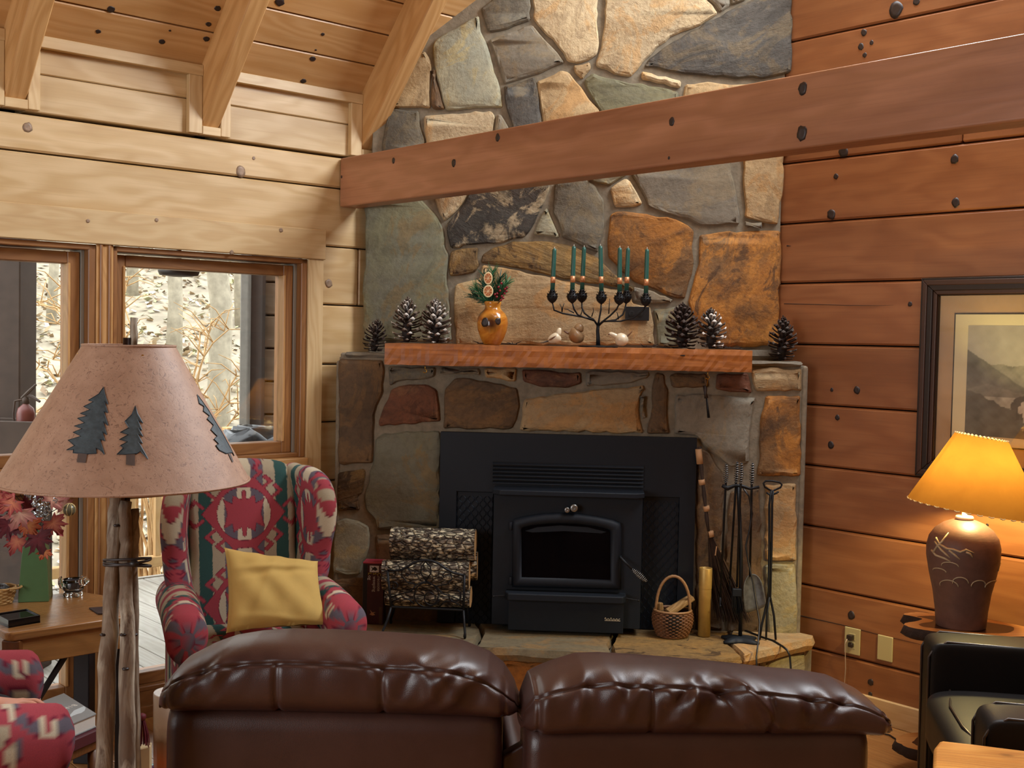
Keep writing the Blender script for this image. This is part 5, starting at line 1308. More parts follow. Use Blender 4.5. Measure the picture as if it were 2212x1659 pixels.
# black power cords
ca = obj('power_cord', MB().tube([tp_(1606, 1056, 5.03), tp_(1618, 1072, 5.03), tp_(1625, 1110, 5.035), tp_(1618, 1150, 5.035), tp_(1611, 1180, 5.03), tp_(1617, 1215, 5.02), tp_(1627, 1260, 5.0), tp_(1634, 1305, 4.98), tp_(1641, 1345, 4.93), tp_(1638, 1385, 4.87), tp_(1634, 1420, 4.79), tp_(1635, 1455, 4.775), tp_(1637, 1500, 4.765)], .0042, 6), plain('black_rubber', '#0e0e10', .4), smooth=True)
rebase(ca, tp_(1606, 1056, 5.03)); tag(ca, 'black power cord hanging down in front of the ash shovel and over the hearth edge', 'cord')
HP = lambda a, b, dz=.005: atZ(a, b, HZ + dz)
cb = obj('power_cord', MB().tube([HP(1596, 1358), HP(1620, 1366), HP(1645, 1376), HP(1670, 1384), HP(1690, 1396), HP(1700, 1404, .006), atY(1706, 1416, 4.90), atY(1708, 1440, 4.88), atY(1709, 1475, 4.875)], .0048, 6), plain('black_rubber_thick', '#0e0e10', .4), smooth=True)
rebase(cb, HP(1596, 1358)); tag(cb, 'black stove cord lying across the hearth slab and dropping off its slanted end', 'cord')
# ---- twig broom
bm_ = thing('twig_broom', 'rustic besom broom of bundled dark twigs leaning on the stones beside the stove', 'broom', (tp_(1590, 1350)[0], 5.13, HZ))
BP = lambda a, b, y=5.14: atY(a, b, y)
M['twigdark'] = plain('dark_twig', '#3b2a20', .7, var=.3, scale=40); M['strap'] = plain('pale_leather', '#b98d62', .6)
for k, (dx, dy) in enumerate(((-2.5, 0), (2, .004), (0, -.006), (1, .008))):
    obj('handle_stick', MB().tube([BP(1511 + dx, 965) + (0, dy, 0), BP(1515 + dx, 1010) + (0, dy, 0), BP(1521 - dx, 1070) + (0, dy, 0), BP(1527 + dx, 1120) + (0, dy, 0), BP(1532 - dx * .5, 1160) + (0, dy, 0)], .006, 6), M['twigdark'], bm_, smooth=True)
for (a, b), (c, d) in (((1508.5, 970), (1512, 1002)), ((1515, 1036), (1517, 1047)), ((1525, 1093), (1527, 1104)), ((1534, 1147), (1536, 1160))):
    obj('strap', MB().tube([BP(a, b), BP(c, d)], .0145, 10), M['strap'], bm_, smooth=True)
q = random.Random(9)
for part in range(2):
    m = MB()
    for k in range(150):
        u = q.uniform(0, 1); y = 5.13 + q.uniform(-.025, .03); s = BP(1530 + 9 * u, 1158, 5.14)
        e = BP(1548 + 74 * u + q.uniform(-5, 5), 1352 - 18 * abs(u - .6) + q.uniform(-14, 0), y)
        e[2] = max(e[2], HZ + .006)
        mid = s * .5 + e * .5 + np.array([-.012 + .01 * u + q.uniform(-.008, .008), q.uniform(-.012, .012), 0])
        m.tube([s, s * .75 + mid * .25, mid, e], [.0016, .0018, .0018, .0007], 3, cap=False)
    obj('bristles', m, M['twigdark'] if part == 0 else plain('twig_brown', '#4c3626', .7), bm_, kind='stuff')
obj('binding', MB().tube([BP(1534, 1194), BP(1545, 1196), BP(1560, 1190)], .003, 6).tube([BP(1545, 1200, 5.09), BP(1548, 1180, 5.10)], .003, 6), M['strap'], bm_)
# ================================================================== FURNITURE
# ---- woven kilim pattern, computed once as a small colour table
def in_poly(X, Z, P):
    r = np.zeros(X.shape, bool); n = len(P)
    for i in range(n):
        (x1, y1), (x2, y2) = P[i], P[(i + 1) % n]
        if y1 == y2: continue
        c = ((y1 > Z) != (y2 > Z)) & (X < (x2 - x1) * (Z - y1) / (y2 - y1) + x1)
        r ^= c
    return r
PU, PV, RES = .50, .38, .002
_nx, _nz = int(PU / RES), int(PV / RES)
KX, KZ = np.meshgrid((np.arange(_nx) + .5) * RES - PU / 2, (np.arange(_nz) + .5) * RES - PV / 2, indexing='ij')
KC = {k: np.array(rgb(h)[:3]) for k, h in dict(red='#a0434d', khaki='#a89c84', teal='#33524f', grey='#625c67', cream='#c6bba2', rose='#96404c', line='#6d2036').items()}
def _kilim():
    ax = np.abs(KX); img = np.zeros((_nx, _nz, 3)); img[:] = KC['rose']
    for lim, k in ((.228, 'khaki'), (.168, 'teal'), (.120, 'khaki'), (.074, 'grey'), (.026, 'cream')):
        img[ax < lim] = KC[k]
    def union(dz):
        Z = KZ - dz; m = (ax / .158 + np.abs(Z) / .205) < 1
        m |= (KX / .118) ** 2 + (Z / .142) ** 2 < 1
        m &= np.abs(Z) < .144
        for t in (.14, .40, .64, .88):
            for sx_ in (-1, 1):
                for sz_ in (-1, 1):
                    b = np.array([.158 * (1 - t) + .012, .158 * t - .0]); d = np.array([.74, .67]); e = np.array([d[1], -d[0]]) * (1 if t > .3 else -1) * -1
                    w = .007; L = .052
                    P = [b - e * w, b + d * L - e * w, b + d * (L + .002) - e * w, b + d * L + e * (w + .028), b + d * (L - .018) + e * (w + .030), b + d * (L - .016) + e * w, b + e * w]
                    m |= in_poly(KX * sx_, Z * sz_, [tuple(p) for p in P])
        ell = (KX / .100) ** 2 + (Z / .110) ** 2 < 1
        st = [(.0, .10), (.008, .092), (.010, .058), (.042, .078), (.044, .042), (.078, .062), (.064, .0), (.078, -.062), (.044, -.042), (.042, -.078), (.010, -.058), (.008, -.092), (0, -.10)]
        star = in_poly(ax, Z, st + [(-.01, -.1), (-.01, .1)])
        return m, ell, star
    for dz in (0, PV, -PV):
        m, ell, star = union(dz)
        body = (m & ~ell) | (star & ell)
        img[ell & ~star & (ax >= .074)] = KC['cream']
        er = body.copy()
        for sh, axs in ((1, 0), (-1, 0), (1, 1), (-1, 1)): er &= np.roll(body, sh, axs)
        img[body] = KC['red']; img[body & ~er] = KC['line']
    return img
KIMG = _kilim()
def kilim(u, v):
    i = (np.floor((np.asarray(u) / PU + .5) * _nx).astype(int)) % _nx
    j = (np.floor((np.asarray(v) / PV + .5) * _nz).astype(int)) % _nz
    c = KIMG[i, j]
    return np.concatenate([c, np.ones(c.shape[:-1] + (1,))], -1)
M['kilim'] = colattr('kilim_fabric', .9, True, .15)

def puff(outline, th, place, colf=None, edge=.03, rings=None, dome=0.0, T=None, step=.006):
    # closed upholstered slab: outline (2D), thickness th, rounded edge; place(x, y, w) -> 3D
    O = np.array(outline, float); seg = np.roll(O, -1, 0) - O; ln = np.linalg.norm(seg, axis=1)
    pts = []
    for i in range(len(O)):
        k = max(1, int(ln[i] / step))
        for j in range(k): pts.append(O[i] + seg[i] * j / k)
    P = np.array(pts); c = P.mean(0); R = np.linalg.norm(P - c, axis=1).max()
    prof = []
    for a in np.linspace(0, math.pi / 2, 7): prof.append((edge * (1 - math.cos(a)) / 1.0, math.sin(a)))   # (inset, w fraction)
    k = rings or max(3, int(R / step))
    n = len(P); V, C = [], []
    def ring(f, ins, w):
        d = P - c; r = np.linalg.norm(d, axis=1, keepdims=True)
        q = c + d * np.maximum(0, (r - ins) / r) * f
        V.extend([place(x, y, w) for x, y in q])
        if colf is not None: C.append(colf(q[:, 0], q[:, 1]))
    rows = []
    for ins, wf in prof: rows.append((1.0, ins, th / 2 * wf))
    for i in range(1, k + 1):
        f = 1 - i / k * .985; rows.append((f, edge, th / 2 + dome * (1 - f ** 2)))
    back = [(f, ins, -w) for f, ins, w in rows[1:]]
    front = rows
    for f, ins, w in front[::-1] + back: ring(f, ins, w)
    nr = len(front) + len(back); fs = []
    for i in range(nr - 1):
        for j in range(n): fs.append((i * n + j, i * n + (j + 1) % n, (i + 1) * n + (j + 1) % n, (i + 1) * n + j))
    fs.append(tuple(range(n - 1, -1, -1))); fs.append(tuple((nr - 1) * n + j for j in range(n)))
    m = MB(T); m.add(V, fs, np.concatenate(C) if C else None)
    return m
def spline(pts, n=8, closed=True):
    P = np.array(pts, float); N = len(P); out = []
    for i in range(N if closed else N - 1):
        p0, p1, p2, p3 = P[(i - 1) % N], P[i], P[(i + 1) % N], P[(i + 2) % N]
        if not closed: p0, p3 = P[max(i - 1, 0)], P[min(i + 2, N - 1)]
        for j in range(n):
            t = j / n; out.append(.5 * ((2 * p1) + (-p0 + p2) * t + (2 * p0 - 5 * p1 + 4 * p2 - p3) * t * t + (-p0 + 3 * p1 - 3 * p2 + p3) * t ** 3))
    if not closed: out.append(P[-1])
    return [tuple(p) for p in out]

def wing_chair(label, loc, rz, fine=1.0, vo=.898):
    t = thing('wing_chair', label, 'armchair', loc, 'kilim wing chairs', rz=rz)
    t.scale = (.84, 1, 1)
    s = .006 / fine
    tilt = lambda z: .20 + max(0, z - .42) * .20
    bo = spline([(-.25, .42), (.25, .42), (.255, .75), (.262, 1.02), (.21, 1.085), (.08, 1.105), (-.08, 1.105), (-.21, 1.085), (-.262, 1.02), (-.255, .75)], 6)
    obj('backrest', puff(bo, .13, lambda x, z, w: (x, tilt(z) + .03 - w - .02 * (1 - (x / .3) ** 2), z), lambda x, z: kilim(x * .80, (z - vo) * 1.07), .045, step=s), M['kilim'], t, smooth=True)
    for sg in (-1, 1):
        wo = spline([(.36, 1.06), (.26, 1.085), (.15, 1.085), (.08, 1.05), (.055, .97), (.07, .86), (.10, .74), (.10, .62), (.20, .56), (.34, .56), (.37, .8)], 6)
        def pl(y, z, w, sg=sg): return (sg * (.268 + (.22 - y) * .28 + .05 * math.sin((z - .56) * 5.5) + w), y, z)
        obj('wing', puff(wo, .105, pl, lambda y, z: kilim((y - .14) * 1.3, z - .89), .05, step=s), M['kilim'], t, smooth=True)
        # rolled arm: a scroll that runs from the wing to the front, then droops over its panel
        prof = []
        N = 44; Q = 46; V = np.zeros((N, Q, 3)); U_, V_ = np.zeros((N, Q)), np.zeros((N, Q))
        for i in range(N):
            f = i / (N - 1); y = .26 - .60 * f; r = .083 * (1.0 if f < .93 else math.sqrt(max(0.02, 1 - ((f - .93) / .075) ** 2)))
            zc = .575 + .016 * math.sin(3.14 * f) - .02 * f
            for k in range(Q):
                a = 2 * math.pi * k / Q
                V[i, k] = (sg * (.312 + r * 1.05 * math.cos(a) + .03 * f), y, zc + r * math.sin(a) * (1 if math.sin(a) > 0 else 1.25))
                U_[i, k] = y; V_[i, k] = a * .083 * (1 if sg > 0 else 1)
        m = MB(); m.grid(V, closed_v=True, col=kilim(U_ + .27, V_ - .13)); m.f.append(tuple(range(Q))); m.f.append(tuple((N - 1) * Q + k for k in range(Q - 1, -1, -1)))
        obj('arm', m, M['kilim'], t, smooth=True)
        ap = [(-.33, .13), (-.33, .50), (.28, .52), (.28, .13)]
        obj('arm_panel', puff(ap, .11, lambda y, z, w, sg=sg: (sg * (.30 + w), y, z), lambda y, z: kilim(y + .05, z - .5), .03, step=.009 / fine), M['kilim'], t, smooth=True)
    so = [(-.262, -.345), (.262, -.345), (.262, .20), (-.262, .20)]
    obj('seat_cushion', puff(so, .13, lambda x, y, w: (x, y, .415 + w), lambda x, y: kilim(x, y + .08), .05, dome=.02, step=s), M['kilim'], t, smooth=True)
    obj('seat_rail', puff([(-.30, -.31), (.30, -.31), (.30, .28), (-.30, .28)], .22, lambda x, y, w: (x, y, .25 + w), lambda x, y: kilim(x, y), .02, step=.02), M['kilim'], t, smooth=True)
    for x in (-.30, .30):
        for y in (-.28, .27):
            obj('leg', MB().tube([(x, y, .0), (x, y, .08), (x, y, .15)], [.016, .022, .028], 8), M['darkwood'], t, smooth=True)
    return t
M['darkwood'] = plain('dark_turned_wood', '#2c1a12', .35)
wc = atD(549, 1330, 4.42)
wing_chair('red and khaki kilim wing chair in front of the wide casement', (wc[0], wc[1], 0), math.radians(26), 1.0)
# ---- mustard pillow leaning in the chair
M['mustard'] = plain('mustard_cotton', '#cdae66', .85, var=.08, scale=9, bumps=.25, spec=.2)
def cushion(label, corners, th, mat, nm='throw_pillow'):
    a, b, c, d = [np.array(q, float) for q in corners]; N = 46
    nrm = np.cross(b - a, d - a); nrm /= np.linalg.norm(nrm)
    V1, V2 = np.zeros((N, N, 3)), np.zeros((N, N, 3))
    for i in range(N):
        for j in range(N):
            u, v = i / (N - 1), j / (N - 1)
            pu = 4 * u * (1 - u); pv = 4 * v * (1 - v)
            pin = .045 * (1 - pv) * pu + 0 * u
            uu = u + (.5 - u) * .10 * pv * 0 + (.5 - u) * .07 * (pv ** .8); vv = v + (.5 - v) * .07 * (pu ** .8)
            p = a * (1 - uu) * (1 - vv) + b * uu * (1 - vv) + c * uu * vv + d * (1 - uu) * vv
            h = th / 2 * (pu * pv) ** .42
            wr = .006 * math.sin(10 * v + 16 * u) * pu * pv + .005 * math.sin(26 * u - 8 * v + 1) * (1 - pv) ** .5 * pu + .008 * math.exp(-((v - .78 - .15 * (u - .5)) / .04) ** 2) * pu - .007 * math.exp(-((v - .68 - .22 * (u - .4)) / .05) ** 2) * pu + .006 * math.exp(-((u - .2 - .35 * v) / .05) ** 2) * pv + .007 * math.exp(-((v - .16 + .2 * u) / .05) ** 2) * pu
            V1[i, j] = p + nrm * (h + wr); V2[i, j] = p - nrm * h
    m = MB(); m.grid(V1); m.grid(V2, flip=True)
    o = obj(nm, m, mat, smooth=True); rebase(o, (a + b) / 2)
    bm = bmesh.new(); bm.from_mesh(o.data); bmesh.ops.remove_doubles(bm, verts=bm.verts, dist=.0004); bm.to_mesh(o.data); bm.free()
    o['label'], o['category'] = label, 'pillow'
    return o
cushion('mustard yellow square throw pillow leaning in the seat of the kilim chair', [atD(488, 1368, 4.18), atD(710, 1350, 4.30), atD(687, 1212, 4.42), atD(484, 1182, 4.33)], .15, M['mustard'])

# ---- reclining leather sofa seen from behind
def leather(name, base, hi, rough=.3, spec=.55):
    t = NT(name); g = t.gc()
    v = t.vor(t.scale(g, (1, 1, 1)), 260, 'DISTANCE_TO_EDGE'); n = t.noise(g, 5, 4, .6); f = t.noise(g, 60, 3)
    col = t.mix(t.ramp(n, [(.35, (0, 0, 0)), (.7, (1, 1, 1))]), base, hi)
    h = t.math('ADD', t.ramp(v, [(0, (0, 0, 0)), (.25, (1, 1, 1))]), t.math('MULTIPLY', f, .6))
    return t.done(col, t.math('MULTIPLY_ADD', n, .14, rough - .06), t.bump(h, .10, .001), Specular_IOR_Level=spec)
M['brownleather'] = leather('brown_leather', '#371f19', '#42271f', .38)
M['blackleather'] = leather('black_leather', '#100d0c', '#151110', .5, .25)
M['stitch'] = plain('stitch_thread', '#7d6a60', .6)
sofa = thing('reclining_sofa', 'brown leather reclining sofa with two puffy backs, seen from behind', 'sofa', (0.1, 2.62, 0))
def fit_T(px, d, rz):
    p = atD(px, 1500, d); return rotz(rz, (p[0], p[1], 0))
def pillow_back(T, x0, x1, zb, top, seed, wr, seams, seam_f, zshift=0.0):
    NX, NQ = 240, 110; V = np.zeros((NX, NQ, 3)); q = random.Random(seed)
    tx = [p[0] for p in top]; tz = [p[1] for p in top]
    rip = [(q.uniform(0, 6), q.uniform(40, 100), q.uniform(.4, 1)) for _ in range(6)]
    folds = [(q.uniform(x0, x1), q.uniform(.012, .03), q.uniform(-.5, .5), q.uniform(.5, 1) * (1 if q.random() < .5 else -1)) for _ in range(26)]
    for i in range(NX):
        s = i / (NX - 1); x = x0 + (x1 - x0) * (.5 - .5 * math.cos(math.pi * s))
        zt = float(np.interp(x, tx, tz)); e = min(x - x0, x1 - x); k = min(1, max(0.0, e / .06)); k = math.sqrt(max(.0, 1 - (1 - k) ** 2.2))
        zl = zb + .02 * (1 - k); hz = max(.012, (zt - zl) / 2); zc = (zt + zl) / 2; hy = .022 + .105 * k
        for j in range(NQ):
            a = 2 * math.pi * j / NQ        # a=0 towards the camera (-y), rising
            ca, sa = math.cos(a), math.sin(a)
            y = -hy * math.copysign(abs(ca) ** .75, ca); z = hz * math.copysign(abs(sa) ** .72, sa)
            asn = seam_f(x)
            dA = a - asn if a < math.pi else a - asn - 2 * math.pi
            d = 0.0
            if -1.6 < dA < 1.6:
                d -= .010 * math.exp(-(dA / .04) ** 2)
                amp = wr(x)
                rp = sum(w * math.sin(f * x + p0 + 1.5 * dA) for p0, f, w in rip) / 3
                d += amp * rp * math.exp(-abs(dA) / .42)
                for (fx, fw, sl, fa) in folds:
                    d += fa * amp * 1.1 * math.exp(-((x - fx - sl * .16 * dA) / fw) ** 2) * math.exp(-((dA + .15) / .55) ** 2)
            for sx_ in seams:
                if a < asn or a > 5.2: d -= .007 * math.exp(-((x - sx_) / .006) ** 2)
            d -= .006 * math.exp(-((e - .035) / .006) ** 2) if a < asn + .9 or a > 5.3 else 0
            V[i, j] = (x, .10 + y - d * ca, zc + z + d * sa * .8 + zshift)
    m = MB(T); m.grid(V, closed_v=True); m.f.append(tuple(range(NQ))); m.f.append(tuple((NX - 1) * NQ + k for k in range(NQ - 1, -1, -1)))
    return m
TL = fit_T(720, 2.50, math.radians(3.3)); TR = fit_T(1517, 2.46, math.radians(7.6))
def topline(pts, pc, d, rz):
    # crest outline read at the pillow's own distance, in the local frame of that back
    out = []
    T = np.linalg.inv(rotz(rz, tuple(atD(pc, 1500, d)[:2]) + (0,)))
    yv = np.array([-math.sin(rz), math.cos(rz), 0]); o = atD(pc, 1500, d)
    for px, py in pts:
        p = hit(px, py, yv, yv @ o + .10); l = T[:3, :3] @ p + T[:3, 3]; out.append((l[0], l[2]))
    return out
tl1 = topline([(361, 1508), (370, 1462), (400, 1427), (451, 1400), (499, 1382), (559, 1372), (622, 1368), (718, 1370), (837, 1376), (937, 1384), (996, 1394), (1056, 1420), (1088, 1447), (1112, 1483), (1120, 1512)], 720, 2.50, math.radians(3.3))
tl2 = topline([(1123, 1540), (1129, 1500), (1146, 1463), (1199, 1440), (1251, 1423), (1303, 1421), (1410, 1428), (1502, 1436), (1597, 1446), (1677, 1456), (1756, 1463), (1808, 1473), (1836, 1486), (1868, 1502), (1891, 1526), (1904, 1556)], 1517, 2.46, math.radians(7.6))
obj('back_pillow', pillow_back(TL, tl1[0][0] - .004, tl1[-1][0] + .004, .79, tl1, 3, lambda x: .0022 + .010 * max(0, min(1, (x - .02) / .22)) + .006 * max(0, min(1, (-x - .16) / .1)), (-.12, .106), lambda x: .46 - .08 * x + .3 * max(0, abs(x) - .25)), M['brownleather'], sofa, smooth=True)
obj('back_pillow', pillow_back(TR, tl2[0][0] - .004, tl2[-1][0] + .004, .775, tl2, 8, lambda x: .010 + .014 * max(0, min(1, (x + .1) / .35)), (-.108, .146), lambda x: .60 - .12 * (x + .1) + .05 * math.sin(9 * x)), M['brownleather'], sofa, smooth=True)
for T, xa, xb, zt in ((TL, -.366, .366, .808), (TR, -.370, .374, .800)):
    m = MB(T); N = 20; V = []
    prof = [(.0, .10), (.0, zt - .05), (.004, zt - .028), (.016, zt - .010), (.034, zt - .001), (.06, zt), (.15, zt - .002), (.2, zt - .03), (.2, .10)]
    st_ = [xa, xa + .004, xa + .014, xa + .03] + list(np.linspace(xa + .06, xb - .06, 16)) + [xb - .03, xb - .014, xb - .004, xb]
    for x in st_:
        e = min(x - xa, xb - x); k = 0 if e > .03 else (1 - math.sqrt(max(0, 1 - (1 - e / .03) ** 2))) * .03
        V.append([(x, y + k * (1 if y < .1 else -1), z - (k * .7 if z > .2 else 0)) for y, z in prof])
    m.grid(np.array(V), closed_v=True); n = len(prof); m.f.append(tuple(range(n))); m.f.append(tuple((len(st_) - 1) * n + k for k in range(n - 1, -1, -1)))
    obj('back_shell', m, M['brownleather'], sofa, smooth=True)
    cc = (xa + xb) / 2
    m = puff([(cc - .25, .20), (cc + .25, .20), (cc + .25, .80), (cc - .25, .80)], .20, lambda x, y, w: (x, y, .38 + w), None, .06, dome=.02, T=T, step=.03); obj('seat_cushion', m, M['brownleather'], sofa, smooth=True)
    obj('seat_base', MB(T).box(xa + .01, xb - .01, .16, .80, .05, .29), M['brownleather'], sofa, bev=(.02, 2))
for T, xa, xb, zt in ((TL, -.36, -.24, .60), (TR, .06, .19, .70), (TR, .26, .365, .60), (TL, .27, .36, .58), (TR, -.365, -.27, .58)):
    if zt == .70:
        obj('folded_headrest', MB(T).tube([(.125, .55, .60), (.125, .66, .655), (.125, .80, .655), (.125, .84, .60)], [.05, .058, .055, .04], 14), M['brownleather'], sofa, smooth=True)
    else:
        obj('arm', MB(T).box(xa, xb, .2, .86, .05, zt), M['brownleather'], sofa, bev=(.04, 3))
p = atD(1112, 1640, 2.56)
obj('console_flap', MB(rotz(math.radians(5), (p[0], p[1], 0))).hexa([(-.034, -.01, .30), (.03, -.01, .30), (.03, .03, .30), (-.034, .03, .30)], [(-.030, -.01, .70), (.028, -.01, .735), (.028, .03, .735), (-.030, .03, .70)]), M['brownleather'], sofa, bev=(.008, 2))
for T in (TL, TR):
    for x in (-.3, .3): obj('foot', MB(T).box(x - .03, x + .03, .06, .12, 0, .10), M['darkwood'], sofa)

# ---- driftwood floor lamp
LP = atD(272, 1200, 2.42)
fl = thing('floor_lamp', 'rustic floor lamp of bundled driftwood sticks with a parchment shade and pine tree motifs', 'lamp', (LP[0], LP[1], 0))
t = NT('parchment'); g = t.gc()
n1 = t.noise(g, 26, 4, .6, .5); v1 = t.vor(t.scale(g, (1, 1, 1)), 40, 'DISTANCE_TO_EDGE'); nz = t.noise(g, 70, 4, .7, 2.4)
col = t.mix(t.ramp(n1, [(.35, (0, 0, 0)), (.65, (1, 1, 1))]), '#977660', '#a5846d')
col = t.mix(t.ramp(nz, [(.38, (1, 1, 1)), (.43, (0, 0, 0))]), col, '#7f6150')
M['parch'] = t.done(col, .55, t.bump(nz, .25, .002), Specular_IOR_Level=.35)
sc_ = atD(271, 1030, 2.42); ZB, ZTP = 1.306, 1.588
RB, RT = 262 * 2.42 / 2510, 95 * 2.42 / 2510
tc = atD(284, 745, 2.42); dxs = (tc - sc_)[:2]
def shade_pt(a, f, off=0.0):
    r = RB + (RT - RB) * f + off
    return np.array([sc_[0] + dxs[0] * f * .6 + r * math.cos(a), sc_[1] + dxs[1] * f * .6 + r * math.sin(a), ZB + (ZTP - ZB) * f])
NA = 72
V = np.array([[shade_pt(2 * math.pi * i / NA, f) for f in np.linspace(0, 1, 14)] for i in range(NA)])
V2 = np.array([[shade_pt(2 * math.pi * i / NA, f, -.003) for f in np.linspace(0, 1, 14)] for i in range(NA)])
m = MB(); m.grid(V, closed_u=True); m.grid(V2, closed_u=True, flip=True)
sh = obj('lamp_shade', m, M['parch'], fl, smooth=True, fix=False)
for f in (0.004, .996):
    obj('shade_rim', MB().tube([shade_pt(2 * math.pi * i / NA, f, .0) for i in range(NA)], .0028, 6, closed=True), M['parch'], sh, smooth=True)
def on_shade(px, py):
    # where a sight line first meets the cone
    r = ray(px, py); r = r / np.linalg.norm(r); lo = None
    for d in np.arange(1.9, 2.6, .002):
        p = EYE + r * d; f = (p[2] - ZB) / (ZTP - ZB); c = np.array([sc_[0] + dxs[0] * f * .6, sc_[1] + dxs[1] * f * .6]); R = RB + (RT - RB) * f
        if np.hypot(*(p[:2] - c)) < R: return math.atan2(p[1] - c[1], p[0] - c[0]), f
    return None
def z8(q): return [(x / 2.9625, 500 + y / 2.9625) for x, y in q]
tree1 = z8([(665, 995), (672, 1040), (692, 1105), (668, 1085), (690, 1160), (664, 1150), (692, 1240), (660, 1215), (684, 1300), (655, 1280), (672, 1340), (640, 1330), (668, 1425), (640, 1395), (615, 1385), (620, 1418), (560, 1422), (470, 1415), (475, 1395), (430, 1398), (480, 1370), (440, 1335), (520, 1310), (470, 1285), (530, 1262), (478, 1245), (545, 1225), (500, 1195), (560, 1180), (515, 1165), (580, 1140), (540, 1120), (600, 1090), (570, 1080), (635, 1040)])
tree2 = z8([(866, 1115), (878, 1165), (912, 1225), (880, 1205), (906, 1270), (884, 1255), (912, 1310), (880, 1295), (910, 1355), (885, 1345), (945, 1455), (900, 1405), (875, 1420), (800, 1425), (750, 1425), (790, 1385), (770, 1370), (815, 1345), (765, 1330), (820, 1300), (770, 1285), (825, 1255), (800, 1215), (845, 1170)])
tree3 = z8([(1258, 1045), (1285, 1080), (1330, 1145), (1372, 1215), (1410, 1275), (1440, 1330), (1470, 1385), (1492, 1435), (1480, 1415), (1440, 1420), (1400, 1400), (1375, 1370), (1395, 1360), (1365, 1330), (1385, 1310), (1345, 1270), (1360, 1240), (1320, 1200), (1335, 1180), (1295, 1150), (1300, 1120), (1270, 1100)])
stub = [z8([(505, 1418), (562, 1418), (550, 1480), (495, 1475)]), z8([(808, 1423), (862, 1423), (862, 1498), (806, 1490)]), z8([(1455, 1420), (1470, 1420), (1490, 1472), (1482, 1476)])]
M['treeink'] = plain('blue_green_ink', '#3d4a50', .6, var=.45, scale=90); M['trunkink'] = plain('grey_brown_ink', '#4f4039', .6, var=.2, scale=60); M['inkline'] = plain('ink_line', '#23313a', .6)
def decal(px, mat, off=.0012, name='tree_motif', line=True):
    P = [on_shade(*q) for q in px]
    P = [q for q in P if q is not None]
    # refine edges and interior by splitting the triangles so the motif follows the cone
    tri = tessellate_polygon([[Vector((a, f, 0)) for a, f in P]])
    pts = [np.array(q) for q in P]; T = [tuple(x) for x in tri]
    for _ in range(2):
        n2 = []; cache = {}
        def midp(i, j):
            k = (min(i, j), max(i, j))
            if k not in cache: pts.append((pts[i] + pts[j]) / 2); cache[k] = len(pts) - 1
            return cache[k]
        for a, b, c in T:
            ab, bc_, ca_ = midp(a, b), midp(b, c), midp(c, a); n2 += [(a, ab, ca_), (ab, b, bc_), (ca_, bc_, c), (ab, bc_, ca_)]
        T = n2
    o = obj(name, MB().add([shade_pt(a, f, off) for a, f in pts], T), mat, sh, fix=False)
    if line: obj('tree_outline', MB().tube([shade_pt(a, f, off) for a, f in P], .0013, 4, closed=True), M['inkline'], o) if False else obj('tree_outline', MB().tube([shade_pt(a, f, off) for a, f in P], .0012, 4, closed=True), M['inkline'], sh)
for px in (tree1, tree2, tree3): decal(px, M['treeink'])
for px in stub: decal(px, M['trunkink'], .0016, 'trunk_motif', False)
M['drift'] = None
t = NT('driftwood'); g = t.gc()
n1 = t.noise(t.scale(g, (5, 30, 30)), 1.0, 5, .65, .6); n2 = t.noise(g, 11, 3)
col = t.mix(t.ramp(n1, [(.40, (0, 0, 0)), (.62, (1, 1, 1))]), '#5d4c3f', '#b3a895')
col = t.mix(t.ramp(n2, [(.4, (0, 0, 0)), (.7, (1, 1, 1))]), col, '#6a5543')
M['drift'] = t.done(col, .8, t.bump(n1, .7, .006), Specular_IOR_Level=.25)
def stick(pts, r, seed, d=2.42):
    q = random.Random(seed); P = [atD(a, b, d2) for a, b, d2 in pts]; n = 26; A = []
    L = np.array(P); tt = np.linspace(0, len(P) - 1, n)
    R = []
    for k in tt:
        i = min(int(k), len(P) - 2); f = k - i
        A.append(L[i] * (1 - f) + L[i + 1] * f + np.array([q.uniform(-.0022, .0022), q.uniform(-.002, .002), 0])); R.append(np.interp(k, range(len(P)), r) * .80 * q.uniform(.93, 1.07))
    m = MB().tube(A, R, 12)
    o = obj('stick', m, M['drift'], fl, smooth=True, grain=(0, 0, 1), seed=seed)
    cu = A[0]; e = A[0] - A[1]; e = e / np.linalg.norm(e)
    for _ in range(2):
        k = q.randint(4, 18); a = q.uniform(-2.6, -.6); c = A[k] + np.array([math.cos(a), math.sin(a), 0]) * R[k] * .97
        obj('knot', MB().lathe([(.0, -.003), (.006, -.003), (.0075, .0), (.004, .002), (.0, .001)], 8, c, cap=False), M['knot'], o, smooth=True)
stick([(255, 1046, 2.41), (250, 1120, 2.41), (246, 1215, 2.40), (240, 1320, 2.39), (231, 1450, 2.37), (226, 1600, 2.36), (222, 1800, 2.34), (216, 2300, 2.30)], [.020, .020, .021, .021, .022, .022, .022, .023], 1)
stick([(270, 1083, 2.40), (271, 1150, 2.40), (272, 1215, 2.395), (273, 1320, 2.38), (274, 1450, 2.37), (274, 1600, 2.37), (275, 1800, 2.36), (277, 2280, 2.36)], [.0155, .016, .016, .018, .019, .020, .020, .021], 2)
stick([(288, 1100, 2.43), (287, 1150, 2.43), (284, 1215, 2.43), (284, 1320, 2.43), (286, 1450, 2.43), (287, 1600, 2.43), (290, 1800, 2.44), (300, 2280, 2.46)], [.016, .0165, .017, .017, .017, .017, .018, .019], 3)
ft = atD(272, 1100, 2.43)
obj('metal_post', MB().tube([(ft[0], ft[1], .02), (ft[0], ft[1], ZB + .05), (ft[0], ft[1] - .0, ZTP + .015)], .0085, 10), plain('bronze_post', '#2a1a14', .4, .5), fl, smooth=True)
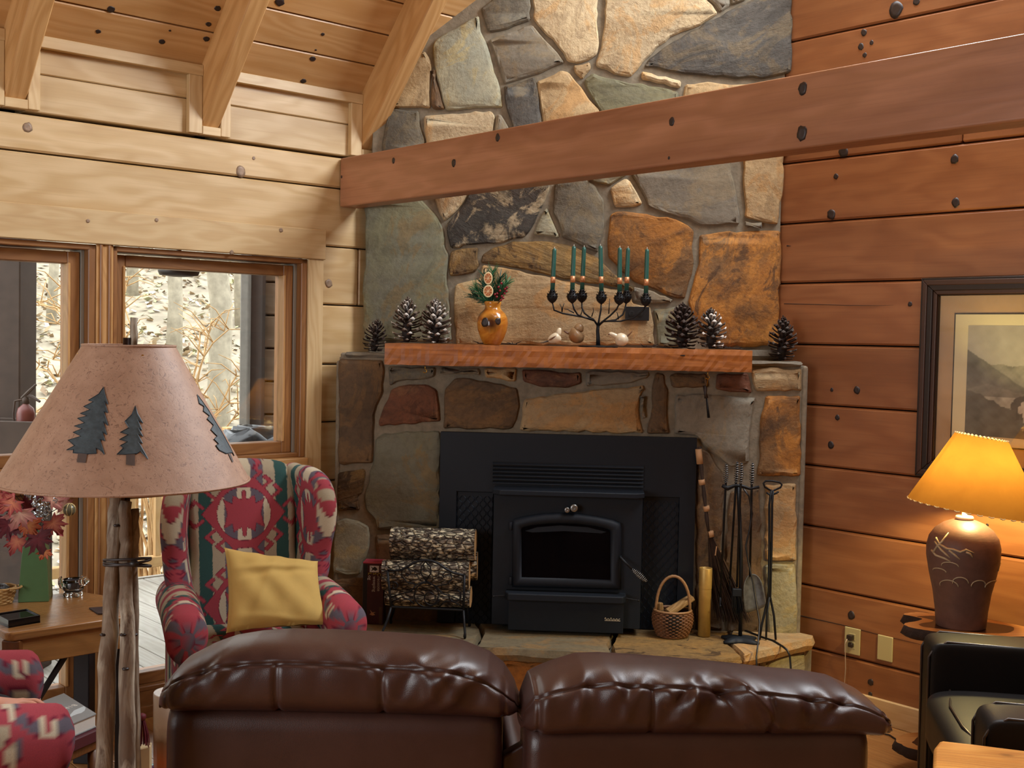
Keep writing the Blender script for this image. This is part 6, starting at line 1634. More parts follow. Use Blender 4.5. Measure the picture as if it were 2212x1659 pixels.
obj('spider', MB().tube([shade_pt(.6, .93), (ft[0], ft[1], ZTP - .02), shade_pt(.6 + math.pi, .93)], .0025, 6).tube([shade_pt(2.2, .93), (ft[0], ft[1], ZTP - .02), shade_pt(2.2 + math.pi, .93)], .0025, 6), M['brass'], fl)
f0, f1 = atD(288, 748, 2.42), atD(290, 686, 2.42)
obj('finial', MB().tube([f0, f0 * .6 + f1 * .4 + (.001, 0, 0), f0 * .3 + f1 * .7 - (.001, 0, 0), f1], [.0075, .0082, .0072, .0078], 10), M['drift'], fl, smooth=True, grain=(0, 0, 1))
obj('base', MB().lathe([(0, 0), (.15, 0), (.16, .008), (.15, .02), (.05, .03), (0, .03)], 30, (ft[0], ft[1], 0), cap=False, wob=lambda a, z: 1 + .05 * math.sin(3 * a) + .03 * math.sin(7 * a)), M['drift'], fl, smooth=True)
th_c = atD(268, 1216, 2.40)
for k, (tz, ex) in enumerate(((0, .005), (.006, .003), (-.005, .006))):
    obj('leather_thong', MB().tube([(th_c[0] + .048 * math.cos(a) + .002, th_c[1] + .012 + .034 * math.sin(a), th_c[2] + tz + .006 * math.cos(a + k)) for a in np.linspace(0, 2 * math.pi, 26)[:-1]], .0028, 6, closed=True), plain('dark_thong%d' % k, '#2a201d', .5), fl, smooth=True)
kx = atD(290, 1217, 2.375); obj('thong_knot', MB().lathe([(.002, -.007), (.009, -.004), (.010, .002), (.004, .006)], 9, kx), plain('thong_knot', '#1a1513', .5), fl, smooth=True)

# ---- side table at the window and the second kilim chair
ZT_ = .64
A_, B_, C_ = [atZ(x, y, ZT_)[:2] for x, y in ((15, 1369), (306, 1325), (196, 1272))]
D_ = A_ + (C_ - B_)
def clip(P, k):
    out = []
    n = len(P)
    for i in range(n):
        a, b, c = P[i - 1], P[i], P[(i + 1) % n]
        d1 = (a - b) / np.linalg.norm(a - b); d2 = (c - b) / np.linalg.norm(c - b); kk = k[i]
        out += [b + d1 * kk, b + d1 * kk * .3 + d2 * kk * .3, b + d2 * kk]
    return out
TP = clip([A_, B_, C_, D_], [.03, .05, .12, .05])
M['oak'] = wood('table_oak', '#9c7040', '#8f6538', '#734c26', 14, .28, .04, False, .5, spec=.6)
M['oakdark'] = wood('table_oak_dark', '#6e4322', '#623a1d', '#4a2a14', 14, .35, .06, False, .5)
tx = thing('window_table', 'oak side table with rounded edges standing by the casement windows', 'table', ((A_[0] + C_[0]) / 2, (A_[1] + C_[1]) / 2, 0))
gd = np.append((B_ - A_) / np.linalg.norm(B_ - A_), 0)
obj('table_top', MB().prism([tuple(p) for p in TP], ZT_ - .03, ZT_), M['oak'], tx, grain=gd, bev=(.010, 3))
cen = (A_ + C_) / 2; INN = [cen + (p - cen) * .90 for p in (A_, B_, C_, D_)]
for i in range(4):
    a, b = INN[i], INN[(i + 1) % 4]; d = (b - a) / np.linalg.norm(b - a); nn = np.array([-d[1], d[0]]) * .011
    obj('apron', MB().prism([tuple(a + nn), tuple(b + nn), tuple(b - nn), tuple(a - nn)], ZT_ - .115, ZT_ - .028), M['oakdark'] if i else M['oak'], tx, grain=np.append(d, 0), bev=(.002, 1))
for i in range(4):
    c = cen + (INN[i] - cen) * .93
    obj('leg', MB().box(c[0] - .03, c[0] + .03, c[1] - .03, c[1] + .03, 0, ZT_ - .03), plain('leg_black', '#17151a', .5) if i in (1, 2) else M['oakdark'], tx, grain=zz, bev=(.004, 2))
l1, l0 = cen + (INN[1] - cen) * .9, cen + (INN[0] - cen) * .9
obj('brace', MB().tube([(l0[0] * .55 + l1[0] * .45, l0[1] * .55 + l1[1] * .45, ZT_ - .11), (l0[0] * .85 + l1[0] * .15, l0[1] * .85 + l1[1] * .15, ZT_ - .27)], .011, 8), plain('brace_black', '#141114', .5), tx)
# ---- second kilim chair (its arms only show) and the person seated in it
CA = atD(40, 1425, 3.50); CB = atD(96, 1540, 3.02)
mid = (CA + CB) / 2; dv = CA - CB; rz2 = math.atan2(dv[1], dv[0])
fr_ = np.array([math.sin(rz2), -math.cos(rz2)])
c2_ = mid[:2] - fr_ * .27
wing_chair('second kilim armchair by the oak table, with a hand resting on its near arm', (c2_[0], c2_[1], 0), rz2, .75, .80)
# stool with the two books
BZ = .455
b_c = [atZ(x, y, BZ)[:2] for x, y in ((136, 1571), (208, 1541), (138, 1497), (70, 1522))]
bcen = sum(b_c) / 4
sto = thing('book_stool', 'low dark wooden stool carrying two books in front of the kilim armchair', 'stool', (bcen[0], bcen[1], 0))
ZS = BZ - .080
obj('stool_seat', MB().prism([tuple(bcen + (p - bcen) * 1.05) for p in b_c], ZS - .03, ZS - .0005), M['oakdark'], sto, bev=(.006, 2))
for p in b_c:
    c = bcen + (p - bcen) * .9; obj('leg', MB().tube([(c[0], c[1], 0), (c[0], c[1], ZS - .02)], .016, 8), M['oakdark'], sto, smooth=True)
mb_ = thing('book', 'large maroon hardback lying under a grey book on the low stool', 'book', (bcen[0], bcen[1], ZS), 'books on the low stool')
sh_ = lambda k, dx=0, dy=0: [tuple(bcen + (p - bcen) * k + np.array([dx, dy])) for p in b_c]
obj('cover', MB().prism(sh_(1.06, .008, -.006), ZS, ZS + .036), plain('maroon_cloth', '#4f1b27', .6), mb_, bev=(.003, 1))
gb_ = thing('book', 'thick grey picture book with a pale bird drawing on its cover', 'book', (bcen[0], bcen[1], ZS + .0365), 'books on the low stool')
M['greycover'] = plain('grey_cover', '#8d9292', .45); M['pages'] = plain('book_pages', '#dcdcd4', .8)
obj('pages', MB().prism(sh_(.97), ZS + .041, BZ - .005), M['pages'], gb_)
for z0, z1 in ((ZS + .0365, ZS + .041), (BZ - .005, BZ)): obj('cover', MB().prism(sh_(1.0), z0, z1), M['greycover'], gb_, bev=(.001, 1))
e1 = np.append((b_c[0] - b_c[3]) / np.linalg.norm(b_c[0] - b_c[3]), 0); e2 = np.append((b_c[2] - b_c[3]) / np.linalg.norm(b_c[2] - b_c[3]), 0)
o = np.append(atZ(160, 1521, BZ)[:2], BZ + .0003)
dirx = np.append(atZ(130, 1532, BZ)[:2] - atZ(165, 1520, BZ)[:2], 0); dirx /= np.linalg.norm(dirx)
diry = np.cross((0, 0, 1), dirx)
v1, f1 = text_mesh('BIRD', .028, frame_T(o, dirx, diry), .0003, spacing=1.3); obj('lettering', MB().add(v1, f1), M['pages'], gb_)
bp_ = [(152, 1544), (160, 1535), (172, 1530), (181, 1526), (185, 1529), (183, 1535), (176, 1540), (166, 1543), (158, 1546), (148, 1551)]
obj('bird_print', MB().prism([tuple(atZ(x, y, BZ)[:2]) for x, y in bp_], BZ, BZ + .0008), plain('pale_print', '#c9d6da', .5), gb_)

# ---- person: only the hand reaches into the frame
M['skin'] = plain('skin', '#c98f76', .55, var=.08, scale=30); M['navy'] = plain('navy_sleeve', '#0f1320', .9, bumps=.3, scale=60); M['trousers'] = plain('dark_trousers', '#1c1c22', .9); M['hair'] = plain('dark_hair', '#2a1d15', .7)
def skin_mesh(name, nodes, edges, mat, parent, sub=2):
    me = bpy.data.meshes.new(name); me.from_pydata([tuple(n[0]) for n in nodes], edges, [])
    o = bpy.data.objects.new(name, me); COLL.objects.link(o)
    md = o.modifiers.new('skin', 'SKIN'); me.skin_vertices.new() if not me.skin_vertices else None
    sv = me.skin_vertices[0].data
    for i, n in enumerate(nodes):
        r = n[1]; sv[i].radius = (r, r) if np.isscalar(r) else r
        sv[i].use_root = (i == 0)
    if sub: s = o.modifiers.new('sub', 'SUBSURF'); s.levels = s.render_levels = sub
    dg = bpy.context.evaluated_depsgraph_get(); m2 = bpy.data.meshes.new_from_object(o.evaluated_get(dg))
    bpy.data.objects.remove(o); m2.name = name
    m2.polygons.foreach_set('use_smooth', [True] * len(m2.polygons)); m2.materials.clear(); m2.materials.append(mat)
    o = bpy.data.objects.new(name, m2); COLL.objects.link(o)
    if parent:
        o.parent = parent; loc = Vector(WORLDLOC[parent.name]); m2.transform(Matrix.Translation(-loc)); WORLDLOC[o.name] = WORLDLOC[parent.name]
    return o
cxy = np.array([c2_[0], c2_[1]]); sdv = np.array([math.cos(rz2), math.sin(rz2)])
def PB(f, s, z): q = cxy + fr_ * (f - .19) + sdv * s; return np.array([q[0], q[1], z])
pe = thing('person', 'person in a dark navy sweater seated in the kilim chair, hand on its arm', 'person', PB(.1, -.02, 0))
# hand on the near arm, placed where it rests on the upholstery
HA = atD(-14, 1517, 3.07)
wr_ = HA + np.array([-.03, -.02, .004])
kd_ = atD(30, 1524, 3.05) - HA; kd_ /= np.linalg.norm(kd_)
sd_ = np.cross(kd_, (0, 0, 1)); sd_ /= np.linalg.norm(sd_)      # towards the camera
up3 = np.cross(sd_, kd_)
nodes = [(wr_, (.026, .020)), (HA + kd_ * .035, (.034, .017)), (HA + kd_ * .07, (.036, .015))]; edges = [(0, 1), (1, 2)]
for k, (s, L, r) in enumerate(((-.030, .068, .0085), (-.010, .078, .0092), (.011, .072, .009), (.030, .055, .0078))):
    b = HA + kd_ * .078 + sd_ * s + up3 * .002
    i = len(nodes)
    nodes += [(b, r * 1.15), (b + kd_ * L * .45 + up3 * .006 + sd_ * s * .12, r), (b + kd_ * L * .78 - up3 * .006 + sd_ * s * .2, r * .92), (b + kd_ * L - up3 * .018 + sd_ * s * .22, r * .75)]
    edges += [(2, i), (i, i + 1), (i + 1, i + 2), (i + 2, i + 3)]
i = len(nodes); nodes += [(HA + kd_ * .02 + sd_ * .04 - up3 * .004, .012), (HA + kd_ * .055 + sd_ * .058 - up3 * .012, .0105), (HA + kd_ * .085 + sd_ * .060 - up3 * .018, .008)]
edges += [(1, i), (i, i + 1), (i + 1, i + 2)]
obj_hand = skin_mesh('hand', nodes, edges, M['skin'], pe, 2)
hip, chest, neck, headc = PB(.02, .02, .53), PB(-.03, .02, .86), PB(-.02, .02, 1.10), PB(.02, .02, 1.25)
shd, shr = PB(-.02, -.15, 1.02), PB(-.02, .19, 1.02)
el = shd * .45 + wr_ * .55 + np.array([-.05, -.03, -.10]); elr = PB(.05, .21, .78); wrr = PB(.16, .08, .63)
nodes = [(hip, (.14, .12)), (PB(-.01, .02, .68), (.13, .11)), (chest, (.15, .11)), (PB(-.03, .02, 1.02), (.11, .085)), (neck, (.055, .055)), (shd, .056), ((shd + el) / 2, .05), (el, .045), ((el + wr_) / 2, .041), (wr_ + (el - wr_) * .06, .036),
         (shr, .056), (elr, .045), (wrr, .034)]
edges = [(0, 1), (1, 2), (2, 3), (3, 4), (3, 5), (5, 6), (6, 7), (7, 8), (8, 9), (3, 10), (10, 11), (11, 12)]
skin_mesh('sweater', nodes, edges, M['navy'], pe, 2)
nodes = [(hip, (.14, .11)), (PB(.20, -.07, .53), .078), (PB(.42, -.08, .515), .06), (PB(.45, -.08, .28), .05), (PB(.43, -.08, .09), .042), (PB(.20, .12, .53), .078), (PB(.42, .13, .515), .06), (PB(.45, .13, .28), .05), (PB(.43, .13, .09), .042)]
skin_mesh('trousers', nodes, [(0, 1), (1, 2), (2, 3), (3, 4), (0, 5), (5, 6), (6, 7), (7, 8)], M['trousers'], pe, 2)
for s in (-.08, .13): obj('shoe', MB().tube([PB(.39, s, .045), PB(.45, s, .05), PB(.55, s, .035), PB(.60, s, .028)], [.04, .046, .042, .022], 12), M['blackleather'], pe, smooth=True)
skin_mesh('hand_resting', [(wrr, (.026, .02)), (wrr + np.append(fr_ * .05, -.02), (.034, .018)), (wrr + np.append(fr_ * .10, -.04), (.03, .015))] + [(wrr + np.append(fr_ * (.16 - abs(k)) + sdv * k, -.07), .009) for k in (-.028, -.009, .01, .028)], [(0, 1), (1, 2), (2, 3), (2, 4), (2, 5), (2, 6)], M['skin'], pe, 2)
nodes = [(neck - np.array([0, 0, .02]), .052), (PB(.0, .02, 1.16), .05), (PB(.015, .02, 1.21), (.068, .075)), (headc, (.076, .095)), (PB(.015, .02, 1.33), (.07, .08))]
skin_mesh('head', nodes, [(0, 1), (1, 2), (2, 3), (3, 4)], M['skin'], pe, 2)
obj('nose', MB().tube([PB(.10, .02, 1.275), PB(.122, .02, 1.245), PB(.105, .02, 1.235)], [.008, .014, .008], 8), M['skin'], pe, smooth=True)
obj('mouth', MB().tube([PB(.092, -.005, 1.205), PB(.099, .02, 1.207), PB(.092, .045, 1.205)], [.004, .007, .004], 8), plain('lips', '#a5564a', .5), pe, smooth=True)
for s in (-.012, .052): obj('eye', MB().lathe([(.001, -.010), (.008, -.006), (.010, 0), (.008, .006), (.001, .010)], 10, PB(.086, s, 1.275)), plain('eye', '#3a2f2a', .2), pe, smooth=True)
for s in (-.062, .102): obj('ear', MB().tube([PB(.0, s, 1.22), PB(-.01, s * 1.02, 1.25), PB(-.005, s, 1.285)], [.010, .016, .011], 8), M['skin'], pe, smooth=True)
obj('hair', MB().tube([PB(-.055, .02, 1.19), PB(-.065, .02, 1.25), PB(-.04, .02, 1.325), PB(.02, .02, 1.365), PB(.06, .02, 1.345)], [.05, .078, .080, .062, .035], 14), M['hair'], pe, smooth=True)

# ---- things on the window table
def TZ(px, py): return atZ(px, py, ZT_)
va = TZ(77, 1294); va[2] = ZT_ + .0005
gv = thing('green_vase', 'tall tapering square green ceramic vase on the oak table', 'vase', va)
M['greenglaze'] = plain('green_glaze', '#52704a', .22, var=.15, scale=6, spec=.5)
ca_, sa_ = math.cos(.30), math.sin(.30)
def sq(h, z): return [(va[0] + (x * ca_ - y * sa_) * h, va[1] + (x * sa_ + y * ca_) * h, va[2] + z) for x, y in ((-1, -1), (1, -1), (1, 1), (-1, 1))]
m = MB(); L4 = [sq(.052, 0), sq(.049, .06), sq(.042, .16), sq(.033, .245), sq(.029, .242), sq(.036, .15), sq(.040, .05)]
m.add([p for r in L4 for p in r], [(4 * k + i, 4 * k + (i + 1) % 4, 4 * k + 4 + (i + 1) % 4, 4 * k + 4 + i) for k in range(6) for i in range(4)] + [(3, 2, 1, 0), (24, 25, 26, 27)])
obj('vase_body', m, M['greenglaze'], gv, bev=(.004, 2))
bq = thing('leaf_bouquet', 'bouquet of red maple leaves and silver glitter sprigs in the green vase', 'bouquet', (va[0], va[1], va[2] + .23))
def maple(hexc, hex2, seed):
    q = random.Random(seed); c1_, c2_c = np.array(rgb(hexc)), np.array(rgb(hex2))
    tips = [(0, .0, -.35), (.55, -.55), (.42, -.1), (1.0, .0), (.55, .22), (.82, .62), (.38, .5), (.3, .72), (0, 1.15)]
    half = [(.05, -.12), (.30, -.30), (.52, -.42), (.44, -.16), (.62, -.10), (.98, .08), (.74, .16), (.80, .30), (.50, .30), (.62, .55), (.78, .78), (.50, .68), (.42, .74), (.26, .52), (.22, .80), (.28, .90), (.10, 1.02), (0, 1.2)]
    P = half + [(-x, y) for x, y in half[::-1][1:]]
    n = len(P); vs = [(0, .1, .0)] + [(x * .5, y * .5 + .05, .03) for x, y in P] + [(x, y, .16 * (x * x + (y - .2) ** 2) * (1 if q.random() < .7 else -.6)) for x, y in P]
    cols_ = [c2_c] + [c2_c * .5 + c1_ * .5] * n + [c1_] * n
    fs = [(0, 1 + i, 1 + (i + 1) % n) for i in range(n)] + [(1 + i, 1 + n + i, 1 + n + (i + 1) % n, 1 + (i + 1) % n) for i in range(n)]
    me = bpy.data.meshes.new('maple_leaf'); me.from_pydata(vs, [], fs)
    ca = me.color_attributes.new('Col', 'FLOAT_COLOR', 'POINT'); ca.data.foreach_set('color', np.array(cols_, np.float32).ravel())
    me.materials.append(M['leafmat']); return me
M['leafmat'] = colattr('maple_leaf', .6, weave=False, spec=.3)
LM = [maple('#8a2f38', '#c07a5a', 1), maple('#4a1620', '#6d2530', 2), maple('#a8452f', '#c98a55', 3), maple('#9a5a5a', '#c8a088', 4)]
lt = np.array([va[0], va[1], va[2] + .245])
leaves = [(40, 1115, .05, 3), (66, 1140, .042, 2), (118, 1135, .042, 0), (85, 1170, .05, 1), (35, 1175, .04, 0), (20, 1090, .045, 0), (12, 1140, .045, 1), (30, 1045, .03, 1), (85, 1050, .045, 1), (118, 1075, .04, 3), (140, 1090, .035, 3), (95, 1195, .025, 2), (-5, 1075, .05, 0), (5, 1035, .045, 1), (150, 1048, .03, 1), (60, 1095, .035, 1)]
q = random.Random(6); stems = MB()
for px, py, r, k in leaves:
    r *= 1.25
    c = atD(px, py, 3.93 - q.uniform(.0, .14)); c = np.array(c)
    d = c - lt; d /= np.linalg.norm(d) + 1e-6
    # blade faces the viewer with a random tilt, tip pointing outward
    n_ = np.array([q.uniform(-.5, .5), -1, q.uniform(-.1, .7)]); n_ /= np.linalg.norm(n_)
    t_ = d * .4 + np.array([q.uniform(-.7, .7), 0, -.75 if py > 1100 else q.uniform(-.3, .8)]); t_ = t_ - n_ * (t_ @ n_); t_ /= np.linalg.norm(t_)
    x_ = np.cross(t_, n_)
    s = bpy.data.objects.new('leaf', LM[k]); COLL.objects.link(s); s.parent = bq
    mm = Matrix.Identity(4); off = c - t_ * r * .3 - np.array(WORLDLOC[bq.name])
    for j in range(3): mm[j][0], mm[j][1], mm[j][2], mm[j][3] = x_[j] * r, t_[j] * r, n_[j] * r, off[j]
    s.matrix_basis = mm
    stems.tube([lt - (0, 0, .06), lt, (lt + c) / 2 + (0, 0, .02), c], .0016, 4)
obj('leaf_stems', stems, plain('dark_stem', '#3a241c', .7), bq)
M['glitter'] = plain('silver_glitter', '#b9c4cc', .25, .8)
for k in range(7):
    e = atD((60, 78, 95, 112, 125, 88, 70)[k], (1055, 1060, 1058, 1062, 1080, 1090, 1085)[k], 3.90 - .02 * k); m = MB(); m.tube([lt, (lt + e) / 2, e], .0012, 4)
    for j in range(26):
        f = .35 + .65 * j / 25; c = lt + (e - lt) * f; v = np.array([q.uniform(-1, 1), q.uniform(-1, 1), q.uniform(-.2, 1)]) * .012
        m.tube([c, c + v], [.0009, .0026], 5)
    obj('glitter_sprig', m, M['glitter'], bq)
oc = atD(150, 1101, 3.88)
ob = obj('striped_ball', MB().lathe([(.001, -.021)] + [(.021 * math.sin(a), -.021 * math.cos(a)) for a in np.linspace(.15, 3.0, 12)] + [(.001, .021)], 20, oc), plain('grey_green_ball', '#5f5c48', .3), bq, smooth=True)
for k in range(4):
    a0 = k * math.pi / 4; obj('ball_stripe', MB().tube([(oc[0] + .0213 * math.sin(b) * math.cos(a0), oc[1] + .0213 * math.sin(b) * math.sin(a0), oc[2] + .0213 * math.cos(b)) for b in np.linspace(0, 2 * math.pi, 26)[:-1]], .0011, 5, closed=True), plain('gold_stripe%d' % k, '#d8c48a', .3, .4), ob, smooth=True)
# glass animal candle holder
gh = TZ(158, 1288); gh[2] = ZT_
gt_ = NT('clear_glass'); gt_.put(gt_.b.inputs['Transmission Weight'], 1.0); M['clear'] = gt_.done('#f4f8f8', .02, None, IOR=1.45)
ga = thing('glass_candle_holder', 'clear glass animal shaped votive holder with a dark candle on the oak table', 'candle holder', gh)
G3 = lambda px, py: atD(px, py, 3.965)
obj('bowl', MB().lathe([(0, .012), (.022, .012), (.036, .026), (.040, .045), (.036, .064), (.033, .064), (.036, .045), (.032, .03), (.0, .022)], 26, gh, cap=False), M['clear'], ga, smooth=True)
for dx, dy in ((-.02, -.015), (.02, -.015), (-.02, .015), (.02, .015)): obj('foot', MB().lathe([(.001, 0), (.009, .002), (.011, .010), (.007, .018), (.001, .019)], 10, gh + np.array([dx, dy, 0])), M['clear'], ga, smooth=True)
obj('head', MB().lathe([(.001, -.018), (.013, -.012), (.018, 0), (.013, .012), (.001, .018)], 14, G3(180, 1255)), M['clear'], ga, smooth=True)
obj('snout', MB().tube([G3(183, 1256), G3(192, 1253)], [.010, .006], 10), M['clear'], ga, smooth=True)
obj('ear', MB().tube([G3(176, 1250), G3(177, 1243)], [.006, .002], 8), M['clear'], ga, smooth=True)
obj('tail', MB().tube([G3(136, 1268), G3(130, 1260), G3(129, 1250), G3(133, 1246)], [.010, .008, .006, .003], 10), M['clear'], ga, smooth=True)
vc = obj('votive_candle', MB().lathe([(0, .024), (.026, .024), (.027, .030), (.027, .060), (.0, .058)], 20, gh, cap=False), plain('dark_votive', '#1d1f2a', .4), smooth=True)
rebase(vc, gh + np.array([0, 0, .024])); tag(vc, 'dark blue votive candle inside the clear glass animal holder', 'candle')
# coaster, black tray with glass lid, woven basket
def flat_quad(pts, z0, z1, ins=0): return MB().prism([tuple(atZ(x, y, z0)[:2]) for x, y in pts], z0, z1)
cs = obj('coaster', flat_quad([(192, 1315), (212, 1328), (245, 1327), (245, 1311)], ZT_ + .0003, ZT_ + .005), plain('dark_leather_coaster', '#2a1414', .5), bev=(.0015, 2)); rebase(cs, (*TZ(220, 1320)[:2], ZT_)); tag(cs, 'dark maroon leather coaster lying on the oak table', 'coaster')
tr_ = thing('black_tray', 'shallow black lacquered box with a glass lid on the oak table', 'box', (*TZ(35, 1340)[:2], ZT_))
tp4 = [atZ(x, y, ZT_)[:2] for x, y in ((-12, 1342), (18, 1357), (87, 1345), (58, 1331))]
tcn = sum(tp4) / 4; M['lacquer'] = plain('black_lacquer', '#0d0d0f', .2)
obj('bottom', MB().prism([tuple(p) for p in tp4], ZT_, ZT_ + .006), M['lacquer'], tr_)
for i in range(4):
    a, b = tp4[i], tp4[(i + 1) % 4]; ai, bi = a + (tcn - a) * .09, b + (tcn - b) * .09
    obj('side', MB().prism([tuple(a), tuple(b), tuple(bi), tuple(ai)], ZT_ + .0, ZT_ + .026), M['lacquer'], tr_, bev=(.001, 1))
obj('glass_lid', MB().prism([tuple(tcn + (p - tcn) * .88) for p in tp4], ZT_ + .020, ZT_ + .0225), M['stoveglass'], tr_)
wk = TZ(-2, 1303); wk[2] = ZT_
wbk = thing('woven_basket', 'small pale woven basket with a loop handle at the table edge', 'basket', wk)
M['reed'] = plain('pale_reed', '#b58f55', .6, var=.3, scale=60)
for j in range(9):
    f = j / 8; obj('weave', MB().tube([(wk[0] + (.042 + .014 * f + .002 * math.cos(9 * a + math.pi * (j % 2))) * math.cos(a), wk[1] + (.042 + .014 * f + .002 * math.cos(9 * a + math.pi * (j % 2))) * math.sin(a), wk[2] + .005 + .052 * f) for a in np.linspace(0, 2 * math.pi, 44)[:-1]], .0042, 6, closed=True), M['reed'], wbk, smooth=True)
obj('base', MB().lathe([(0, 0), (.042, 0), (.042, .006), (0, .006)], 20, wk, cap=False), M['reed'], wbk)
hr = wk + np.array([.055, .0, .055]); obj('loop_handle', MB().tube([hr + np.array([.022 * math.sin(a), .03 * math.cos(a), .004]) for a in np.linspace(0, math.pi, 12)], .004, 7), M['reed'], wbk, smooth=True)
pm = obj('dark_pebbles', MB().lathe([(.001, .0), (.03, .004), (.036, .016), (.02, .028), (.001, .03)], 16, wk + np.array([0, 0, .04])), plain('dark_contents', '#191417', .35, var=.4, scale=60, bumps=.8), wbk, smooth=True)

# ---- floor things between lamp and sofa
cr = atD(374, 1560, 3.84); cr = np.array([cr[0], cr[1], 0.0005])
ck = thing('stoneware_crock', 'white stoneware crock with a reddish painted band on the floor behind the sofa', 'crock', cr)
t = NT('painted_crock'); g = t.n('ShaderNodeNewGeometry').outputs['Position']; sp_ = t.n('ShaderNodeSeparateXYZ'); t.put(sp_.inputs[0], g)
nz = t.noise(t.gc(), 9, 4, .6); zz_ = t.math('ADD', sp_.outputs[2], t.math('MULTIPLY', t.math('SUBTRACT', nz, .5), .10))
M['crock'] = t.done(t.ramp(zz_, [(.0, '#9a4a28'), (.20, '#b5653a'), (.27, '#8a6a52'), (.33, '#d8d0c2'), (.42, '#e8e6e0')]), .2)
obj('crock_body', MB().lathe([(0, 0), (.052, 0), (.056, .02), (.062, .22), (.064, .425), (.062, .43), (.058, .425), (.054, .1), (0, .03)], 32, cr, cap=False), M['crock'], ck, smooth=True)
gbx = atD(303, 1640, 3.72); gz = gbx.copy(); gz[2] = 0.0005
gbag = thing('cream_gift_bag', 'small cream paper bag with a red tasselled cord standing on the floor', 'bag', gz)
m = MB(rotz(.25, (gz[0], gz[1], 0))); m.hexa([(-.05, -.03, .001), (.035, -.03, .001), (.035, .03, .001), (-.05, .03, .001)], [(-.048, -.02, .275), (.033, -.02, .295), (.033, .02, .295), (-.048, .02, .275)])
obj('bag_body', m, plain('cream_paper', '#cdbb93', .8), gbag, bev=(.003, 1))
M['tassel'] = plain('crimson_cord', '#5e0f22', .6)
tt0 = atD(307, 1549, 3.66); m = MB(); q = random.Random(2)
for k in range(40):
    a = q.uniform(0, 6.28); r = q.uniform(.004, .018); b = tt0 + np.array([math.cos(a) * r * .5, math.sin(a) * r * .5, -.01])
    m.tube([b, b + np.array([math.cos(a) * r * .7, math.sin(a) * r * .7, -.04]), b + np.array([math.cos(a) * r, math.sin(a) * r, -.085 + q.uniform(0, .012)])], .0014, 4, cap=False)
obj('tassel_threads', m, M['tassel'], gbag, kind='stuff')
obj('tassel_head', MB().lathe([(.001, -.012), (.010, -.009), (.013, 0), (.011, .008), (.004, .012)], 12, tt0), M['tassel'], gbag, smooth=True)
obj('cord', MB().tube([tt0, tt0 + np.array([-.03, .0, .012]), (gz[0] - .03, gz[1], .30), (gz[0] - .035, gz[1], .265)], .003, 6), M['tassel'], gbag, smooth=True)
sl = atD(322, 1660, 4.05); t = NT('blue_sequins'); g = t.gc()
v1 = t.vor(g, 110); vc_ = t.vor(g, 110, out=1); col = t.mix(t.ramp(v1, [(.2, (0, 0, 0)), (.5, (1, 1, 1))]), '#5f86a8', '#1b2c44'); col = t.mix(.25, col, vc_)
M['sequin'] = t.done(col, .25, t.bump(v1, .6, .004), Metallic=.4)
a_, b_ = np.array([sl[0] - .05, sl[1] - .09, .055]), np.array([sl[0] + .09, sl[1] + .06, .070])
sr = thing('sequin_roll', 'glittery blue sequined rolled bag lying on the floor beside the sofa', 'bag', (*((a_ + b_) / 2)[:2], .01))
dr = (b_ - a_); obj('roll', MB().tube([a_ + dr * f for f in np.linspace(0, 1, 12)], [.048, .052, .05, .053, .051, .053, .050, .052, .05, .048, .04, .02], 18, cap=False), M['sequin'], sr, smooth=True)
obj('dark_lining', MB().tube([a_ + dr * .03, a_ + dr * .12], [.044, .03], 18), plain('dark_lining', '#0d0f15', .8), sr, smooth=True)

# ---- right side: lamp on its slab table
LT = atZ(2075, 1352, .57); TZ2 = .57
slab_c = np.array([LT[0] + .02, LT[1] + .02])
lt_t = thing('slab_lamp_table', 'live edge slab lamp table with bark edges and a lower tier', 'table', (slab_c[0], slab_c[1], 0))
M['slabtop'] = plain('slab_heartwood', '#3d2216', .3, var=.3, scale=12); M['sap'] = wood('slab_sapwood', '#c98f52', '#bb8044', '#96602e', 20, .3, .05, False, .4); M['barkedge'] = plain('dark_bark', '#33221a', .85, var=.45, scale=40, bumps=1.0)
def live_slab(cx, cy, pts, z0, z1, parent, core=.72):
    P = spline(pts, 6); q = random.Random(int(cx * 100)); P = [np.array([cx + x * (1 + q.uniform(-.02, .02)), cy + y * (1 + q.uniform(-.02, .02))]) for x, y in P]; n = len(P); c = np.mean(P, 0)
    top = [c + (p - c) * .94 for p in P]
    m = MB(); m.add([(p[0], p[1], z1) for p in top] + [(p[0], p[1], z0 + (z1 - z0) * .35) for p in P] + [(*(c + (p - c) * .9), z0) for p in P], [(k * n + i, k * n + (i + 1) % n, (k + 1) * n + (i + 1) % n, (k + 1) * n + i) for k in range(2) for i in range(n)] + [tuple(range(2 * n, 3 * n))])
    obj('bark_edge', m, M['barkedge'], parent, smooth=True)
    inn = [c + (p - c) * core * (1 + .06 * math.sin(5 * i / n * 6.28)) for i, p in enumerate(top)]
    m = MB(); m.add([(p[0], p[1], z1 + .0005) for p in top] + [(p[0], p[1], z1 + .0005) for p in inn], [(i, (i + 1) % n, n + (i + 1) % n, n + i) for i in range(n)]); obj('sapwood', m, M['sap'], parent, fix=False)
    obj('heartwood', MB().add([(p[0], p[1], z1 + .0005) for p in inn], [tuple(range(n))]), M['slabtop'], parent, fix=False)
live_slab(slab_c[0], slab_c[1], [(-.24, -.02), (-.20, -.10), (-.06, -.16), (.10, -.17), (.24, -.13), (.26, -.03), (.19, .06), (.08, .15), (-.05, .17), (-.13, .20), (-.20, .15), (-.14, .08)], TZ2 - .045, TZ2 - .001, lt_t)
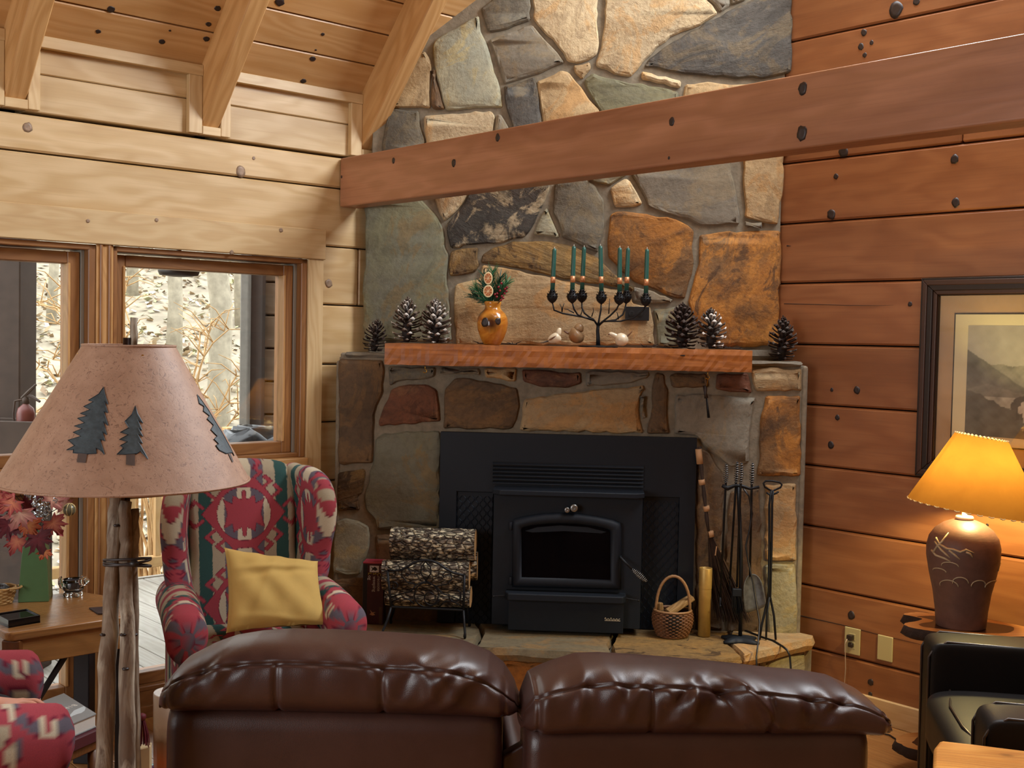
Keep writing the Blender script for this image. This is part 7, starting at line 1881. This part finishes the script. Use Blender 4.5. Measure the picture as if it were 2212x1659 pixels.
live_slab(slab_c[0] - .02, slab_c[1] + .0, [(-.23, .0), (-.17, -.10), (.0, -.14), (.18, -.11), (.24, .0), (.15, .1), (.0, .13), (-.16, .1)], .07, .115, lt_t)
for dx, dy in ((-.13, -.03), (.14, -.04), (.02, .10)):
    obj('post', MB().tube([(slab_c[0] + dx, slab_c[1] + dy, .0), (slab_c[0] + dx * 1.02, slab_c[1] + dy, .3), (slab_c[0] + dx, slab_c[1] + dy, TZ2 - .04)], .024, 9), M['barkedge'] if dx > 0 else plain('peeled_post', '#8a5130', .4), lt_t, smooth=True)
lm = thing('table_lamp', 'lit table lamp with an amber parchment shade and a carved dark brown urn base', 'lamp', (LT[0], LT[1], TZ2))
t = NT('carved_urn'); g = t.gc(); n1 = t.noise(g, 30, 4, .6)
M['urn'] = t.done(t.mix(n1, '#75554a', '#513a32'), t.math('MULTIPLY_ADD', n1, .2, .38), t.bump(t.noise(t.scale(g, (1, 1, 4)), 40, 4), .15, .003), Specular_IOR_Level=.4)
hb = .405
up_r = [(0, 0), (.088, 0), (.090, .006), (.094, .06), (.104, .13), (.120, .20), (.131, .262), (.132, .30), (.124, .335), (.104, .365), (.075, .387), (.045, .399), (.022, .405), (0, .407)]
ub = obj('urn', MB().lathe(up_r, 48, (LT[0], LT[1], TZ2 + .0005), cap=False), M['urn'], lm, smooth=True)
def urn_pt(a, z, off=0):
    r = np.interp(z, [p[1] for p in up_r[1:]], [p[0] for p in up_r[1:]]) + off
    return np.array([LT[0] + r * math.cos(a), LT[1] + r * math.sin(a), TZ2 + z])
M['vine'] = plain('carved_vine', '#b3a487', .4, var=.2)
A0_ = -1.57
def ua(px): return A0_ + math.asin(max(-.98, min(.98, (px - 2075) / 78.0)))
def uz(py): return .405 * (1360 - py) / 240.0
for st_v in ([(2002, 1192), (2006, 1178), (2012, 1165), (2017, 1145)], [(2002, 1160), (2010, 1172), (2021, 1178), (2032, 1178), (2045, 1182), (2056, 1176), (2072, 1182)], [(2002, 1168), (2012, 1182), (2020, 1190), (2027, 1197)], [(2025, 1181), (2036, 1190), (2045, 1198)], [(2056, 1181), (2064, 1184), (2070, 1192)], [(2000, 1188), (2005, 1197), (2018, 1200), (2028, 1205)]):
    obj('carved_vine', MB().tube([urn_pt(ua(a), uz(b), .001) for a, b in st_v], [.0042] * (len(st_v) - 1) + [.002], 6), M['vine'], ub, smooth=True)
for cx_, cy_, w, h_, k in ((2028, 1216, 15, 9, 0), (2048, 1252, 17, 14, 1), (2025, 1262, 18, 14, 1), (2090, 1255, 18, 12, 1), (2130, 1258, 22, 11, 1), (2010, 1232, 10, 7, 1), (2148, 1225, 6, 14, 1)):
    pts = [urn_pt(ua(cx_ + w * math.cos(a)), uz(cy_ - h_ * math.sin(a)), .001) for a in np.linspace(.1, 3.3, 14)]
    obj('carved_leaf', MB().tube(pts, .0022, 5), M['vine'], ub, smooth=True)  # pale tone puts the carving's highlights into the colour
obj('neck', MB().lathe([(.03, .404), (.034, .408), (.03, .416), (.010, .419), (.009, .44), (0, .44)], 18, (LT[0], LT[1], TZ2), cap=False), plain('pale_neck', '#d8c9b0', .35), lm, smooth=True)
obj('harp', MB().tube([(LT[0] - .01, LT[1], TZ2 + .43), (LT[0] - .05, LT[1], TZ2 + .50), (LT[0] - .05, LT[1], TZ2 + .60), (LT[0], LT[1], TZ2 + .70), (LT[0] + .05, LT[1], TZ2 + .60), (LT[0] + .05, LT[1], TZ2 + .50), (LT[0] + .01, LT[1], TZ2 + .43)], .002, 6), M['brass'], lm)
S0_, S1_ = atD(1952, 1080, 4.3), atD(2043, 925, 4.3)
sb = TZ2 + .445; sh2 = .268; tilt = .018
SRB, SRT = .245, .094
scx = LT[0] + .042
t = NT('amber_shade'); g = t.gc(); n1 = t.noise(g, 12, 5, .65, .4)
col = t.mix(n1, '#6a451a', '#7c5422')
dif = t.n('ShaderNodeBsdfDiffuse'); t.put(dif.inputs[0], col); trl = t.n('ShaderNodeBsdfTranslucent'); t.put(trl.inputs[0], col)
mx = t.n('ShaderNodeMixShader'); t.put(mx.inputs[0], .30); t.t.links.new(dif.outputs[0], mx.inputs[1]); t.t.links.new(trl.outputs[0], mx.inputs[2]); t.t.links.new(mx.outputs[0], t.out.inputs[0])
M['amber'] = t.m
def s2(a, f): 
    r = SRB + (SRT - SRB) * f
    return np.array([scx + r * math.cos(a) + .01 * f, LT[1] + r * math.sin(a), sb + sh2 * f - .03 * math.cos(a) * (1 - f * .5)])
NA = 64
sh2o = obj('lamp_shade', MB().grid(np.array([[s2(2 * math.pi * i / NA, f) for f in np.linspace(0, 1, 10)] for i in range(NA)]), closed_u=True), M['amber'], lm, smooth=True, fix=False)
for f in (0, 1):
    m = MB()
    for i in range(40):
        a = 2 * math.pi * i / 40; p = s2(a, f); p2 = s2(a + .08, f); m.tube([p, p * .5 + p2 * .5 + np.array([0, 0, -.003 if f == 0 else .003]), p2], .0022, 5)
    obj('lacing', m, plain('pale_lacing%d' % f, '#c9ab74', .6), sh2o)
LAMP_BULB.location = (scx, LT[1], TZ2 + .57)
obj('bulb_socket', MB().tube([(LT[0], LT[1], TZ2 + .44), (scx * .5 + LT[0] * .5, LT[1], TZ2 + .50)], .012, 10), M['brass'], lm, smooth=True)
# ---- black leather armchair with piped box arms
FA, NA_ = atD(2012, 1384, 3.98), atD(2108, 1512, 3.27)
dvv = NA_[:2] - FA[:2]; sep = np.linalg.norm(dvv); rz3 = math.atan2(dvv[1], dvv[0]); fr3 = np.array([math.sin(rz3), -math.cos(rz3)]); mid3 = (FA[:2] + NA_[:2]) / 2
zA = (FA[2] + NA_[2]) / 2
ac = thing('black_leather_armchair', 'black leather armchair with piped box arms beside the lamp table', 'armchair', (mid3[0] - fr3[0] * .42, mid3[1] - fr3[1] * .42, 0), rz=rz3)
hs = sep / 2
def soft_box(x0, x1, y0, y1, z0, z1, e=.16):
    # a stuffed leather block: superellipsoid with nearly flat sides
    NU_, NV_ = 56, 36; V = np.zeros((NU_, NV_, 3)); f = lambda t: math.copysign(abs(t) ** e, t)
    for i in range(NU_):
        a = 2 * math.pi * i / NU_; a = a + .0
        for j in range(NV_):
            b = -math.pi / 2 + math.pi * (j + .02) / (NV_ - 1 + .04); c_ = math.cos(b)
            V[i, j] = ((x0 + x1) / 2 + (x1 - x0) / 2 * f(math.cos(a)) * f(c_), (y0 + y1) / 2 + (y1 - y0) / 2 * f(math.sin(a)) * f(c_), (z0 + z1) / 2 + (z1 - z0) / 2 * f(math.sin(b)))
    m = MB(); m.grid(V, closed_u=True); m.f.append(tuple(i * NV_ for i in range(NU_))); m.f.append(tuple(i * NV_ + NV_ - 1 for i in range(NU_ - 1, -1, -1)))
    return m
M['piping'] = plain('leather_piping', '#2e2420', .3, spec=.6)
for sg in (-1, 1):
    xa, xb = (hs, hs + .17) if sg > 0 else (-hs - .17 + .02, -hs + .02)
    zt = FA[2] if sg < 0 else NA_[2]
    outl = [(-.42, .08), (.42, .08), (.42, zt - .02), (-.36, zt), (-.405, zt - .015), (-.42, zt - .05)]
    obj('arm', soft_box(xa, xb, -.425, .42, .07, zt, .11), M['blackleather'], ac, smooth=True)
    for xx in (xa + .012, xb - .012):
        obj('piping', MB().tube([(xx, -.425, .10), (xx, -.428, zt - .055), (xx, -.415, zt - .03), (xx, -.37, zt + .0), (xx, .40, zt - .018)], .0045, 7), M['piping'], ac, smooth=True)
so = spline([(-hs + .02, -.40), (-.1, -.45), (.1, -.45), (hs - .0, -.40), (hs - .0, .30), (-hs + .02, .30)], 6)
obj('seat_cushion', soft_box(-hs + .005, hs + .005, -.455, .33, .28, .468, .30), M['blackleather'], ac, smooth=True)
obj('piping', MB().tube([(-hs + .03, -.36, .452), (-.1, -.40, .466), (.1, -.40, .466), (hs - .02, -.36, .452)], .0045, 7), M['piping'], ac, smooth=True)
obj('base', MB().box(-hs, hs, -.40, .40, .10, .30), M['blackleather'], ac, bev=(.01, 2))
obj('backrest', MB().hexa([(-hs - .1, .30, .3), (hs + .1, .30, .3), (hs + .1, .50, .3), (-hs - .1, .50, .3)], [(-hs - .1, .42, .92), (hs + .1, .42, .92), (hs + .1, .60, .92), (-hs - .1, .60, .92)]), M['blackleather'], ac, bev=(.05, 4))
for x in (-hs, hs):
    for y in (-.36, .38): obj('leg', MB().box(x - .03, x + .03, y - .03, y + .03, 0, .11), M['darkwood'], ac)
# ---- pale live edge coffee table at the frame's corner
cc0 = atZ(2018, 1603, .60)
ct = thing('live_edge_coffee_table', 'pale live edge pine coffee table in front of the black armchair', 'coffee table', (cc0[0] + .3, cc0[1] - .3, 0))
tt_ = NT('honey_pine'); M['honey'] = wood('honey_pine', '#d89c4e', '#c78640', '#8a4f22', 12, .3, .04, True, .7, kcol='#5a3418', kscale=3.0)
P4 = [atZ(x, y, .60)[:2] for x, y in ((2016, 1606), (2030, 1598), (2120, 1608), (2215, 1620))]
dr4 = (P4[3] - P4[1]) / np.linalg.norm(P4[3] - P4[1]); pr4 = np.array([dr4[1], -dr4[0]])
poly = [P4[0] + pr4 * .03, P4[1], P4[2], P4[3], P4[1] + dr4 * .75, P4[1] + dr4 * .75 + pr4 * .5, P4[0] + pr4 * .5 + dr4 * .02, P4[0] + pr4 * .25 - dr4 * .01]
obj('table_top', MB().prism([tuple(p) for p in poly], .545, .60), M['honey'], ct, grain=np.append(dr4, 0), bev=(.010, 2), seed=12)
for a, b in ((.08, .08), (.66, .08), (.08, .42), (.66, .42)):
    c = P4[1] + dr4 * a + pr4 * b; obj('leg', MB().tube([(c[0], c[1], 0), (c[0], c[1], .547)], .028, 9), M['barkedge'], ct, smooth=True)
# ---- framed engraving on the picture wall
fa0, fz1 = onR(1992, 601, .03); _, fz0 = onR(2200, 1052, .03)
fa1 = fa0 + 1.02; fz0 = 1.62 - (1.62 - 1.0) if False else fz0
pf = thing('framed_print', 'large framed engraving of a hilly landscape hanging on the stained log wall', 'picture', RW(fa0 + .5, .0, fz0))
M['frame'] = plain('dark_frame', '#1f1411', .3, var=.15, spec=.55); M['frame2'] = plain('frame_inner', '#3a241b', .3, spec=.55)
def mitre(a0, a1, z0, z1, w, w0, w1, mat, name):
    for q in (((a0, z0), (a0, z1), (a0 + w, z1 - w), (a0 + w, z0 + w)), ((a0, z1), (a1, z1), (a1 - w, z1 - w), (a0 + w, z1 - w)), ((a1, z1), (a1, z0), (a1 - w, z0 + w), (a1 - w, z1 - w)), ((a1, z0), (a0, z0), (a0 + w, z0 + w), (a1 - w, z0 + w))):
        obj(name, MB().hexa([RW(a, w0, z) for a, z in q], [RW(a, w1, z) for a, z in q]), mat, pf, bev=(.003, 2))
mitre(fa0, fa1, fz0, fz1, .052, .003, .038, M['frame'], 'frame_rail')
mitre(fa0 + .010, fa1 - .010, fz0 + .010, fz1 - .010, .020, .034, .044, M['frame2'], 'frame_bead')
mitre(fa0 + .050, fa1 - .050, fz0 + .050, fz1 - .050, .018, .003, .030, M['frame2'], 'frame_bead')
mitre(fa0 + .067, fa1 - .067, fz0 + .067, fz1 - .067, .006, .003, .024, M['frame'], 'frame_lip')
def rect(a0, a1, z0, z1, w0, w1, mat, name): obj(name, MB(MR).box(a0, a1, w0, w1, z0, z1), mat, pf)
ai0, az1 = fa0 + .072, fz1 - .072; ai1, az0 = fa1 - .072, fz0 + .072
rect(ai0, ai1, az0, az1, .004, .008, plain('mat_outer', '#a88a63', .8, var=.12, scale=9), 'outer_mat')
m0 = onR(2062, 676, .01); d0 = m0[0] - ai0; dz0 = az1 - m0[1]
rect(ai0 + d0, ai1 - d0, az0 + dz0, az1 - dz0, .008, .0095, M['gap'], 'mat_line')
rect(ai0 + d0 + .006, ai1 - d0 - .006, az0 + dz0 + .006, az1 - dz0 - .006, .009, .0105, plain('mat_inner', '#c5bd97', .8), 'inner_mat')
e0 = onR(2092, 703, .011); ea0 = e0[0]; ez1 = e0[1]; ea1 = ai1 - (ea0 - ai0); _, ez0 = onR(2160, 945, .011)
NU_, NV_ = 170, 130
U2, V2_ = np.meshgrid(np.linspace(0, 1, NU_), np.linspace(0, 1, NV_), indexing='ij')
rs = np.random.RandomState(8)
def fbm(U, V, s, seed):
    r = np.random.RandomState(seed); o = np.zeros_like(U)
    for k in range(5):
        f = s * 2 ** k
        for _ in range(3):
            a, b, p = r.uniform(-1, 1) * f, r.uniform(-1, 1) * f, r.uniform(0, 6.28); o += np.sin(U * a * 6.28 + V * b * 6.28 + p + 1.3 * o * .3) / 2 ** k
    return o / 4
asp = (ea1 - ea0) / (ez1 - ez0)
UU = U2 * asp
n_ = fbm(UU, V2_, 1.5, 3); n2_ = fbm(UU, V2_, 6, 4)
g_ = .48 + .10 * n_ + .04 * n2_                                # sky with clouds
C3 = np.stack([g_ * 1.0, g_ * .99, g_ * .90], -1)
def lay(mask, base, a=.06):
    v = base * (1 + .35 * n2_ + .25 * n_)
    C3[mask] = np.stack([v, v * 1.02, v * .88], -1)[mask]
h1 = .60 + .05 * np.sin(UU * 3.2 + .5) + .012 * n2_; h2 = .78 - .62 * UU + .01 * n2_; h3 = .46 - .20 * np.abs(UU - .2) + .03 * n_; h4 = .30 - .42 * UU + .10 * n_; h5 = .17 + .02 * n2_
lay(V2_ < h1, .30); lay(V2_ < h2, .17); lay(V2_ < h3, .22); lay((V2_ < .36) & (V2_ > .27), .42); lay(V2_ < h4 + .12, .12); lay(V2_ < h5, .13)
# two grazing hounds suggested as pale and dark shapes
for cx_, cz_, s_c, tone in ((.47, .30, 1.0, .10), (.52, .27, 1.0, .55)):
    X, Z = (UU - cx_ * asp * .9) / .16, (V2_ - cz_) / .13
    dog = (X ** 2 + ((Z - .25) / .42) ** 2 < 1) & (Z > -.1)
    for lx in (-.8, -.55, .5, .75): dog |= (np.abs(X - lx + .08 * Z) < .10) & (Z < .3) & (Z > -1)
    dog |= ((X + 1.0) ** 2 * 6 + (Z + .1) ** 2 * 2 < .16)
    v = tone * (1 + .25 * n2_); C3[dog] = np.stack([v, v * .97, v * .85], -1)[dog]
C3 = np.clip(C3, .02, .8) * np.array([.62, .60, .55]) * 1.1
VV = np.array([[RW(ea0 + (ea1 - ea0) * u, .0112, ez0 + (ez1 - ez0) * v) for v in np.linspace(0, 1, NV_)] for u in np.linspace(0, 1, NU_)])
obj('print', MB().grid(VV, col=np.concatenate([C3, np.ones((NU_, NV_, 1))], -1)), colattr('engraving', .6, weave=False), pf, fix=False)
t = NT('picture_glass'); a_t = t.n('ShaderNodeBsdfTransparent'); a_g = t.n('ShaderNodeBsdfGlossy'); t.put(a_g.inputs['Roughness'], .05); mxx = t.n('ShaderNodeMixShader'); t.put(mxx.inputs[0], .05); t.t.links.new(a_t.outputs[0], mxx.inputs[1]); t.t.links.new(a_g.outputs[0], mxx.inputs[2]); t.t.links.new(mxx.outputs[0], t.out.inputs[0])
rect(ai0, ai1, az0, az1, .014, .016, t.m, 'glazing')
# ---- outlets on the picture wall and their cords
M['plate'] = plain('ivory_plate', '#b5a97a', .4, spec=.5)
def wall_plate(name, label, corners, cat):
    aa = [onR(x, y, .006) for x, y in corners]; a0, a1 = min(a[0] for a in aa), max(a[0] for a in aa); z0, z1 = (aa[2][1] + aa[3][1]) / 2, (aa[0][1] + aa[1][1]) / 2
    t_ = thing(name, label, cat, RW((a0 + a1) / 2, .0, (z0 + z1) / 2))
    obj('plate', MB(MR).box(a0, a1, .0005, .008, z0, z1), M['plate'], t_, bev=(.005, 3)); return t_, a0, a1, z0, z1
w1, a0, a1, z0, z1 = wall_plate('wall_outlet', 'ivory duplex outlet with a dark plug in it on the stained log wall', ((1825, 1352), (1859, 1361), (1857, 1419), (1825, 1408)), 'outlet')
ac_ = (a0 + a1) / 2; zc_ = (z0 + z1) / 2
for d in (.019, -.019): obj('receptacle', MB(MR).box(ac_ - .016, ac_ + .016, .007, .0095, zc_ + d - .014, zc_ + d + .014), M['plate'], w1, bev=(.003, 2))
w2, *_ = wall_plate('blank_plate', 'blank ivory wall plate next to the duplex outlet', ((1896, 1370), (1927, 1377), (1927, 1432), (1896, 1424)), 'wall plate')
pg = thing('plug_cord', 'dark plug with a thin clear cord hanging from the ivory outlet', 'cord', RW(ac_, .01, zc_ + .02))
obj('plug', MB(MR).box(ac_ - .014, ac_ + .012, .0095, .034, zc_ + .006, zc_ + .030), plain('dark_plug', '#2a211d', .35), pg, bev=(.004, 2))
obj('plug', MB(MR).box(ac_ - .012, ac_ + .012, .0095, .026, zc_ - .026, zc_ - .005), plain('dark_plug2', '#2a211d', .35), pg, bev=(.006, 3))
PC = [RW(ac_ - .008, .034, zc_ + .012), RW(ac_ - .016, .038, zc_ - .01), RW(ac_ - .018, .03, zc_ - .05), RW(ac_ - .02, .02, .2), RW(ac_ - .022, .03, .02)]
obj('clear_cord', MB().tube(PC, .0022, 6), plain('clear_cord', '#b09a86', .3), pg, smooth=True)
lc_ = obj('lamp_cord', MB().tube([atZ(x, y, .005) for x, y in ((1880, 1586), (1905, 1584), (1922, 1588), (1940, 1600), (1960, 1612), (1980, 1617))], .0035, 6), plain('brown_cord', '#1d1310', .5), smooth=True)
rebase(lc_, atZ(1922, 1588, .005)); tag(lc_, 'dark lamp cord lying on the pine floor near the baseboard', 'cord')
